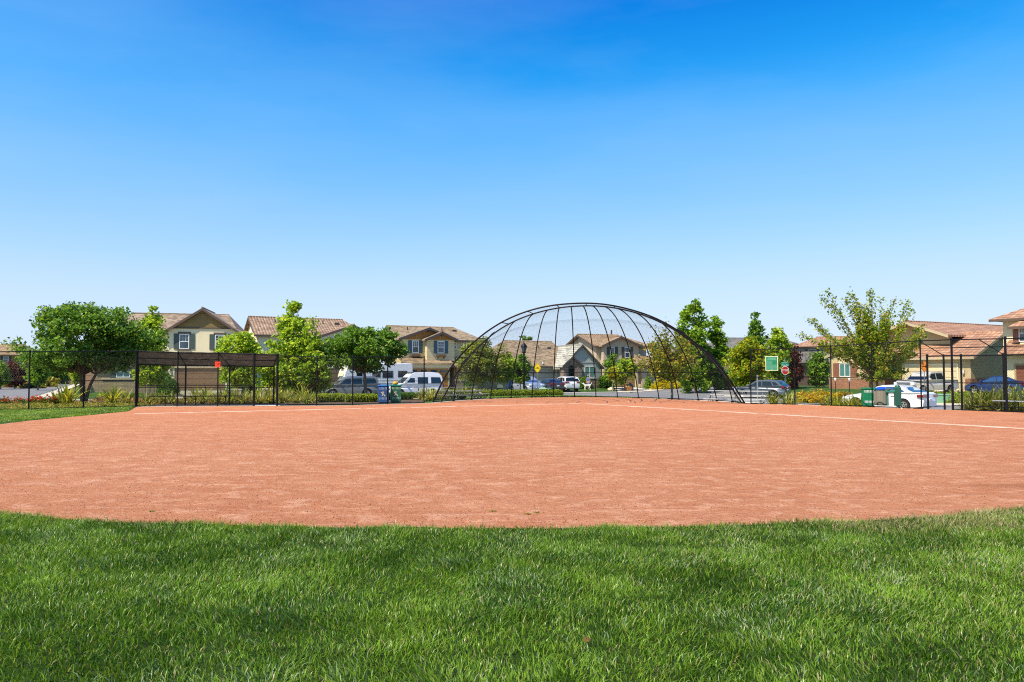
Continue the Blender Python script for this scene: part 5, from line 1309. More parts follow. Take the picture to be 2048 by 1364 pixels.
def boulder(label, px, Y, s, col, seed, zs=.8):
    q = at(px, 740, Y); rr = random.Random(seed); bm = bmesh.new(); bmesh.ops.create_icosphere(bm, subdivisions=3, radius=1)
    o3 = [Vector((rr.uniform(-1, 1), rr.uniform(-1, 1), rr.uniform(-1, 1))).normalized() for _ in range(9)]
    for v in bm.verts:
        d = v.co.normalized(); k = 1
        for a in o3: k = min(k, .72 / max(.3, d.dot(a)) if d.dot(a) > .68 else k)
        v.co = d * k * s * (1 + rr.uniform(-.03, .03)); v.co.z *= zs
    me = bpy.data.meshes.new('boulder'); bm.to_mesh(me); bm.free(); t_ = stucco('rock_' + col[1:], col); me.materials.append(t_)
    o = bpy.data.objects.new('boulder', me); COL.objects.link(o); o.location = (q.x, q.y, tz(q.x, q.y) + s * zs * .55); tag(o, label, 'boulder')
boulder('tan boulder leaning at the edge of the tan house driveway', 1255.5, 93, .55, '#b5804c', 1, 1.0); boulder('dark grey boulder just behind the tan one by the driveway', 1259.5, 94.2, .45, '#5d6066', 2, 1.3)
boulder('low pale boulder on the verge right of the dog', 1221.5, 92.5, .5, '#cdbba0', 3, .6); boulder('pale flat boulder under the broad dark tree at the left', 186, 49, .5, '#c5a88c', 4, .5); boulder('small pale boulder beside the flat one under the broad dark tree', 177, 48, .3, '#cdb59c', 6, .6)
for i, (px, Y, lab) in enumerate(((1670.5, 62, 'white garden ornament left of its twin before the brick wainscot'), (1698.5, 60.5, 'white slanting garden ornament before the brick wainscot'))):
    q = at(px, 758, Y); g = tz(q.x, q.y); o = empty('garden_ornament', (q.x, q.y, g), R(-50), lab, 'ornament'); z = q.z - g
    MB().lathe([(.05, -.05), (.03, .1), (.025, z * .5), (.03, z - .15)], 10).build('stem', M_BLACK2, o); MB().lathe([(.05, z - .2), (.05, z - .1), (.10, z + .02), (.05, z + .12)], 12).build('bowl', M_SWHT, o, smooth=True)
# ---------------------------------------------------------------- houses
M_WIN = paint('window_white', '#e8e6e0', .5, .05, 3); M_PANE = glass('window_pane', '#2c3d48', .05); M_PANEL = glass('window_pane_teal', '#49706e', .08)
M_EAVE = paint('fascia_brown', '#5d4c40', .7, .15, 2); M_EAVED = paint('fascia_dark', '#4a4442', .7, .15, 2); M_EAVEC = paint('fascia_cream', '#b9a888', .7, .12, 2)
class House:
    def __init__(s, label, px, Y, a, py=None, g=None, name='house'):
        q = at(px, 740, Y); s.A = Vector((q.x, q.y, 0)); s.a = a; s.d = Vector((math.cos(a), math.sin(a), 0)); s.e = Vector((-math.sin(a), math.cos(a), 0))
        s.g = tz(q.x, q.y) if g is None else g
        s.r = empty(name, (q.x, q.y, s.g), a, label, 'house')
    def x(s, px, d=0.0):
        b = s.A + s.e * d; k = (px - 1024) / FPX / CP
        return (k * b.y - b.x) / (s.d.x - k * s.d.y)
    def z(s, px, py, d=0.0):
        p = s.A + s.e * d + s.d * s.x(px, d); return at(px, py, p.y).z - s.g
    def wall(s, x0, x1, y0, y1, z1, m, z0=-.6, name='wall'): return MB().box(x0, x1, y0, y1, z0, z1).build(name, m, s.r)
    def slab(s, mb, p, th=.17): mb.hexa([(q[0], q[1], q[2] - th) for q in p] + list(p))
    def gable_y(s, x0, x1, y0, y1, ze, zr, m, ox=.4, oy=.45, xr=None, trim=None, name='roof', th=.17, front=True, zeR=None, board=.24):
        """ridge runs front to back; gable end faces the street"""
        xr = (x0 + x1) / 2 if xr is None else xr; zeR = ze if zeR is None else zeR
        sl = (zr - ze) / (xr - x0); sr = (zr - zeR) / (x1 - xr); a, b = y0 - oy, y1 + oy
        mb = MB(); L = x0 - ox; Rr = x1 + ox; zl, zR = ze - sl * ox, zeR - sr * ox
        s.slab(mb, [(L, a, zl), (xr, a, zr), (xr, b, zr), (L, b, zl)], th); s.slab(mb, [(xr, a, zr), (Rr, a, zR), (Rr, b, zR), (xr, b, zr)], th)
        o = mb.build(name, m, s.r)
        # ridge caps and barge boards
        MB().tube([(xr, a - .02, zr + .01), (xr, b + .02, zr - .02)], .10, 6).build('ridge_cap', m, o)
        if trim and front:
            mb = MB(); t_ = board
            mb.prism([(L, a - .035, zl - th - .1), (xr, a - .035, zr - th - .1), (xr, a - .035, zr - .02), (L, a - .035, zl - .02)], (0, .033, 0)); mb.prism([(xr, a - .035, zr - th - .1), (Rr, a - .035, zR - th - .1), (Rr, a - .035, zR - .02), (xr, a - .035, zr - .02)], (0, .033, 0))
            mb.build('barge_board', trim, s.r)
        return o
    def gable_x(s, x0, x1, y0, y1, ze, zr, m, ox=.4, oy=.45, hip=(0, 0), trim=None, name='roof', th=.17, yr=None, vents=0):
        yr = (y0 + y1) / 2 if yr is None else yr; sf = (zr - ze) / (yr - y0); sb = (zr - ze) / (y1 - yr)
        a, b = y0 - oy, y1 + oy; zf, zb = ze - sf * oy, ze - sb * oy; L, Rr = x0 - ox, x1 + ox; hl, hr = L + hip[0], Rr - hip[1]
        mb = MB(); s.slab(mb, [(L, a, zf), (Rr, a, zf), (hr, yr, zr), (hl, yr, zr)], th); s.slab(mb, [(hl, yr, zr), (hr, yr, zr), (Rr, b, zb), (L, b, zb)], th)
        if hip[0]: mb.prism([(L, a, zf), (hl, yr, zr), (L, b, zb)], (0, 0, -th))
        if hip[1]: mb.prism([(Rr, a, zf), (Rr, b, zb), (hr, yr, zr)], (0, 0, -th))
        o = mb.build(name, m, s.r); MB().tube([(hl, yr, zr + .01), (hr, yr, zr - .02)], .10, 6).build('ridge_cap', m, o)
        if trim:
            mb = MB(); mb.box(L, Rr, a - .05, a - .002, zf - th - .05, zf - .03)
            for e_, h_ in ((L, hip[0]), (Rr, hip[1])):
                if not h_:
                    sg = -1 if e_ == L else 1
                    mb.prism([(e_ + sg * .004, a, zf - th - .08), (e_ + sg * .004, yr, zr - th - .08), (e_ + sg * .004, yr, zr - .02), (e_ + sg * .004, a, zf - .02)], (sg * .04, 0, 0)); mb.prism([(e_ + sg * .004, yr, zr - th - .08), (e_ + sg * .004, b, zb - th - .08), (e_ + sg * .004, b, zb - .02), (e_ + sg * .004, yr, zr - .02)], (sg * .04, 0, 0))
            mb.build('fascia', trim, s.r)
        for k in range(vents):
            q = (.25 + .5 * k / max(1, vents - 1)) if vents > 1 else .6; xx = hl + (hr - hl) * q; yy = yr - (yr - a) * .3; zz = zr - (zr - zf) * .3
            MB().tube([(xx, yy, zz - .1), (xx, yy, zz + .38)], .07, 6).build('vent_pipe', M_EAVED, o); MB().box(xx + 1.3, xx + 1.75, yy - .2, yy + .2, zz - .05, zz + .17).build('roof_vent', M_EAVED, o)
        return o
    def pediment(s, x0, x1, y, zb, ze, zr, m, xr=None, zeR=None, name='gable_wall', t=.2):
        xr = (x0 + x1) / 2 if xr is None else xr; zeR = ze if zeR is None else zeR
        return MB().prism([(x0, y, zb), (x1, y, zb), (x1, y, zeR), (xr, y, zr), (x0, y, ze)], (0, t, 0)).build(name, m, s.r)
    def window(s, x0, x1, z0, z1, y, shutter=None, sw=.42, sill=None, box=None, vert=1, horiz=1, pane=None, header=None):
        f = .07; mb = MB(); yo = y - .06
        mb.box(x0, x1, yo, y - .002, z1 - f, z1); mb.box(x0, x1, yo, y - .002, z0, z0 + f); mb.box(x0, x0 + f, yo, y - .002, z0 + f, z1 - f); mb.box(x1 - f, x1, yo, y - .002, z0 + f, z1 - f)
        if horiz: zm = (z0 + z1) / 2; mb.box(x0 + f, x1 - f, yo + .012, y - .004, zm - .03, zm + .03)
        if vert > 1: xm = (x0 + x1) / 2; mb.box(xm - .04, xm + .04, yo + .008, y - .003, z0 + f, z1 - f)
        w_ = mb.build('window', M_WIN, s.r)
        MB().box(x0 + f, x1 - f, y - .03, y - .012, z0 + f, z1 - f).build('pane', pane or M_PANE, w_)
        mb = MB(); n = 3; zt = (z0 + z1) / 2 + .03
        if horiz:
            for k in range(1, n): xx = x0 + f + (x1 - x0 - 2 * f) * k / n; mb.box(xx - .012, xx + .012, y - .038, y - .031, zt, z1 - f)
            mb.box(x0 + f, x1 - f, y - .0385, y - .0312, (zt + z1 - f) / 2 - .012, (zt + z1 - f) / 2 + .012); mb.build('glazing_bar', M_WIN, w_)
        if shutter:
            for a, b in ((x0 - sw - .03, x0 - .03), (x1 + .03, x1 + sw + .03)): MB().box(a, b, y - .055, y - .003, z0 - .04, z1 + .04).build('shutter', shutter, s.r)
        if header: MB().box(x0 - .12, x1 + .12, y - .09, y - .001, z1 + .05, z1 + .2).build('lintel', header, s.r)
        if sill: MB().box(x0 - .15, x1 + .15, y - .14, y - .001, z0 - .16, z0 - .05).build('sill', sill, s.r)
        if box:
            b = MB().box(x0 - .12, x1 + .12, y - .34, y - .001, z0 - .38, z0 - .17).build('planter_box', box, s.r)
            for xx in (x0 + .05, x1 - .05): MB().prism([(xx - .04, y - .002, z0 - .62), (xx - .04, y - .30, z0 - .385), (xx - .04, y - .002, z0 - .385)], (.08, 0, 0)).build('bracket', box, b)
        return w_
    def garage(s, x0, x1, z0, z1, y, m, frame, lights=0, rows=4, cols=8):
        mb = MB(); mb.box(x0, x1, y - .035, y - .002, z0, z1); d = mb.build('garage_door', m, s.r); dk = paint('groove_dark', '#5f4c3b', .8)
        mb = MB(); rh = (z1 - z0) / rows
        for r_ in range(rows):
            for c in range(cols):
                if lights and r_ == rows - 1: continue
                cw = (x1 - x0) / cols; mb.box(x0 + c * cw + .06, x0 + (c + 1) * cw - .06, y - .042, y - .036, z0 + r_ * rh + .07, z0 + (r_ + 1) * rh - .07)
        mb.build('door_panel', m, d)
        mb = MB()
        for r_ in range(1, rows): mb.box(x0, x1, y - .040, y - .0355, z0 + r_ * rh - .012, z0 + r_ * rh + .012)
        mb.build('groove', dk, d)
        if lights:
            for k in range(lights):
                w_ = (x1 - x0) / lights; MB().box(x0 + k * w_ + .2, x0 + (k + 1) * w_ - .2, y - .05, y - .036, z1 - rh * .72, z1 - rh * .25).build('door_light', M_PANE, d)
        mb = MB(); f = .14; mb.box(x0 - f, x0 - .002, y - .07, y - .001, z0, z1 + f); mb.box(x1 + .002, x1 + f, y - .07, y - .001, z0, z1 + f); mb.box(x0 - .001, x1 + .001, y - .07, y - .001, z1 + .002, z1 + f); mb.build('door_frame', frame, s.r)
        return d
    def downspout(s, x, y, z):
        MB().tube([(x, y - .3, z), (x, y - .25, z - .12), (x, y - .06, z - .4), (x, y - .06, .1)], .045, 6).build('downspout', M_EAVEC, s.r)
    def lamp(s, x, z, y):
        o = MB().box(x - .06, x + .06, y - .05, y - .001, z - .12, z + .12).build('wall_lamp', M_BLACK2, s.r); MB().lathe([(.05, 0), (.1, .06), (.09, .24), (.02, .32)], 8, (x, y - .13, z - .18)).build('lamp_glass', paint('lamp_white', '#e9e4d8', .3), o)

S_CREAM = stucco('stucco_cream', '#eadab2'); S_CREAM2 = stucco('stucco_pale_cream', '#e6dcc0'); S_WHITE = stucco('stucco_offwhite', '#e4dccb'); S_BROWN = stucco('stucco_brown', '#8f7b62'); S_TAN = stucco('stucco_tan', '#c3b196'); S_TAN2 = stucco('stucco_warm_tan', '#cdb78c'); S_GREY = stucco('stucco_grey_green', '#8d948f'); S_GREYL = stucco('stucco_light_grey', '#a9aca6'); S_OCHRE = stucco('stucco_ochre', '#b59a70')
T_BROWN = tiles('tiles_brown', '#766350', '#968269', '#ac967c', .36, .34, False); T_RUST = tiles('tiles_rust', '#7f6650', '#a08468', '#b89c80', .36, .3, True); T_GREY = tiles('tiles_grey_brown', '#75664f', '#957f60', '#aa9474', .34, .34, False); T_PALE = tiles('tiles_pale_grey', '#8d8a7c', '#b3b0a0', '#cbc8b8', .38, .6, False); T_TAN = tiles('tiles_tan', '#8a7050', '#aa8d69', '#bfa37f', .36, .3, True); T_ORANGE = tiles('tiles_orange', '#9c7256', '#ad8264', '#bd9475', .55, .4, True); T_DGREY = tiles('tiles_dark_grey', '#5d5a55', '#77736c', '#8b877e', .36, .36, False)
SH_GREEN = siding('shutter_grey_green', '#4c5a55', .07); SH_BLUE = siding('shutter_slate_blue', '#45606b', .07); SH_DARK = siding('shutter_olive', '#4b4a3c', .07); SH_BROWN = siding('shutter_brown', '#8a5a45', .18, True)
SD_OLIVE = siding('siding_olive', '#8a7144', .2); SD_TAN = siding('siding_tan', '#d6c598', .18); SD_ORANGE = siding('boards_orange', '#a5763c', .22, True); D_BROWN = paint('door_brown', '#8a6d4f', .6, .1, 1); D_WOOD = siding('door_golden_wood', '#b07a38', .3); D_GREY = paint('door_grey', '#8b908b', .6, .08, 1); D_RUST = siding('door_rust_wood', '#8a5038', .28); D_CREAM = paint('door_cream', '#d6c49b', .6, .08, 1); D_TAN = paint('door_tan', '#a3875f', .6, .1, 1); M_PLB = paint('planter_brown', '#6d5238', .7, .15, 3)
ST_WARM = stonework('ledge_stone', '#958464', '#b09d79', '#6f634e', .5, .12); ST_FIELD = stonework('field_stone', '#7a6a5e', '#9b897a', '#4c423b', .34, .2); ST_BRICK = stonework('brick_rust', '#9c6a4f', '#b58465', '#7a5c4a', .3, .1)

# --- house with the olive front gable, left
h = House('cream two-storey house with a wide olive-boarded front gable, behind the shaded dugout', 329, 72.0, R(12), g=.12)
xl, xr_ = h.x(330), h.x(478); ze = h.z(332, 661); zr = h.z(405, 616); xp = h.x(405)
h.wall(xl, xr_, 0, 11, ze - .12, S_CREAM)
h.pediment(xl, xr_, -.002, ze - .12, ze - .12, zr - .25, S_CREAM, xr=xp)
zsd = h.z(405, 655); kx = lambda z_, side: xp + (side) * ((zr - .3 - z_) / (zr - .3 - ze)) * (xp - xl if side < 0 else xr_ - xp)
MB().prism([(kx(zsd, -1), -.045, zsd), (kx(zsd, 1), -.045, zsd), (xp, -.045, zr - .32)], (0, .04, 0)).build('gable_siding', SD_OLIVE, h.r)
MB().box(kx(zsd, -1) - .1, kx(zsd, 1) + .1, -.09, -.003, zsd - .12, zsd).build('band_board', M_EAVE, h.r)
h.gable_y(xl, xr_, 0, 6, ze, zr, T_BROWN, .42, .4, xp, M_EAVE)
MB().box(xp - .35, xp + .35, -.07, -.046, h.z(405, 636), h.z(405, 627)).build('gable_vent', SD_OLIVE, h.r)
xL2 = h.x(196, 1.4)
h.wall(xL2 + 2.2, xl - .01, 1.4, 11, h.z(290, 664, 1.4), S_CREAM, name='wing_wall')
zrm = h.z(300, 627.5, 6.0); h.gable_x(h.x(215, 6), xr_ - .6, 1.4, 10.6, h.z(290, 662, 1.4) + .1, zrm, T_BROWN, .4, .45, (2.6, 1.6), M_EAVE, yr=6.0)
h.wall(xL2, xl - .6, -.3, 1.38, 3.05, ST_WARM, name='stone_wall'); h.gable_x(xL2, xl - .7, -.3, 2.6, 2.95, 3.7, T_BROWN, .3, .4, (.8, .1), M_EAVE)
h.window(h.x(234, -.3), h.x(262, -.3), h.z(248, 755, -.3), h.z(248, 743, -.3), -.3, SH_GREEN, .5, vert=2, horiz=0, pane=M_PANEL)
MB().box(h.x(205, -.3), h.x(270, -.3), -.38, -.302, h.z(240, 759, -.3), h.z(240, 756.5, -.3)).build('stone_ledge', M_EAVEC, h.r)
h.window(h.x(358.8), h.x(378.5), h.z(368, 697.7), h.z(368, 668.2), 0, SH_GREEN, .46, M_EAVE, header=M_EAVE); h.window(h.x(430), h.x(449.5), h.z(440, 698.5), h.z(440, 669.5), 0, SH_GREEN, .46, M_EAVE, header=M_EAVE)
gx0, gx1 = h.x(350.5), h.x(452); gt = h.z(400, 736.5); h.garage(gx0, gx1, 0.02, gt, 0, D_BROWN, S_CREAM2, 0, 4, 8)
MB().box(gx0 - .5, gx1 + .5, -.16, -.075, gt + .02, gt + .28).build('garage_beam', M_EAVEC, h.r)
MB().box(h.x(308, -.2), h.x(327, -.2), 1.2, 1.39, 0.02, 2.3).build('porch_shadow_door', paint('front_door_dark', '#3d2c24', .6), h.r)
h.lamp(h.x(341), 1.9, 0); h.downspout(xr_ - .15, 0, ze - .1)
# --- house with the long brown roof behind the tall pale tree
h = House('pale two-storey house with a long brown tile roof, half hidden by the tall light-green tree', 514, 79, R(27), g=-.05)
dp = 8.5; x1 = h.x(738, 0); ze = h.z(560, 666, 0); yr = 4.2; zr = h.z(620, 637.3, yr)
h.wall(0, x1, 0, dp, ze - .1, S_CREAM2); 
for xx in (0.0,): MB().prism([(xx, 0.002, ze - .1), (xx, dp - .002, ze - .1), (xx, yr, zr - .25)], (.2, 0, 0)).build('gable_wall', S_CREAM2, h.r)
h.gable_x(0, x1, 0, dp, ze, zr, T_RUST, .35, .45, (0, 2.2), M_EAVE, yr=yr, vents=2)
gx0, gxp, gx1 = h.x(641, -1.2), h.x(706, -1.2), h.x(752, -1.2); gze = h.z(641, 670, -1.2); gzr = h.z(706, 649.5, -1.2)
h.wall(gx0, gx1, -1.2, .5, gze - .1, S_WHITE, name='front_wall'); h.pediment(gx0, gx1, -1.203, gze - .1, gze - .1, gzr - .22, S_WHITE, gxp); h.gable_y(gx0, gx1, -1.2, 3.2, gze, gzr, T_RUST, .35, .4, gxp, M_EAVE)
h.window(h.x(665, -1.2), h.x(678, -1.2), h.z(670, 696, -1.2), h.z(670, 676, -1.2), -1.2, SH_BROWN, .4, pane=M_PANEL)
h.window(h.x(560), h.x(572), h.z(566, 700), h.z(566, 682), 0, None); 
MB().box(-.045, -.002, 2.4, 3.3, h.z(520, 690, 2.8), h.z(520, 682, 2.8)).build('side_window', M_PANE, h.r)
h.garage(h.x(648, -1.2), h.x(690, -1.2), .02, 2.25, -1.2, D_BROWN, S_CREAM, 0)
# --- tan house with two boarded gables and wooden garage door
h = House('tan two-storey house with twin orange-boarded gables and golden garage door behind the white van', 799, 83.0, R(25), g=-.28)
dp = 10; x1 = h.x(966, 0); yr = 5; ze = h.z(930, 677.5, 0); zr = h.z(850, 653.8, yr)
h.wall(.3, x1, .6, dp, ze - .1, SD_TAN)
for xx in (.3,): MB().prism([(xx, .62, ze - .1), (xx, dp - .02, ze - .1), (xx, yr, zr - .25)], (.2, 0, 0)).build('gable_wall', SD_ORANGE, h.r)
h.gable_x(.3, x1, 0.6, dp, ze, zr, T_GREY, .4, .4, (0, 2.0), M_EAVED, yr=yr, vents=2)
ax0, axp, ax1 = h.x(803), h.x(856.8), h.x(905); aze, azr = h.z(803, 673.5), h.z(856.8, 655)
h.wall(ax0, ax1 - .4, 0, .62, aze - .08, SD_TAN, name='front_wall'); h.pediment(ax0, ax1 - .4, -.003, aze - .25, aze - .2, azr - .2, SD_ORANGE, axp); h.gable_y(ax0, ax1, 0, 4.5, aze, azr, T_GREY, .45, .45, axp, M_EAVED)
bx0, bxp, bx1 = h.x(854, -.9), h.x(882.4, -.9), h.x(909, -.9); bze, bzr = h.z(854, 675.5, -.9), h.z(882.4, 663.3, -.9)
zfl = h.z(880, 712, -.9)
h.wall(bx0, bx1, -.9, -.004, bze - .06, SD_TAN, z0=zfl - .5, name='bay_wall'); h.pediment(bx0, bx1, -.903, bze - .2, bze - .15, bzr - .18, SD_ORANGE, bxp); h.gable_y(bx0, bx1, -.9, 2.5, bze, bzr, T_GREY, .42, .45, bxp, M_EAVED)
for xx, zz in ((bx0 - .2, bze - .35), (bx1 + .1, bze - .35), (bxp, bzr - .45)): MB().box(xx - .09, xx + .09, -1.3, -.905, zz, zz + .18).build('gable_bracket', M_EAVED, h.r)
for xx, zz in ((ax0 - .1, aze - .4), (axp, azr - .5)): MB().box(xx - .09, xx + .09, -.45, -.004, zz, zz + .18).build('gable_bracket', M_EAVED, h.r)
h.window(h.x(824), h.x(837.5), h.z(830, 705.5), h.z(830, 681.5), 0, SH_BLUE, .40, box=M_PLB, pane=M_PANE); h.window(h.x(875, -.9), h.x(888.6, -.9), h.z(880, 706.3, -.9), h.z(880, 682.3, -.9), -.9, SH_BLUE, .40, box=M_PLB)
h.window(h.x(907.5, .6), h.x(913, .6), h.z(910, 698.5, .6), h.z(910, 684.5, .6), .6, None); h.window(h.x(926, .6), h.x(936, .6), h.z(930, 694, .6), h.z(930, 685.5, .6), .6, None, horiz=0); h.window(h.x(946, .6), h.x(956, .6), h.z(950, 694, .6), h.z(950, 685.5, .6), .6, None, horiz=0)
h.downspout(ax1 - .5, 0, bze - .3)
# porch roof over the garage
px0, px1 = h.x(806, -1.6), h.x(905, -1.6); zlo, zhi = h.z(850, 726, -1.6), h.z(850, 715, 0)
mb = MB(); h.slab(mb, [(px0, -2.0, zlo), (px1, -2.0, zlo), (px1, -.004, zhi), (px0, -.004, zhi)], .16); mb.build('porch_roof', T_GREY, h.r)
h.wall(px0 + .3, px1 - .3, -1.6, -.02, zlo - .12, S_TAN2, name='garage_wall'); MB().box(px0 + .1, px1 - .1, -1.75, -1.602, h.z(850, 735, -1.6), zlo - .14).build('garage_beam', S_CREAM, h.r)
h.garage(h.x(818, -1.6), h.x(896, -1.6), .0, h.z(850, 737, -1.6), -1.6, D_WOOD, S_TAN2, 4, 4, 8); h.lamp(h.x(813, -1.6), 2.0, -1.6)
# right wing, one storey, with stone-footed porch post
wx0, wx1 = h.x(907, -.6), h.x(996, -.6); zw = h.z(950, 731, -.6)
h.wall(wx0 + .1, wx1, -.4, .58, zw - .1, S_OCHRE, name='wing_wall'); mb = MB(); h.slab(mb, [(wx0 - .6, -1.6, zw - .05), (wx1 + .5, -1.6, zw - .05), (wx1 + .2, .59, zw + 1.0), (wx0 - .2, .59, zw + 1.0)], .16); mb.build('porch_roof', T_GREY, h.r)
c0 = h.x(915.5, -1.3); MB().box(c0 - .2, c0 + .2, -1.5, -1.1, 1.15, zw - .2).build('porch_post', paint('post_wood', '#a9763d', .7, .15, 3), h.r); MB().box(c0 - .4, c0 + .55, -1.7, -.9, -.3, 1.15).build('stone_base', ST_WARM, h.r); MB().box(c0 - .45, c0 + .6, -1.75, -.85, 1.15, 1.25).build('stone_cap', M_CONC, h.r)
MB().box(wx0 + 1.0, wx1 - .1, -.46, -.402, -.3, 1.0).build('stone_skirt', ST_WARM, h.r)
MB().box(h.x(938, -.4), h.x(950, -.4), -.45, -.401, 0, 2.1).build('front_door', paint('front_door_wood', '#5a4028', .6, .2, 3), h.r)
# --- grey one-storey house with stone entry
h = House('grey-green one-storey house with a stone entry gable and long low brown roof', 1056, 96.5, R(18), g=-.02)
x1 = h.x(1202); yr = 7; ze = h.z(1090, 728.3); zr = h.z(1060, 682.5, yr); xA = h.x(985)
h.wall(xA, x1, 0, 11, ze - .1, S_GREY); h.gable_x(xA - .5, h.x(1150), 0, 11.5, ze, zr, T_GREY, .5, .5, (4.5, 1.0), M_EAVED, yr=yr, vents=1)
for xx in (): pass
gl, gp_, gr = h.x(1128, -2.5), h.x(1163.5, -2.5), h.x(1203, -2.5); gze, gzr = h.z(1203, 729, -2.5), h.z(1163.5, 688.5, -2.5)
h.wall(gl, gr - .2, -2.5, -.01, gze - .1, S_GREY, name='front_wall'); h.pediment(gl, gr - .2, -2.503, gze - .2, gze - .2, gzr - .25, S_GREYL, gp_); h.gable_y(gl - .3, gr - .2, -2.5, 7, gze - .05, gzr, T_PALE, .4, .35, gp_, M_EAVED, zeR=gze)
MB().box(gl, gr - .2, -2.56, -2.504, h.z(1180, 725.5, -2.5), h.z(1180, 723.8, -2.5)).build('band_board', S_GREYL, h.r)
sl_, sp, sr_ = h.x(1127, -3.6), h.x(1144.8, -3.6), h.x(1163.5, -3.6); sze, szr = h.z(1127, 728, -3.6), h.z(1144.8, 711, -3.6)
# stone entry with arched opening
def arched(x0, x1, xa, xb, z0, zs, zt, y, th, ztopf, m, name):
    """wall face x0..x1 up to a gable line with an arched doorway xa..xb"""
    pts = [(x0, z0), (xa, z0), (xa, zs)]; n = 10
    for k in range(1, n): t_ = math.pi * (1 - k / n); pts.append(((xa + xb) / 2 + (xb - xa) / 2 * math.cos(t_), zs + (zt - zs) * math.sin(t_)))
    pts += [(xb, zs), (xb, z0), (x1, z0)] + ztopf
    tri = geometry.tessellate_polygon([[Vector((p[0], p[1], 0)) for p in pts]]); mb = MB()
    for q in tri: mb.poly([(pts[k][0], y, pts[k][1]) for k in q]); mb.poly([(pts[k][0], y + th, pts[k][1]) for k in reversed(q)])
    for k in range(len(pts)):
        a, b = pts[k], pts[(k + 1) % len(pts)]; mb.poly([(a[0], y, a[1]), (b[0], y, b[1]), (b[0], y + th, b[1]), (a[0], y + th, a[1])])
    return mb.build(name, m, h.r)
arched(sl_, sr_, h.x(1136.3, -3.6), h.x(1149.2, -3.6), -.4, h.z(1143, 735, -3.6), h.z(1143, 730, -3.6), -3.6, .35, [(sr_, sze - .05), (sp, szr - .2), (sl_, sze - .05)], ST_FIELD, 'stone_entry')
for xx in (sl_, sr_ - .3): h.wall(xx, xx + .3, -3.24, -2.52, sze - .1, ST_FIELD, name='entry_side')
h.gable_y(sl_, sr_, -3.6, -1.0, sze, szr, T_PALE, .25, .25, sp, M_EAVED)
MB().box(h.x(1138, -2.6), h.x(1148, -2.6), -2.56, -2.506, 0, 2.2).build('front_door', paint('front_door_teal', '#24363a', .5, .2, 2), h.r)
h.window(h.x(1169, -2.5), h.x(1189, -2.5), h.z(1180, 755, -2.5), h.z(1180, 732.5, -2.5), -2.5, None, vert=2, horiz=0, pane=M_PANEL, sill=S_GREYL)
MB().box(h.x(1166, -2.5), gr - .18, -2.58, -2.505, -.4, h.z(1190, 757, -2.5)).build('stone_skirt', ST_FIELD, h.r)
h.garage(h.x(1060), h.x(1109), 0, h.z(1090, 738.3), 0, D_GREY, S_GREYL, 0, 4, 8); h.window(h.x(1111.5), h.x(1118), h.z(1115, 755), h.z(1115, 739), 0, None, horiz=0, pane=M_PANE); h.lamp(h.x(1085), 3.0, 0)
MB().box(h.x(1058), h.x(1122), -.08, -.002, h.z(1090, 737.6), h.z(1090, 735.6)).build('band_board', S_GREYL, h.r)
# --- tan two-storey house
h = House('tan two-storey house with olive shutters and an arched porch, behind the backstop', 1193, 100, R(17), g=-.05)
dp = 11.0; x1 = h.x(1345); yr = 5.5; ze = h.z(1215, 689.5); zr = h.z(1200, 669.5, yr); x2 = h.x(1292)
h.wall(0, x2, 0, dp, ze - .1, S_TAN); MB().prism([(0, .002, ze - .1), (0, dp - .002, ze - .1), (0, yr, zr - .3)], (.2, 0, 0)).build('gable_wall', S_TAN, h.r)
h.gable_x(0, x2 + .5, 0, dp, ze, zr, T_TAN, .5, .5, (0, 2.5), M_EAVE, yr=yr)
gl, gp_, gr = h.x(1207, -1.0), h.x(1240.5, -1.0), h.x(1277, -1.0); gze, gzr = h.z(1207, 688, -1), h.z(1240.5, 672.6, -1)
h.wall(gl, gr, -1.0, .3, gze - .1, S_TAN, name='front_wall'); h.pediment(gl, gr, -1.003, gze - .15, gze - .15, gzr - .25, S_TAN, gp_); h.gable_y(gl, gr, -1, 4, gze, gzr, T_TAN, .45, .45, gp_, M_EAVE)
for p0, p1, b, tp in ((1219.8, 1229.3, 713.5, 694.3), (1249.2, 1259.8, 715.5, 694.5)): h.window(h.x(p0, -1), h.x(p1, -1), h.z(p0, b, -1), h.z(p0, tp, -1), -1.0, SH_DARK, .40, M_EAVE)
h.garage(h.x(1228, -1), h.x(1272, -1), 0, h.z(1250, 744, -1), -1, D_TAN, S_TAN, 0, 4, 8)
MB().tube([(h.x(1232, 5), 6.5, zr - .3), (h.x(1232, 5), 6.5, zr + .75)], .12, 8).build('chimney_pipe', M_EAVED, h.r)
pl_, pr_ = h.x(1272, -2.6), h.x(1293, -2.6); zp = h.z(1280, 726, -2.6)
arched(pl_, pr_, h.x(1276, -2.6), h.x(1283.5, -2.6), -.4, h.z(1280, 741, -2.6), h.z(1280, 735.5, -2.6), -2.6, .4, [(pr_, zp - .1), (pl_, zp - .1)], S_TAN, 'porch_arch')
h.wall(pr_ - .45, pr_ - .01, -2.19, -.02, zp - .12, S_TAN, name='porch_side'); MB().box(pl_ + .6, pr_ - .6, -.07, -.003, 0, 2.2).build('front_door', paint('front_door_wood', '#5a4028', .6, .2, 3), h.r)
h.gable_x(pl_ - .1, pr_ + 2.0, -2.6, .5, zp, zp + .9, T_TAN, .4, .4, (1.2, 1.2), M_EAVE)
h.wall(pr_, x1, -1.4, 6, h.z(1320, 735, -1.4), S_TAN, name='wing_wall'); h.gable_x(pr_ + .2, x1, -1.4, 6, h.z(1320, 733, -1.4), h.z(1320, 716, 2), T_TAN, .4, .4, (2, 2), M_EAVE)
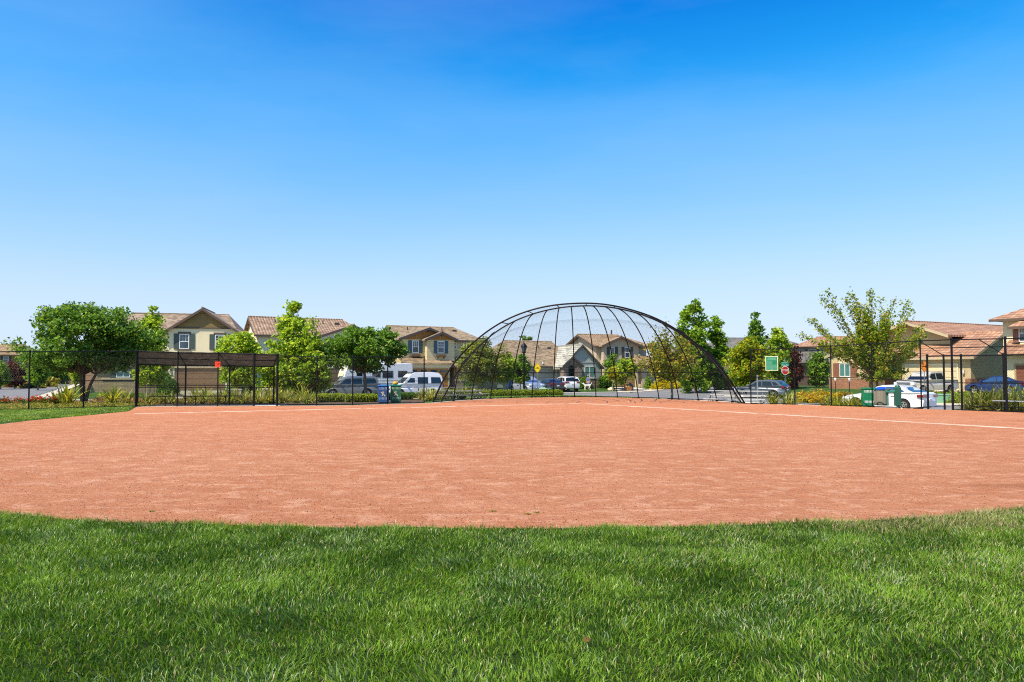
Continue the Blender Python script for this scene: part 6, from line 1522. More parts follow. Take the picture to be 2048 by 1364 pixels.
h.window(h.x(1322, -1.4), h.x(1338, -1.4), h.z(1330, 757, -1.4), h.z(1330, 745.5, -1.4), -1.4, None, vert=2, horiz=0, pane=M_PANEL)
# --- orange tiled house at the right, front turned to the left
h = House('low tan house with a big ribbed orange tile roof and brown shutters', 1660, 79.5, R(-62.4), g=.22)
xw = h.x(1737); ze = h.z(1665, 709); xp, zr = h.x(1812), h.z(1812, 642.5)
xR = h.x(1905); h.wall(0, xw, 0, 9, ze - .1, S_TAN2); h.wall(xw + .01, xR, 2.2, 14, ze - .1, S_TAN2, name='recess_wall')
zr_ = zr
xe = h.x(1897, .6); h.pediment(0.0, xe, .9, ze - .15, ze - .15, zr_ - .25, S_TAN2, xp, zr_ - (zr_ - ze) * (xe - xp) / xp - .2, name='gable_wall')
xe = h.x(1897, .6); h.gable_y(0, xe, .6, 15.5, ze, zr_, T_ORANGE, .5, .8, xp, M_EAVEC, zeR=zr_ - (zr_ - ze) * (xe - xp) / xp)
h.window(h.x(1678.5), h.x(1700), h.z(1690, 753.5), h.z(1690, 727), 0, SH_BROWN, .75, vert=2, horiz=0, pane=M_PANEL, header=S_CREAM2)
MB().box(-.05, xw + .05, -.12, -.002, -.5, h.z(1690, 757, 0)).build('brick_skirt', ST_BRICK, h.r); MB().box(-.08, xw + .08, -.17, -.003, h.z(1690, 757, 0), h.z(1690, 754.6, 0)).build('brick_ledge', S_TAN2, h.r)
h.window(h.x(1776, 2.2), h.x(1790, 2.2), h.z(1780, 754, 2.2), h.z(1780, 731, 2.2), 2.2, None, vert=2, horiz=0, pane=M_PANEL)
MB().box(h.x(1768, 2.2), h.x(1795, 2.2), 2.08, 2.198, h.z(1780, 772, 2.2), h.z(1780, 757, 2.2)).build('brick_skirt', ST_BRICK, h.r)
h.downspout(xw - .12, 0, ze - .2)
# garage wing: gable end turned to the field
gy0 = -1.2; gx0, gx1 = h.x(1803, gy0), h.x(1940, gy0); gd = 8.4; gze, gzr = h.z(1940, 707.5, gy0), h.z(1985, 664, 3.0)
h.wall(gx0, gx1, gy0, gy0 + gd, gze - .1, S_TAN2, name='garage_wall'); yg_ = gy0 + gd / 2
MB().prism([(gx1 + .003, gy0, gze - .15), (gx1 + .003, gy0 + gd, gze - .15), (gx1 + .003, yg_, gzr - .25)], (-.2, 0, 0)).build('gable_wall', SD_TAN, h.r)
h.gable_x(gx0 - 3.2, gx1, gy0, gy0 + gd, gze, gzr, T_ORANGE, .55, .5, (0, 0), M_EAVEC, yr=yg_)
h.garage(h.x(1812, gy0), h.x(1913, gy0), 0, h.z(1860, 730.5, gy0), gy0, D_CREAM, S_CREAM2, 0, 4, 8); h.lamp(h.x(1927, gy0), h.z(1927, 744, gy0), gy0)
MB().box(gx1 - .45, gx1 + .06, gy0 - .08, gy0 - .002, -.5, h.z(1930, 757, gy0)).build('brick_skirt', ST_BRICK, h.r); MB().box(gx1 + .004, gx1 + .08, gy0 - .08, gy0 + gd, -.5, h.z(1930, 757, gy0)).build('brick_skirt', ST_BRICK, h.r)
# --- two-storey house cut off by the right edge
h = House('tall beige two-storey house with rust wooden garage door, cut off by the right edge', 2008, 60.5, R(-62.4), g=.3)
x1 = h.x(2230); ze = h.z(2005, 630); h.wall(0, x1, 0, 9, ze - .1, S_CREAM); h.gable_x(0, x1, 0, 9, ze, ze + 1.9, T_ORANGE, .6, .8, (4, 4), M_EAVE)
bx_ = h.x(2040, -.9); h.wall(bx_, x1 - .5, -.9, -.01, ze - .75, S_CREAM, name='bay_wall'); h.gable_x(bx_, x1 - .5, -.9, 2.5, ze - .68, ze + .3, T_ORANGE, .55, .6, (1.5, 1.5), M_EAVE)
zl = h.z(2000, 707, -1.8); mb = MB(); h.slab(mb, [(.95, -2.4, zl), (x1, -2.4, zl), (x1, -.005, zl + 1.1), (.5, -.005, zl + 1.1)], .17); mb.build('porch_roof', T_ORANGE, h.r)
h.wall(1.1, x1, -1.6, -.92, zl - .05, S_CREAM, name='garage_wall'); h.garage(h.x(2032, -1.6), h.x(2100, -1.6), 0, h.z(2040, 731, -1.6), -1.6, D_RUST, S_OCHRE, 0, 4, 6)
h.window(h.x(2052), h.x(2066), ze - 2.2, ze - .9, -.9, SH_BROWN, .4)
# --- houses further off
def far_house(label, px, Y, a, W, D, ze, rise, wallm, roofm, gable=None, porch=None, g=None):
    h = House(label, px, Y, a, g=g); h.wall(0, W, 0, D, ze - .1, wallm); h.gable_x(0, W, 0, D, ze, ze + rise, roofm, .5, .5, (D * .3, D * .3), M_EAVE, vents=1)
    if gable:
        x0, x1, zg, rg = gable; h.wall(x0, x1, -2, -.01, zg - .1, wallm, name='front_wall'); h.pediment(x0, x1, -2.003, zg - .15, zg - .15, zg + rg - .2, wallm); h.gable_y(x0, x1, -2, 4, zg, zg + rg, roofm, .45, .45, None, M_EAVE)
        h.window(x0 + .8, x0 + 2.0, .9, 2.2, -2, None, pane=M_PANEL); h.garage(x0 + 2.6, x1 - .5, 0, 2.1, -2, D_BROWN, wallm)
    for k in range(3):
        xx = W * (.18 + .3 * k); h.window(xx, xx + 1.1, ze - 1.9, ze - .6, 0, SH_DARK, .35)
    if porch:
        x0, x1, zp, m = porch; mb = MB(); h.slab(mb, [(x0, -4.2, zp), (x1, -4.2, zp), (x1, -.005, zp + 1.5), (x0, -.005, zp + 1.5)], .17); mb.build('porch_roof', m, h.r)
        for xx in (x0 + .4, x1 - .6): MB().hexa([(xx - .35, -4.1, -.3), (xx + .45, -4.1, -.3), (xx + .45, -3.4, -.3), (xx - .35, -3.4, -.3), (xx - .2, -4.0, zp - .18), (xx + .3, -4.0, zp - .18), (xx + .3, -3.5, zp - .18), (xx - .2, -3.5, zp - .18)]).build('porch_post', S_WHITE, h.r)
    return h
far_house('brown far-off house with red-tiled front gable behind the purple-leaved tree at the left edge', 22, 152, R(18), 12, 10, 3.2, 1.6, S_BROWN, T_ORANGE, (1.0, 8.0, 3.0, 1.9))
far_house('far-off two-storey brown house with a pale roof at the left edge of the picture', -42, 158, R(14), 9.0, 9, 5.6, 2.0, S_BROWN, T_TAN)
far_house('far-off house with orange upper roof and grey porch on tapered white posts', 1592, 108, R(-28), 9, 9, 5.4, 1.3, S_GREY, T_ORANGE, None, (-1.0, 6.5, 3.1, T_DGREY))
far_house('grey roofed house far behind the yellow-leaved trees', 1440, 116, R(8), 15, 10, 5.4, 1.7, S_BROWN, T_DGREY)
far_house('brown roofed house far down behind the tan and grey houses', 1375, 128, R(10), 10, 10, 5.0, 1.8, S_TAN, T_BROWN)

# ---------------------------------------------------------------- timber fences
M_FENCE = siding('fence_boards', '#7d5f4a', .15, True); M_FENCED = siding('fence_boards_dark', '#5a463a', .15, True)
def board_fence(label, px0, Y0, px1, Y1, h_, m):
    a, b = at(px0, 740, Y0), at(px1, 740, Y1); d = Vector((b.x - a.x, b.y - a.y, 0)); z = tz(a.x, a.y); r = empty('timber_fence', (a.x, a.y, z), math.atan2(d.y, d.x), label, 'fence'); L = d.length; z2 = tz(b.x, b.y) - z
    MB().prism([(0, 0, -.1), (L, 0, z2 - .1), (L, 0, z2 + h_), (0, 0, h_)], (0, .03, 0)).build('boards', m, r)
    n = max(2, int(L / 2.4) + 1)
    for k in range(n): q = k / (n - 1); MB().box(L * q - .06, L * q + .06, -.1, -.002, z2 * q - .2, z2 * q + h_ + .1).build('post', m, r)
    MB().prism([(0, -.035, h_ * .78), (L, -.035, z2 + h_ * .78), (L, -.035, z2 + h_ * .86), (0, -.035, h_ * .86)], (0, .03, 0)).build('rail', m, r)
board_fence('reddish timber fence between the broad dark tree and the stone wall at the left', 168, 80, 202, 77.5, 1.75, M_FENCE)
board_fence('brown timber gate fence right of the yellow bush', 1345, 103, 1372, 103, 2.0, M_FENCE)
board_fence('dark timber fence along the garden behind the bare young tree', 1372, 104, 1432, 102, 1.9, M_FENCED)
board_fence('long dark timber fence behind the slate hatchback', 1432, 101, 1560, 93, 2.0, M_FENCED)
board_fence('dark timber fence right of the stop sign before the grey porch', 1585, 99, 1652, 92, 1.5, M_FENCED)
# driveways
def drive_quad(pxs, name='driveway'):
    pts = [at(px, 740, Y) for px, Y in pxs]; A = [Vector((pts[0].x, pts[0].y, 0)), Vector((pts[3].x, pts[3].y, 0))]; B = [Vector((pts[1].x, pts[1].y, 0)), Vector((pts[2].x, pts[2].y, 0))]
    strip(name, A, B, M_WALK, .045, 14)
drive_quad([(352, 63.5), (462, 66.5), (452, 71.8), (351, 71.8)]); drive_quad([(1062, 84), (1150, 89.5), (1112, 96.2), (1060, 96.2)])
drive_quad([(1235, 89.5), (1330, 92.5), (1276, 98.5), (1228, 98.5)]); drive_quad([(1795, 60.5), (1915, 53), (1913, 67), (1812, 69.5)])
drive_quad([(818, 77), (905, 79.5), (896, 82), (818, 81.2)])
# ---------------------------------------------------------------- trees and plants
def bark(name, col):
    if name in MATS: return MATS[name]
    t = NT(name); c = lin(col); n = t.noise(t.scaled(t.obj(), (6, 6, 1.5)), 2.0, 6, .7)
    t.bsdf(t.mix(n, tuple(v * .5 for v in c[:3]) + (1,), tuple(v * 1.3 for v in c[:3]) + (1,)), .9, t.bump(n, 1, .04)); MATS[name] = t.m; return t.m
B_GREY = bark('bark_grey', '#8a7c6c'); B_BROWN = bark('bark_brown', '#7a5f47'); B_PALE = bark('bark_pale', '#b9aa94')

LEAF_K = np.array([3.0, 2.4, 1.5])
def leaves(rs, C, size, cols, wts, up_bias=.35, aspect=.62, jitter=.18):
    n = len(C)
    nr = rs.normal(0, 1, (n, 3)); nr[:, 2] = np.abs(nr[:, 2]) * (1 + up_bias) + up_bias * .5; nr /= np.linalg.norm(nr, axis=1)[:, None]
    tg = rs.normal(0, 1, (n, 3)); tg[:, 2] -= .5; tg -= nr * (tg * nr).sum(1)[:, None]; tg /= np.linalg.norm(tg, axis=1)[:, None] + 1e-9
    bt = np.cross(nr, tg); L = size * (.6 + .8 * rs.rand(n, 1)) / 2; W = L * aspect
    fold = nr * L * .22
    v = np.stack([C - tg * L, C + bt * W - tg * L * .1 + fold, C + tg * L, C - bt * W - tg * L * .1 + fold], 1).reshape(-1, 3)
    cols = np.array(cols); k = rs.choice(len(cols), n, p=np.array(wts) / sum(wts)); T = cols[k] * (1 + jitter * rs.normal(0, 1, (n, 1))); T = np.clip(T * LEAF_K, .004, .9)
    b = np.arange(n) * 4; return v, np.stack([b, b + 1, b + 2, b + 3], 1), np.repeat(T, 4, 0)

def bez(a, b, c, n=6): return [a * (1 - t) ** 2 + b * 2 * t * (1 - t) + c * t * t for t in [k / n for k in range(n + 1)]]

def tree(label, px, Y, box, name='tree', base_px=None, prof=None, nc=90, per=90, leaf=.2, cols=None, wts=None, rc=.55, trunk_r=.12, stems=1, barkm=None, seed=1, mode='clump', fork=.25, spread=1.0, group=None, cat='tree', up_bias=.35, shell=.5, staked=False, tips=()):
    """box = (px_left, px_right, py_top, py_crown_bottom) of the crown in the photograph, at distance Y"""
    rs = np.random.RandomState(seed); rr = random.Random(seed)
    q = at(px, 740, Y); g = tz(q.x, q.y); r = empty(name, (q.x, q.y, g), rr.uniform(0, .1), label, cat, group); r.rotation_euler = (0, 0, 0)
    c0 = at((box[0] + box[1]) / 2, 740, Y); zt, zb = at(px, box[2], Y).z - g, at(px, box[3], Y).z - g; RX = (at(box[1], 740, Y).x - at(box[0], 740, Y).x) / 2; cx = c0.x - q.x
    prof = prof or [(0, .35), (.2, .85), (.5, 1), (.8, .7), (1, .15)]
    pt, pr = np.array([p[0] for p in prof]), np.array([p[1] for p in prof]); rad = lambda t_: np.interp(t_, pt, pr) * RX
    # crown shape: clump centres inside the profile, more of them near the outside
    tt = np.linspace(0, 1, 60); wgt = rad(tt) ** 1.5 + .05; wgt /= wgt.sum()
    t_ = np.clip(rs.choice(tt, nc, p=wgt) + rs.normal(0, .015, nc), 0, 1); an = rs.rand(nc) * 2 * np.pi; rad_n = (1 - rs.rand(nc) * (1 - shell) ** 1.0) * np.where(rs.rand(nc) < .25, rs.rand(nc), 1)
    lump = 1 + .16 * np.sin(an * 3 + seed + t_ * 5) + .10 * np.sin(an * 5 + 2 * seed)
    R_ = rad(t_) * rad_n * lump * .93
    C = np.stack([cx * (.3 + .7 * np.minimum(1, t_ * 2)) + R_ * np.cos(an), R_ * np.sin(an) * .95, zb + (zt - zb) * t_], 1)
    if tips:
        TP = [at(a, b, Y + rr.uniform(-1, 1)) - Vector((q.x, q.y, g)) for a, b in tips]; C = np.concatenate([np.array([tuple(v) for v in TP]), C]); nc = len(C); C[:, 1] = np.where(np.arange(nc) < len(TP), C[:, 1] - 0, C[:, 1])
    fz = zb * (.75 if zb > 1 else .5) + (zt - zb) * fork * .3
    mb = MB(); tops = []
    for s in range(stems):
        a = 2 * math.pi * s / max(1, stems) + rr.uniform(0, 1); k = .0 if stems == 1 else .10
        b0 = Vector((k * math.cos(a), k * math.sin(a), -.15)); m = Vector((rr.uniform(-.08, .08), rr.uniform(-.08, .08), fz * .55)) + Vector((math.cos(a), math.sin(a), 0)) * (0 if stems == 1 else .25 * spread)
        e = Vector((cx * .4, 0, fz)) + Vector((math.cos(a), math.sin(a), 0)) * (0 if stems == 1 else .75 * spread)
        p = bez(b0, m, e, 6); rs0 = trunk_r / (1 if stems == 1 else 1.35); mb.tube(p, [rs0 * (1.35 if i == 0 else 1) * (1 - .35 * i / 6) for i in range(7)], 8); tops.append((e, rs0 * .65))
        if mode == 'leader':
            e2 = Vector((cx, 0, zb + (zt - zb) * .93)); p = bez(e, (e + e2) / 2 + Vector((rr.uniform(-.15, .15), 0, 0)), e2, 6); mb.tube(p, [rs0 * .66 * (1 - .85 * i / 6) + .012 for i in range(7)], 6)
    tr = mb.build('trunk', barkm or B_GREY, r, smooth=True)
    # limbs reach out to the clumps
    mb = MB(); V = []; F = []; T = []; n0 = 0
    nb = min(nc, 46 if mode != 'branchy' else nc); idx = rs.permutation(nc)[:nb]; strings = []
    for i in idx:
        c = Vector(C[i])
        if mode == 'leader':
            h0 = max(fz * .8, c.z - (abs(c.x - cx) + abs(c.y)) * rr.uniform(.5, .9)); st = Vector((cx * min(1, h0 / max(.1, zt)), 0, min(h0, zt * .95))); r0 = .03
        else:
            e, r0 = tops[rr.randrange(len(tops))]; st = e; r0 *= .5
        md = (st + c) / 2 + Vector((rr.uniform(-.2, .2), rr.uniform(-.2, .2), rr.uniform(-.05, .35) * (c - st).length * .5))
        p = bez(st, md, c, 6); mb.tube(p, [max(.008, r0 * (1 - .82 * k / 6)) for k in range(7)], 5, False); strings.append(p)
    mb.build('limbs', barkm or B_GREY, r, smooth=True)
    if mode == 'branchy':
        P = []
        for p in strings:
            L = sum((b - a).length for a, b in zip(p, p[1:])); n = int(per * (.5 + rr.random()) * (1.6 if L > 3.0 else 1))
            for _ in range(n):
                u = rr.random() ** (.5 if L > 3.0 else .65) * .80 + .22; u = min(u, 1.02); k = min(5, int(u * 6)); f = u * 6 - k; a = p[k].lerp(p[k + 1], f)
                P.append((a.x + rr.gauss(0, rc * .4), a.y + rr.gauss(0, rc * .4), a.z + rr.gauss(0, rc * .33)))
        P = np.array(P)
    else:
        n = nc * per; ci = np.repeat(np.arange(nc), per); crad = rc * (.6 + .8 * rs.rand(nc))[ci]
        d = rs.normal(0, 1, (n, 3)); d /= np.linalg.norm(d, axis=1)[:, None]; rad_ = rs.rand(n) ** .5
        P = C[ci] + d * (crad * rad_)[:, None] * np.array([1, 1, .78])
    cols = cols or [(.035, .085, .018), (.055, .125, .025), (.085, .165, .035)]
    v, f, tn = leaves(rs, P, leaf, cols, wts or [1] * len(cols), up_bias)
    np_mesh('crown', v, [f], FOL, tn, r)
    if staked:
        mb = MB(); 
        for s in (-.35, .35): mb.tube([(s, 0, -.1), (s, .05, 1.9)], .035, 6)
        mb.build('stake', B_PALE, r)
    return r
DARKG = [(.018, .055, .014), (.035, .095, .02), (.06, .135, .03), (.10, .18, .05)]; MIDG = [(.03, .08, .015), (.06, .14, .022), (.10, .19, .035)]
LIGHTG = [(.045, .105, .015), (.095, .185, .025), (.16, .25, .04), (.21, .28, .06)]; YELG = [(.05, .10, .012), (.11, .175, .02), (.17, .21, .025), (.20, .17, .025)]
OLIV = [(.04, .075, .012), (.09, .125, .02), (.16, .17, .03), (.20, .13, .035)]; PURP = [(.02, .010, .016), (.045, .020, .030), (.08, .035, .045)]
UMB = [(0, .45), (.12, .85), (.35, 1), (.62, .93), (.85, .62), (1, .2)]; CONE = [(0, .55), (.12, .95), (.3, 1), (.55, .72), (.8, .36), (1, .06)]; ROUND = [(0, .4), (.15, .85), (.45, 1), (.75, .82), (.92, .45), (1, .15)]

tree('broad dark green umbrella-shaped tree with a forked trunk beside the left fence', 169, 50, (54, 306, 614, 738), prof=[(0, .5), (.1, .85), (.3, 1), (.55, .97), (.8, .78), (.95, .5), (1, .35)], nc=270, per=115, leaf=.2, cols=DARKG, wts=[1.4, 3, 2.8, 1.8], rc=.58, tips=[(28, 690), (40, 700), (52, 716), (62, 730), (60, 708)], trunk_r=.17, stems=3, barkm=B_BROWN, seed=111, spread=.75, fork=.2)
tree('slim light green tree with one pointed leader, in front of the olive-gabled house', 300, 60, (262, 342, 611, 765), prof=CONE, nc=95, per=70, leaf=.26, cols=LIGHTG, wts=[1, 2, 1.5, .6], rc=.5, trunk_r=.08, seed=12, mode='leader', barkm=B_PALE, staked=True)
tree('low round yellow-green tree behind the right half of the shaded dugout', 478, 58, (428, 528, 664, 770), prof=ROUND, nc=110, per=75, leaf=.24, cols=LIGHTG, wts=[1.2, 2.5, 2, 1], rc=.5, trunk_r=.09, seed=13, barkm=B_BROWN)
tree('tall light green tree with a high pointed top, right of the shaded dugout', 577, 56, (508, 664, 605, 790), prof=[(0, .5), (.12, .92), (.3, 1), (.5, .80), (.68, .48), (.85, .26), (1, .06)], nc=210, per=80, leaf=.26, cols=LIGHTG, wts=[1.4, 2.6, 2, .8], rc=.55, trunk_r=.13, seed=14, mode='leader', barkm=B_BROWN)
tree('short second light green tree leaning against the tall pointed one', 622, 55, (585, 662, 641, 770), prof=CONE, nc=80, per=70, leaf=.24, cols=LIGHTG, wts=[1.6, 2.4, 1.6, .5], rc=.45, trunk_r=.07, seed=15, mode='leader', barkm=B_BROWN)
tree('round dark green tree on a curved trunk in front of the camper trailer', 732, 57, (638, 812, 655, 738), prof=UMB, nc=170, per=85, leaf=.25, cols=DARKG, wts=[1.2, 2.6, 2.6, 1.4], rc=.5, trunk_r=.15, seed=16, stems=1, barkm=B_GREY, fork=.3)
tree('small mid-green tree with a thin straight trunk behind the left side of the backstop', 966, 63, (908, 1018, 678, 765), prof=ROUND, nc=110, per=70, leaf=.22, cols=[(.04, .075, .02), (.08, .12, .03), (.13, .17, .05)], rc=.5, trunk_r=.07, seed=17, barkm=B_GREY)
tree('bright green young tree on a pale thick trunk, left of the street lamp', 1007, 65, (1000, 1033, 709, 762), prof=ROUND, nc=45, per=70, leaf=.22, cols=LIGHTG, wts=[1, 2, 1.5, .4], rc=.42, trunk_r=.14, seed=18, barkm=B_PALE)
tree('small dull green tree right behind the street lamp', 1040, 70, (1022, 1062, 712, 764), prof=ROUND, nc=50, per=70, leaf=.22, cols=MIDG, rc=.42, trunk_r=.06, seed=19, barkm=B_BROWN)
tree('left one of two dark pointed cypresses above the roof of the grey house', 1049, 118, (1043, 1055.5, 666, 745), name='cypress_tree', prof=CONE, nc=40, per=60, leaf=.45, cols=DARKG, rc=.55, trunk_r=.1, seed=20, mode='leader')
tree('right, lower one of two dark pointed cypresses above the roof of the grey house', 1060, 118, (1055, 1066, 673, 745), name='cypress_tree', prof=CONE, nc=34, per=60, leaf=.45, cols=DARKG, rc=.5, trunk_r=.1, seed=21, mode='leader')
tree('narrow feathery green tree in front of the left upper window of the tan house', 1222, 95, (1208, 1238, 709, 770), name='young_tree', prof=ROUND, nc=34, per=60, leaf=.3, cols=MIDG, rc=.5, trunk_r=.06, seed=22, barkm=B_BROWN)
tree('leafy yellow-green young tree in front of the tan garage door', 1246, 93, (1229, 1272, 716, 762), name='young_tree', prof=ROUND, nc=44, per=60, leaf=.3, cols=LIGHTG, rc=.55, trunk_r=.06, seed=23, barkm=B_BROWN, stems=2, spread=.5)
tree('small golden yellow tree on a white trunk right of the dog', 1225, 92, (1215, 1235, 738, 760), name='young_tree', prof=UMB, nc=26, per=45, leaf=.28, cols=YELG, wts=[.5, 2, 2, 1], rc=.4, trunk_r=.05, seed=24, barkm=B_PALE)
tree('sparse olive and rust-tinted tree with a grey trunk behind the right half of the backstop', 1343, 60, (1268, 1412, 644, 758), prof=[(0, .7), (.2, 1), (.45, .95), (.7, .72), (.9, .45), (1, .2)], nc=78, per=72, leaf=.2, cols=OLIV, wts=[1.3, 2.2, 1.6, .6], rc=.5, trunk_r=.11, seed=25, mode='branchy', barkm=B_GREY, shell=.4)
tree('tall dark green tree with two rounded tops right of the backstop peak', 1392, 84, (1350, 1430, 603, 780), prof=[(0, .9), (.2, 1.05), (.45, 1), (.65, .85), (.85, .62), (1, .2)], nc=120, per=80, leaf=.36, cols=MIDG + LIGHTG[1:3], wts=[1, 1.8, 1.8, 1.4, .8], rc=.62, trunk_r=.2, seed=26, mode='leader', barkm=B_BROWN)
tree('lower dark green tree against the right flank of the tall two-topped tree', 1432, 86, (1404, 1464, 627, 780), prof=CONE, nc=95, per=75, leaf=.34, cols=MIDG + LIGHTG[1:2], wts=[1.2, 2, 1.6, 1], rc=.58, trunk_r=.15, seed=27, mode='leader', barkm=B_BROWN)
tree('yellow-tinged bushy tree left of the green notice board', 1497, 76, (1452, 1540, 676, 772), prof=ROUND, nc=130, per=70, leaf=.3, cols=YELG, wts=[2, 2.4, 1.4, .5], rc=.6, trunk_r=.1, seed=28, barkm=B_BROWN)
tree('mid-green pointed tree rising behind the yellow-tinged tree', 1511, 86, (1483, 1540, 631, 770), prof=CONE, nc=110, per=70, leaf=.34, cols=DARKG, wts=[1, 2.4, 2.4, 1], rc=.62, trunk_r=.12, seed=29, mode='leader', barkm=B_BROWN)
tree('yellow-green tree directly behind the green notice board', 1550, 80, (1525, 1582, 660, 775), prof=ROUND, nc=100, per=70, leaf=.3, cols=LIGHTG, wts=[1.6, 2.2, 1.6, .8], rc=.58, trunk_r=.1, seed=30, barkm=B_BROWN)
tree('dark purple-leaved tree behind the stop sign', 1584, 84, (1568, 1602, 686, 778), name='plum_tree', prof=ROUND, nc=70, per=70, leaf=.3, cols=PURP, rc=.55, trunk_r=.09, seed=31, barkm=B_BROWN)
tree('sparse young tree with long bare-tipped branches over the white saloon', 1757, 49.5, (1655, 1838, 612, 758), prof=[(0, .55), (.12, .75), (.35, 1.0), (.62, .92), (.85, .70), (1, .45)], nc=66, per=140, leaf=.165, cols=[(.04, .09, .015), (.08, .14, .02), (.14, .18, .03), (.20, .15, .03)], wts=[1.4, 2.4, 1.6, .35], rc=.36, trunk_r=.11, seed=32, tips=[(1603, 671), (1622, 640), (1640, 660), (1644, 597), (1662, 610), (1656, 585), (1690, 600), (1702, 588), (1742, 584), (1762, 598), (1790, 601), (1815, 606), (1822, 622), (1846, 652), (1850, 672), (1640, 688), (1655, 700), (1720, 610), (1780, 620), (1835, 690)], mode='branchy', barkm=B_BROWN, shell=.35)
tree('small green tree in front of the grey porch, left of the brick wainscot', 1637, 84, (1616, 1660, 706, 770), prof=ROUND, nc=60, per=60, leaf=.3, cols=MIDG, rc=.55, trunk_r=.08, seed=33, barkm=B_BROWN)
tree('dark purple-leaved tree at the left edge before the far brown house', 30, 110, (10, 52, 726, 766), name='plum_tree', prof=ROUND, nc=80, per=60, leaf=.4, cols=PURP, rc=.8, trunk_r=.12, seed=34)
tree('grey-green bushy tree cut off by the left edge', 2, 105, (-22, 16, 728, 768), prof=ROUND, nc=60, per=60, leaf=.4, cols=MIDG, rc=.7, trunk_r=.12, seed=35)
tree('green street tree behind the leftmost fence post', 76, 100, (60, 96, 714, 765), prof=ROUND, nc=80, per=60, leaf=.36, cols=MIDG, rc=.75, trunk_r=.12, seed=36)
tree('dark green tree far behind the broad dark tree, above the parked far cars', 112, 150, (92, 138, 728, 758), prof=ROUND, nc=70, per=60, leaf=.55, cols=DARKG, rc=1.1, trunk_r=.15, seed=37)
tree('golden yellow tree seen between the stems of the broad dark tree', 152, 120, (143, 163, 728, 756), prof=ROUND, nc=40, per=60, leaf=.45, cols=YELG, wts=[1, 2, 2, 1], rc=.7, trunk_r=.1, seed=38)
tree('thin-stemmed small tree under the crown of the broad dark tree', 151.5, 70, (142, 162, 738, 764), name='young_tree', prof=ROUND, nc=22, per=50, leaf=.25, cols=LIGHTG, rc=.35, trunk_r=.09, seed=39, barkm=B_BROWN)
tree('green tree between the stone wall and the far street at the left', 190, 96, (172, 206, 716, 762), prof=ROUND, nc=60, per=60, leaf=.4, cols=LIGHTG, wts=[2, 2, 1, .3], rc=.7, trunk_r=.12, seed=40)
for i, (px, Y, bx, c) in enumerate(((1405, 98, (1385, 1428, 742, 776), 'pale green-flowered bush before the dark timber fence'), (1458, 97, (1436, 1486, 738, 775), 'dark hedge-like bush left of the slate hatchback'), (1545, 90, (1512, 1580, 730, 776), 'dark bush behind the roof of the slate hatchback'))):
    tree(c, px, Y, bx, name='bush', prof=ROUND, nc=70, per=60, leaf=.32, cols=DARKG if i else LIGHTG, rc=.55, trunk_r=.05, seed=50 + i, cat='bush')

def shrub(label, px, Y, rx, ry, h, cols, wts=None, leaf=.12, n=1400, seed=1, name='shrub', group=None, cat='shrub', flowers=None, lumps=14, zoff=0.0):
    rs = np.random.RandomState(seed); q = at(px, 740, Y); g = tz(q.x, q.y) + zoff
    C = rs.normal(0, 1, (lumps, 3)); C[:, 2] = np.abs(C[:, 2]); C /= np.linalg.norm(C, axis=1)[:, None]; C *= np.array([rx, ry, h]) * .72
    ci = rs.randint(0, lumps, n); d = rs.normal(0, 1, (n, 3)); d /= np.linalg.norm(d, axis=1)[:, None]
    P = C[ci] + d * (rs.rand(n, 1) ** .4) * np.array([rx, ry, h]) * .42; P[:, 2] = np.abs(P[:, 2])
    v, f, tn = leaves(rs, P, leaf, cols, wts or [1] * len(cols))
    o = np_mesh(name, v, [f], FOL, tn, None, loc=(q.x, q.y, g)); tag(o, label, cat, group)
    if flowers:
        fc, fn, fs = flowers; top = P[P[:, 2] > np.quantile(P[:, 2], .5)]; k = rs.randint(0, len(top), fn); v, f, tn = leaves(rs, top[k] + rs.normal(0, .04, (fn, 3)) + np.array([0, -.05, .05]), fs, fc, [1] * len(fc), aspect=.9); np_mesh('flowers', v, [f], FOL, tn, o)
    return o
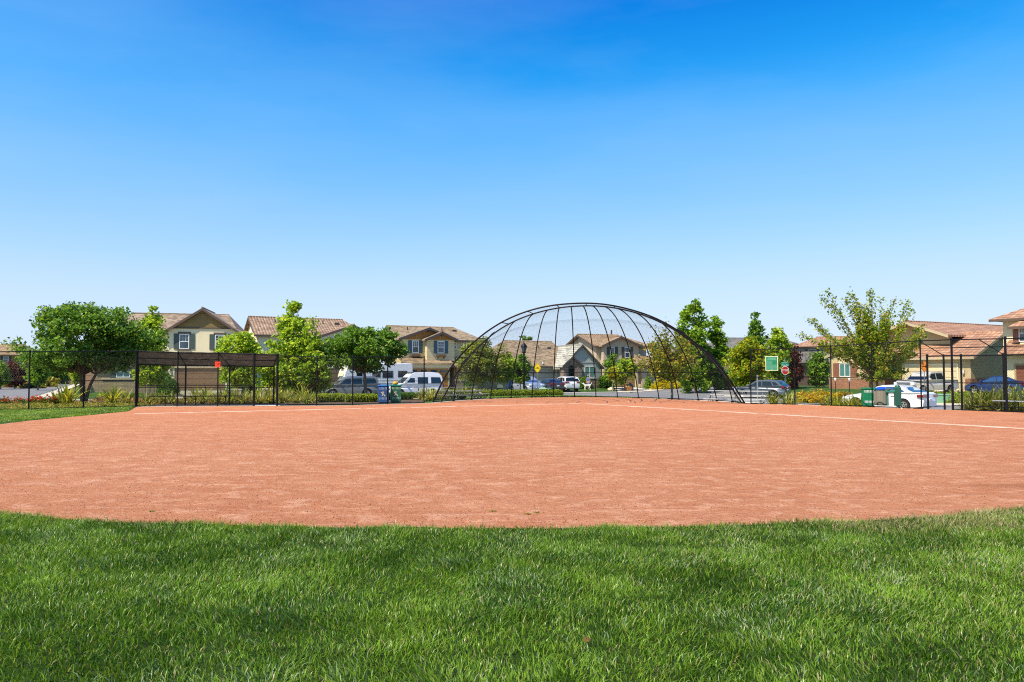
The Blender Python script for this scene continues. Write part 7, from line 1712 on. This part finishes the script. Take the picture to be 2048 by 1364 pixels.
def hedge(label, pts, w_, h, cols, n, seed, leaf=.09, wts=None):
    """clipped hedge following ground points"""
    rs = np.random.RandomState(seed); A = resample([Vector(p) for p in pts], 40); V = []
    u = rs.rand(n) * 38.99; i = u.astype(int); f = (u - i)[:, None]; AA = np.array([tuple(p) for p in A]); c = AA[i] * (1 - f) + AA[i + 1] * f; d = AA[i + 1] - AA[i]; d /= np.linalg.norm(d, axis=1)[:, None]; s = np.stack([-d[:, 1], d[:, 0], 0 * d[:, 0]], 1)
    ph = rs.rand(n) * np.pi; k = .80 + .22 * rs.rand(n); lump = 1 + .07 * np.sin(u * 1.7 + seed) + .05 * np.sin(u * 4.1) + rs.normal(0, .03, n)
    ex = lambda a: np.sign(a) * np.abs(a) ** .55
    P = c + s * (ex(np.cos(ph)) * w_ / 2 * k * lump)[:, None]; P[:, 2] = np.abs(np.sin(ph)) ** .5 * h * k * lump; gz = np.array([tz(x, y) for x, y in P[:, :2]]); P[:, 2] += gz
    o = P.mean(0); v, fc, tn = leaves(rs, P - o, leaf, cols, wts or [1] * len(cols)); ob = np_mesh('hedge', v, [fc], FOL, tn, None, loc=tuple(o)); tag(ob, label, 'hedge')
    mb = MB(); rows = []
    for j, p in enumerate(A):
        dd = (A[min(j + 1, 39)] - A[max(j - 1, 0)]).normalized(); ss = Vector((-dd.y, dd.x, 0)); g = tz(p.x, p.y); rows.append([tuple(p + ss * (w_ / 2 * a) + Vector((0, 0, g + h * b - p.z)) - Vector(o)) for a, b in ((.72, 0), (.72, .72), (.45, .80), (-.45, .80), (-.72, .72), (-.72, 0))])
    for a, b in zip(rows, rows[1:]):
        for k_ in range(5): mb.poly([a[k_], a[k_ + 1], b[k_ + 1], b[k_]])
    mb.poly(rows[0]); mb.poly(rows[-1]); mb.build('inner_twigs', paint('hedge_twigs', '#2c3018', .9, .3, 6), ob); return ob
GP = lambda px, Y: Vector((at(px, 740, Y).x, Y, 0))
HG = [(.04, .085, .012), (.08, .14, .018), (.14, .19, .03)]
hedge('long clipped low hedge behind the backstop ending left of the street', [GP(880, 54.5), GP(960, 57.5), GP(1050, 60.5), GP(1117, 62.5)], 1.5, .62, HG, 26000, 1, .085)
hedge('low clipped hedge in front of the grey sport utility', [GP(632, 45.5), GP(690, 46.3)], 1.3, .46, HG, 11000, 2, .085, [1, 2, 1.5])
hedge('low clipped hedge left of the blue bin', [GP(688, 45.6), GP(752, 46.3)], 1.2, .44, HG, 11000, 3, .085, [1, 2, 1.8])
hedge('dark clipped hedge behind the green bin and the white van', [GP(760, 50.5), GP(800, 51.5), GP(860, 52.5)], 1.1, .45, DARKG[:3], 12000, 4, .085)
hedge('dark long hedge in front of the grey sport utility wheels', [GP(650, 51), GP(760, 54)], 1.0, .22, DARKG[:3], 9000, 5, .085)
shrub('round dark green clipped bush by the brown garage door', 338, 70.5, .95, .9, 1.75, DARKG[:3], None, .14, 3500, 61, 'bush', cat='bush', lumps=30)
shrub('round bright green bush at the corner of the grey house, behind the white crossover', 1164, 95, 1.15, .9, 1.5, MIDG, None, .2, 2200, 62, 'bush', cat='bush')
shrub('dark bush at the right corner of the grey house', 1206, 96.5, .9, .8, 1.45, DARKG[:2], None, .2, 1500, 63, 'bush', cat='bush')
shrub('brilliant yellow rounded bush in front of the tan house wing', 1329, 94, 1.7, 1.0, 1.35, [(.19, .20, .006), (.25, .26, .01), (.15, .18, .012)], None, .18, 3200, 64, 'bush', cat='bush', lumps=24)
shrub('small yellow-green bush right of the brilliant yellow one', 1350, 94, 1.1, .8, 1.0, [(.20, .24, .02), (.30, .30, .03)], None, .18, 1400, 65, 'bush', cat='bush')
shrub('small green bush beside the porch column of the tan house', 1296, 96, .6, .6, 1.5, MIDG, None, .2, 900, 66, 'bush', cat='bush')
shrub('round green bush under the left end of the garage, by the stucco pillar', 470, 68, .9, .8, 1.6, DARKG[:3], None, .16, 1800, 67, 'bush', cat='bush'); shrub('yellow-green bush at the front bumper of the grey sport utility', 634, 58, .9, .8, 1.3, LIGHTG, None, .16, 1500, 68, 'bush', cat='bush')
shrub('dark bush at the wall of the ochre wing', 938, 81, .5, .5, 1.6, DARKG[:2], None, .2, 700, 69, 'bush', cat='bush')
REDF = [(.22, .010, .008), (.25, .018, .012), (.17, .008, .01)]
for i, px in enumerate((-40, -12, 14, 40, 76, 98)):
    lab = 'low dark shrub spotted with red flowers in the row behind the left fence' if i != 4 else 'low shrub with the densest bright red flowers, right of the first fence post'
    shrub(lab, px, 42.5 - abs(i - 3) * .15, .62, .5, .5, DARKG[:3], None, .08, 900, 70 + i, 'flower_shrub', group='red-flowered shrubs behind the left fence', flowers=(REDF, 170 if i == 4 else 70, .10))
for i, (px, Y) in enumerate(((255, 52), (325, 50), (388, 49), (330, 47), (385, 47.5))):
    shrub('low dusty shrub with a few red flowers in the bed behind the shaded dugout', px, Y, .8, .55, .45, [(.06, .09, .03), (.11, .12, .04), (.10, .05, .04)], None, .09, 900, 80 + i, 'flower_shrub', group='dusty shrubs behind the dugout', flowers=(REDF, 40, .11))
for i, (px, Y, c) in enumerate(((212, 54, 'tall feathery green grass tuft in the bed before the stone wall'), (238, 55, 'second green grass tuft in the bed before the stone wall'))):
    shrub(c, px, Y, .9, .6, .8, [(.10, .17, .03), (.16, .22, .05)], None, .14, 1300, 90 + i, 'shrub')
for i, (px, Y, h_, c, lab) in enumerate(((262, 52, .75, [(.30, .27, .06), (.42, .36, .10)], 'golden dry grass tuft before the stone wall'), (300, 50.5, .6, [(.30, .27, .06), (.40, .34, .10)], 'golden grass tuft behind the left end of the shaded dugout'), (228, 48, .4, [(.16, .07, .10), (.24, .12, .14), (.12, .10, .05)], 'low purple-tinted mat shrub beside the flat pale boulder'), (268, 47, .4, [(.15, .07, .08), (.22, .13, .13), (.13, .11, .05)], 'low purple-brown mat shrub behind the dugout corner post'), (205, 46, .5, [(.05, .04, .04), (.10, .08, .06), (.16, .11, .09)], 'dark bronze-leaved low shrub under the broad dark tree'))):
    shrub(lab, px, Y, 1.0, .6, h_, c, None, .13, 1300, 150 + i, 'shrub')
YF = [(.25, .21, .012), (.25, .14, .018), (.21, .23, .02)]
for i, (px, Y, rx, h) in enumerate(((1606, 58, .8, .9), (1630, 58.5, .9, 1.0), (1652, 57.5, .7, .85), (1678, 52, .75, .95), (1692, 52.5, .6, .9), (1612, 56.5, .8, .6), (1640, 56, .8, .55))):
    lab = ['leafy shrub with yellow and orange blooms in the bed beyond the street'][0]
    shrub(lab, px, Y, rx, .6, h, [(.10, .15, .02), (.18, .20, .03), (.20, .13, .03)], None, .12, 1300, 100 + i, 'flower_shrub', group='yellow-flowered shrubs beyond the street', flowers=(YF, 160, .13))
for i, (px, Y) in enumerate(((1866, 56.5), (1900, 55.5), (1925, 55), (1945, 54.5))):
    shrub('lime green leafy shrub behind the wide pale green utility cabinet', px, Y, 1.0, .7, .95, [(.07, .12, .012), (.13, .18, .022)], None, .14, 1200, 110 + i, 'shrub', group='lime green shrubs by the utility cabinet')
for i, (px, Y, rx, h) in enumerate(((60, 128, 3, 1.6), (82, 122, 2.5, 1.3), (96, 132, 2.6, 1.6), (40, 118, 2.6, 1.2), (68, 112, 1.8, .9))):
    shrub('low mixed garden shrub along the far side of the side street at the left', px, Y, rx, 1.2, h, [(.07, .12, .02), (.13, .16, .03), (.12, .07, .07), (.2, .2, .05)], None, .35, 1300, 120 + i, 'shrub', group='garden shrubs along the side street')
# carpet of low ground cover along the left fence and among the strap plants
def ground_cover(name, label, poly, N, seed, cols, wts, leaf, h):
    q = scatter_poly(poly, N, seed); rs = np.random.RandomState(seed); z = np.array([tz(x, y) for x, y in q]) + h * (.3 + .7 * vnoise(q[:, 0], q[:, 1], .5, seed)) * rs.rand(len(q))
    v, f, tn = leaves(rs, np.stack([q[:, 0], q[:, 1], z], 1), leaf, cols, wts, .8); o = np_mesh(name, v, [f], FOL, tn); tag(o, label, 'ground cover', kind='stuff')
ground_cover('ground_cover', 'pale yellow-green ground cover behind the left fence', [(-36, 34.5), (FLPTS[1].x, FLPTS[1].y + .15), (DUG_L.x, DUG_L.y + .2), (DUG_L.x + .2, 41), (-25, 40), (-38, 38)], 26000, 131, [(.07, .10, .022), (.12, .135, .04), (.17, .165, .07), (.04, .07, .012)], [2, 2, 1, 1], .11, .22)
ground_cover('ground_cover', 'brown and green ground cover before the olive-gabled house', [(-26, 43), (-14, 44), (-10, 52), (-22, 56), (-34, 52)], 26000, 132, [(.10, .10, .03), (.16, .15, .05), (.12, .06, .04), (.05, .08, .02)], [2, 1.4, 1, 1.4], .14, .3)
ground_cover('ground_cover', 'rust-tinted ground cover along the kerb at the left', [(-38, 44), (-30, 44), (-27, 52), (-36, 57), (-42, 50)], 12000, 133, [(.22, .10, .04), (.15, .13, .04), (.08, .09, .03)], [1, 1.2, 1.2], .16, .3)
def lawn_strip(label, poly, N, seed):
    q = scatter_poly(poly, N, seed); T = grass_tints(q[:, 0], q[:, 1], seed, .05) * 1.15; z = np.array([tz(x, y) for x, y in q]); o = blades('lawn_strip', q[:, 0], q[:, 1], .16, .035, T, seed); v = np.empty(len(o.data.vertices) * 3, np.float32); o.data.vertices.foreach_get('co', v); v = v.reshape(-1, 3); v[:, 2] += np.repeat(z, 5); o.data.vertices.foreach_set('co', v.ravel()); tag(o, label, 'grass', kind='stuff')
rg = [(p.x, p.y) for p in RING[4:16]]
lawn_strip('strip of green lawn between the backstop and the street', rg + [(14.2, 52.5), (10.5, 63), (6.5, 66.5), (-2, 62), (-4, 56.5)], 70000, 141)
lawn_strip('strip of green lawn between the right fence and the street', [(FRPTS[3].x + 1, FRPTS[3].y + 1.2), (FRPTS[6].x + 1, FRPTS[6].y + 1.6), (24, 37.5), (20.0, 45)], 26000, 142)

# ---------------------------------------------------------------- strap-leaved plants
def flax_mesh(seed, n=64, L=.95, w=.05, droop=1.0, cols=None):
    rs = np.random.RandomState(seed); K = 6; V = []; F = []; T = []
    cols = np.array(cols)
    for b in range(n):
        a = rs.rand() * 2 * np.pi; el = R(88 - 58 * rs.rand() ** 1.1); l = L * (.55 + .6 * rs.rand()); W = w * (.7 + .6 * rs.rand()); dr = droop * (.5 + rs.rand()) * (1.4 - el / R(88))
        p = np.array([rs.normal(0, .07), rs.normal(0, .07), 0.0]); i0 = len(V); c = cols[rs.randint(len(cols))] * (1 + rs.normal(0, .12)); sd = np.array([-math.sin(a), math.cos(a), 0]); e = el
        for k in range(K + 1):
            t_ = k / K; ww = W * (.5 + .5 * min(1, t_ * 4)) * (1 - max(0, (t_ - .45) / .55) ** 1.6) / 2 + .002
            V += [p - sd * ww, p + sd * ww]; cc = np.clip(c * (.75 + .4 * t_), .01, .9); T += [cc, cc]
            p = p + np.array([math.cos(a) * math.cos(e), math.sin(a) * math.cos(e), math.sin(e)]) * l / K; e -= dr * .9 / K * (1 + t_)
        for k in range(K): F.append((i0 + 2 * k, i0 + 2 * k + 1, i0 + 2 * k + 3, i0 + 2 * k + 2))
    V = np.array(V); V[:, 2] = np.maximum(V[:, 2], .01)
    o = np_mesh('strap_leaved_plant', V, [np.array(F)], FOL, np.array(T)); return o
FY = [(.44, .42, .04), (.56, .50, .07), (.30, .34, .035), (.18, .22, .03)]; FG = [(.24, .30, .035), (.40, .42, .07), (.56, .54, .20), (.15, .20, .03), (.30, .22, .06)]
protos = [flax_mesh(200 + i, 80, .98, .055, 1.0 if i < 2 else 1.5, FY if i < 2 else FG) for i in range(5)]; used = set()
def flax(px, Y, s, k, label, group=None, zs=1.0):
    o = protos[k] if k not in used else protos[k].copy()
    if k in used: COL.objects.link(o)
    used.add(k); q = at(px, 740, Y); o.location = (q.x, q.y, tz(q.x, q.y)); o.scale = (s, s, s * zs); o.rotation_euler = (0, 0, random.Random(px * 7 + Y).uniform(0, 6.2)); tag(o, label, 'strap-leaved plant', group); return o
flax(136, 42.5, 1.45, 0, 'big yellow-green strap-leaved plant right of the red flowers, before the second fence post'); flax(114, 42.8, 1.0, 1, 'smaller yellow strap-leaved plant left of the big one by the red flowers'); flax(226, 43, 1.3, 1, 'spiky golden strap-leaved plant just left of the shaded dugout'); flax(252, 44.5, 1.0, 3, 'green strap-leaved plant touching the left end of the dugout')
GR = 'striped strap-leaved plants behind the dugout and fence'; LB = 'striped yellow and green strap-leaved plant in the row behind the dugout and left fence'
rf = random.Random(12)
for px in list(range(296, 636, 15)): flax(px + rf.uniform(-5, 5), 43.6 + rf.uniform(-.8, 1.6), rf.uniform(.75, 1.1), rf.choice((2, 3, 4, 4)), LB, GR, .9)
for px in list(range(392, 620, 24)): flax(px + rf.uniform(-6, 6), 46.2 + rf.uniform(-.5, 1.0), rf.uniform(.95, 1.25), rf.choice((2, 3, 4)), LB, GR)
GB = 'pale strap-leaved plants at the left bleacher'
for px, Y, s in ((846, 48.5, .8), (858, 47.8, .85), (868, 50.5, .9), (884, 52.5, .8), (900, 55, .8), (918, 56, .95), (930, 56.5, 1.05), (944, 57, 1.0), (958, 57, .85), (855, 51, .95)): flax(px, Y, s * 1.05, rf.choice((0, 1, 2)), 'pale yellow-green strap-leaved plant growing round the left bleacher', GB)
GRR = 'strap-leaved plants behind the right fence'
for px, Y, s in ((1545, 46, 1.05), (1574, 45.3, 1.15), (1580, 46.8, 1.2), (1650, 43.6, .9), (1662, 43.8, 1.05), (1676, 43, 1.0), (1690, 43, .9), (1706, 41.8, 1.0), (1720, 41.4, .95)): flax(px, Y, s, rf.choice((0, 1, 2, 3)), 'yellow striped strap-leaved plant in the row behind the tall right fence', GRR)
GRD = 'strap-leaved plants behind the right dugout'
for px, Y, s in ((1932, 38.6, .7), (1946, 38.2, 1.0), (1962, 38.0, 1.1), (1978, 37.8, 1.2), (1994, 37.4, 1.15), (2010, 37.2, 1.25), (2026, 37, 1.2), (2042, 36.8, 1.25), (2060, 36.4, 1.2), (2080, 36, 1.2), (1955, 39.5, 1.1), (1985, 39.3, 1.2), (2015, 38.8, 1.2), (2048, 38.2, 1.2)): flax(px, Y, s * 1.4, rf.choice((2, 3, 3, 4)), 'dense green strap-leaved plant behind the open dugout frame at the right edge', GRD)
# dry straw-coloured lawn before the ochre wing
strip('dry_lawn', [GP(965, 64.5), GP(1045, 68.0)], [GP(968, 74.5), GP(1045, 80)], M_DRYLAWN, .02, 20)
# tiny weeds in the dirt
def weeds():
    rs = np.random.RandomState(77)
    for px, py in ((1056, 1029), (1075, 1026), (985, 1024), (303, 1024)):
        q = G(px, py, 0.004); P = rs.normal(0, 1, (40, 3)) * np.array([.022, .014, .008]); P[:, 2] = np.abs(P[:, 2]) + .004; v, f, tn = leaves(rs, P, .018, [(.06, .10, .02), (.10, .13, .03)], [1, 1]); o = np_mesh('weed', v, [f], FOL, tn, None, loc=tuple(q)); tag(o, 'tiny green weed sprouting in the dirt near the grass edge', 'weed', 'weeds in the infield dirt')
weeds()
q = G(1175, 1281, .05); rs = np.random.RandomState(5); v, f, tn = leaves(rs, np.array([[0, 0, 0], [.01, .012, .008], [-.012, .006, .004]]), .05, [(.10, .055, .04)], [1], aspect=.5); tag(np_mesh('dead_leaf', v, [f], FOL, tn, None, loc=tuple(q)), 'small curled brown dead leaf lying in the foreground grass', 'leaf')
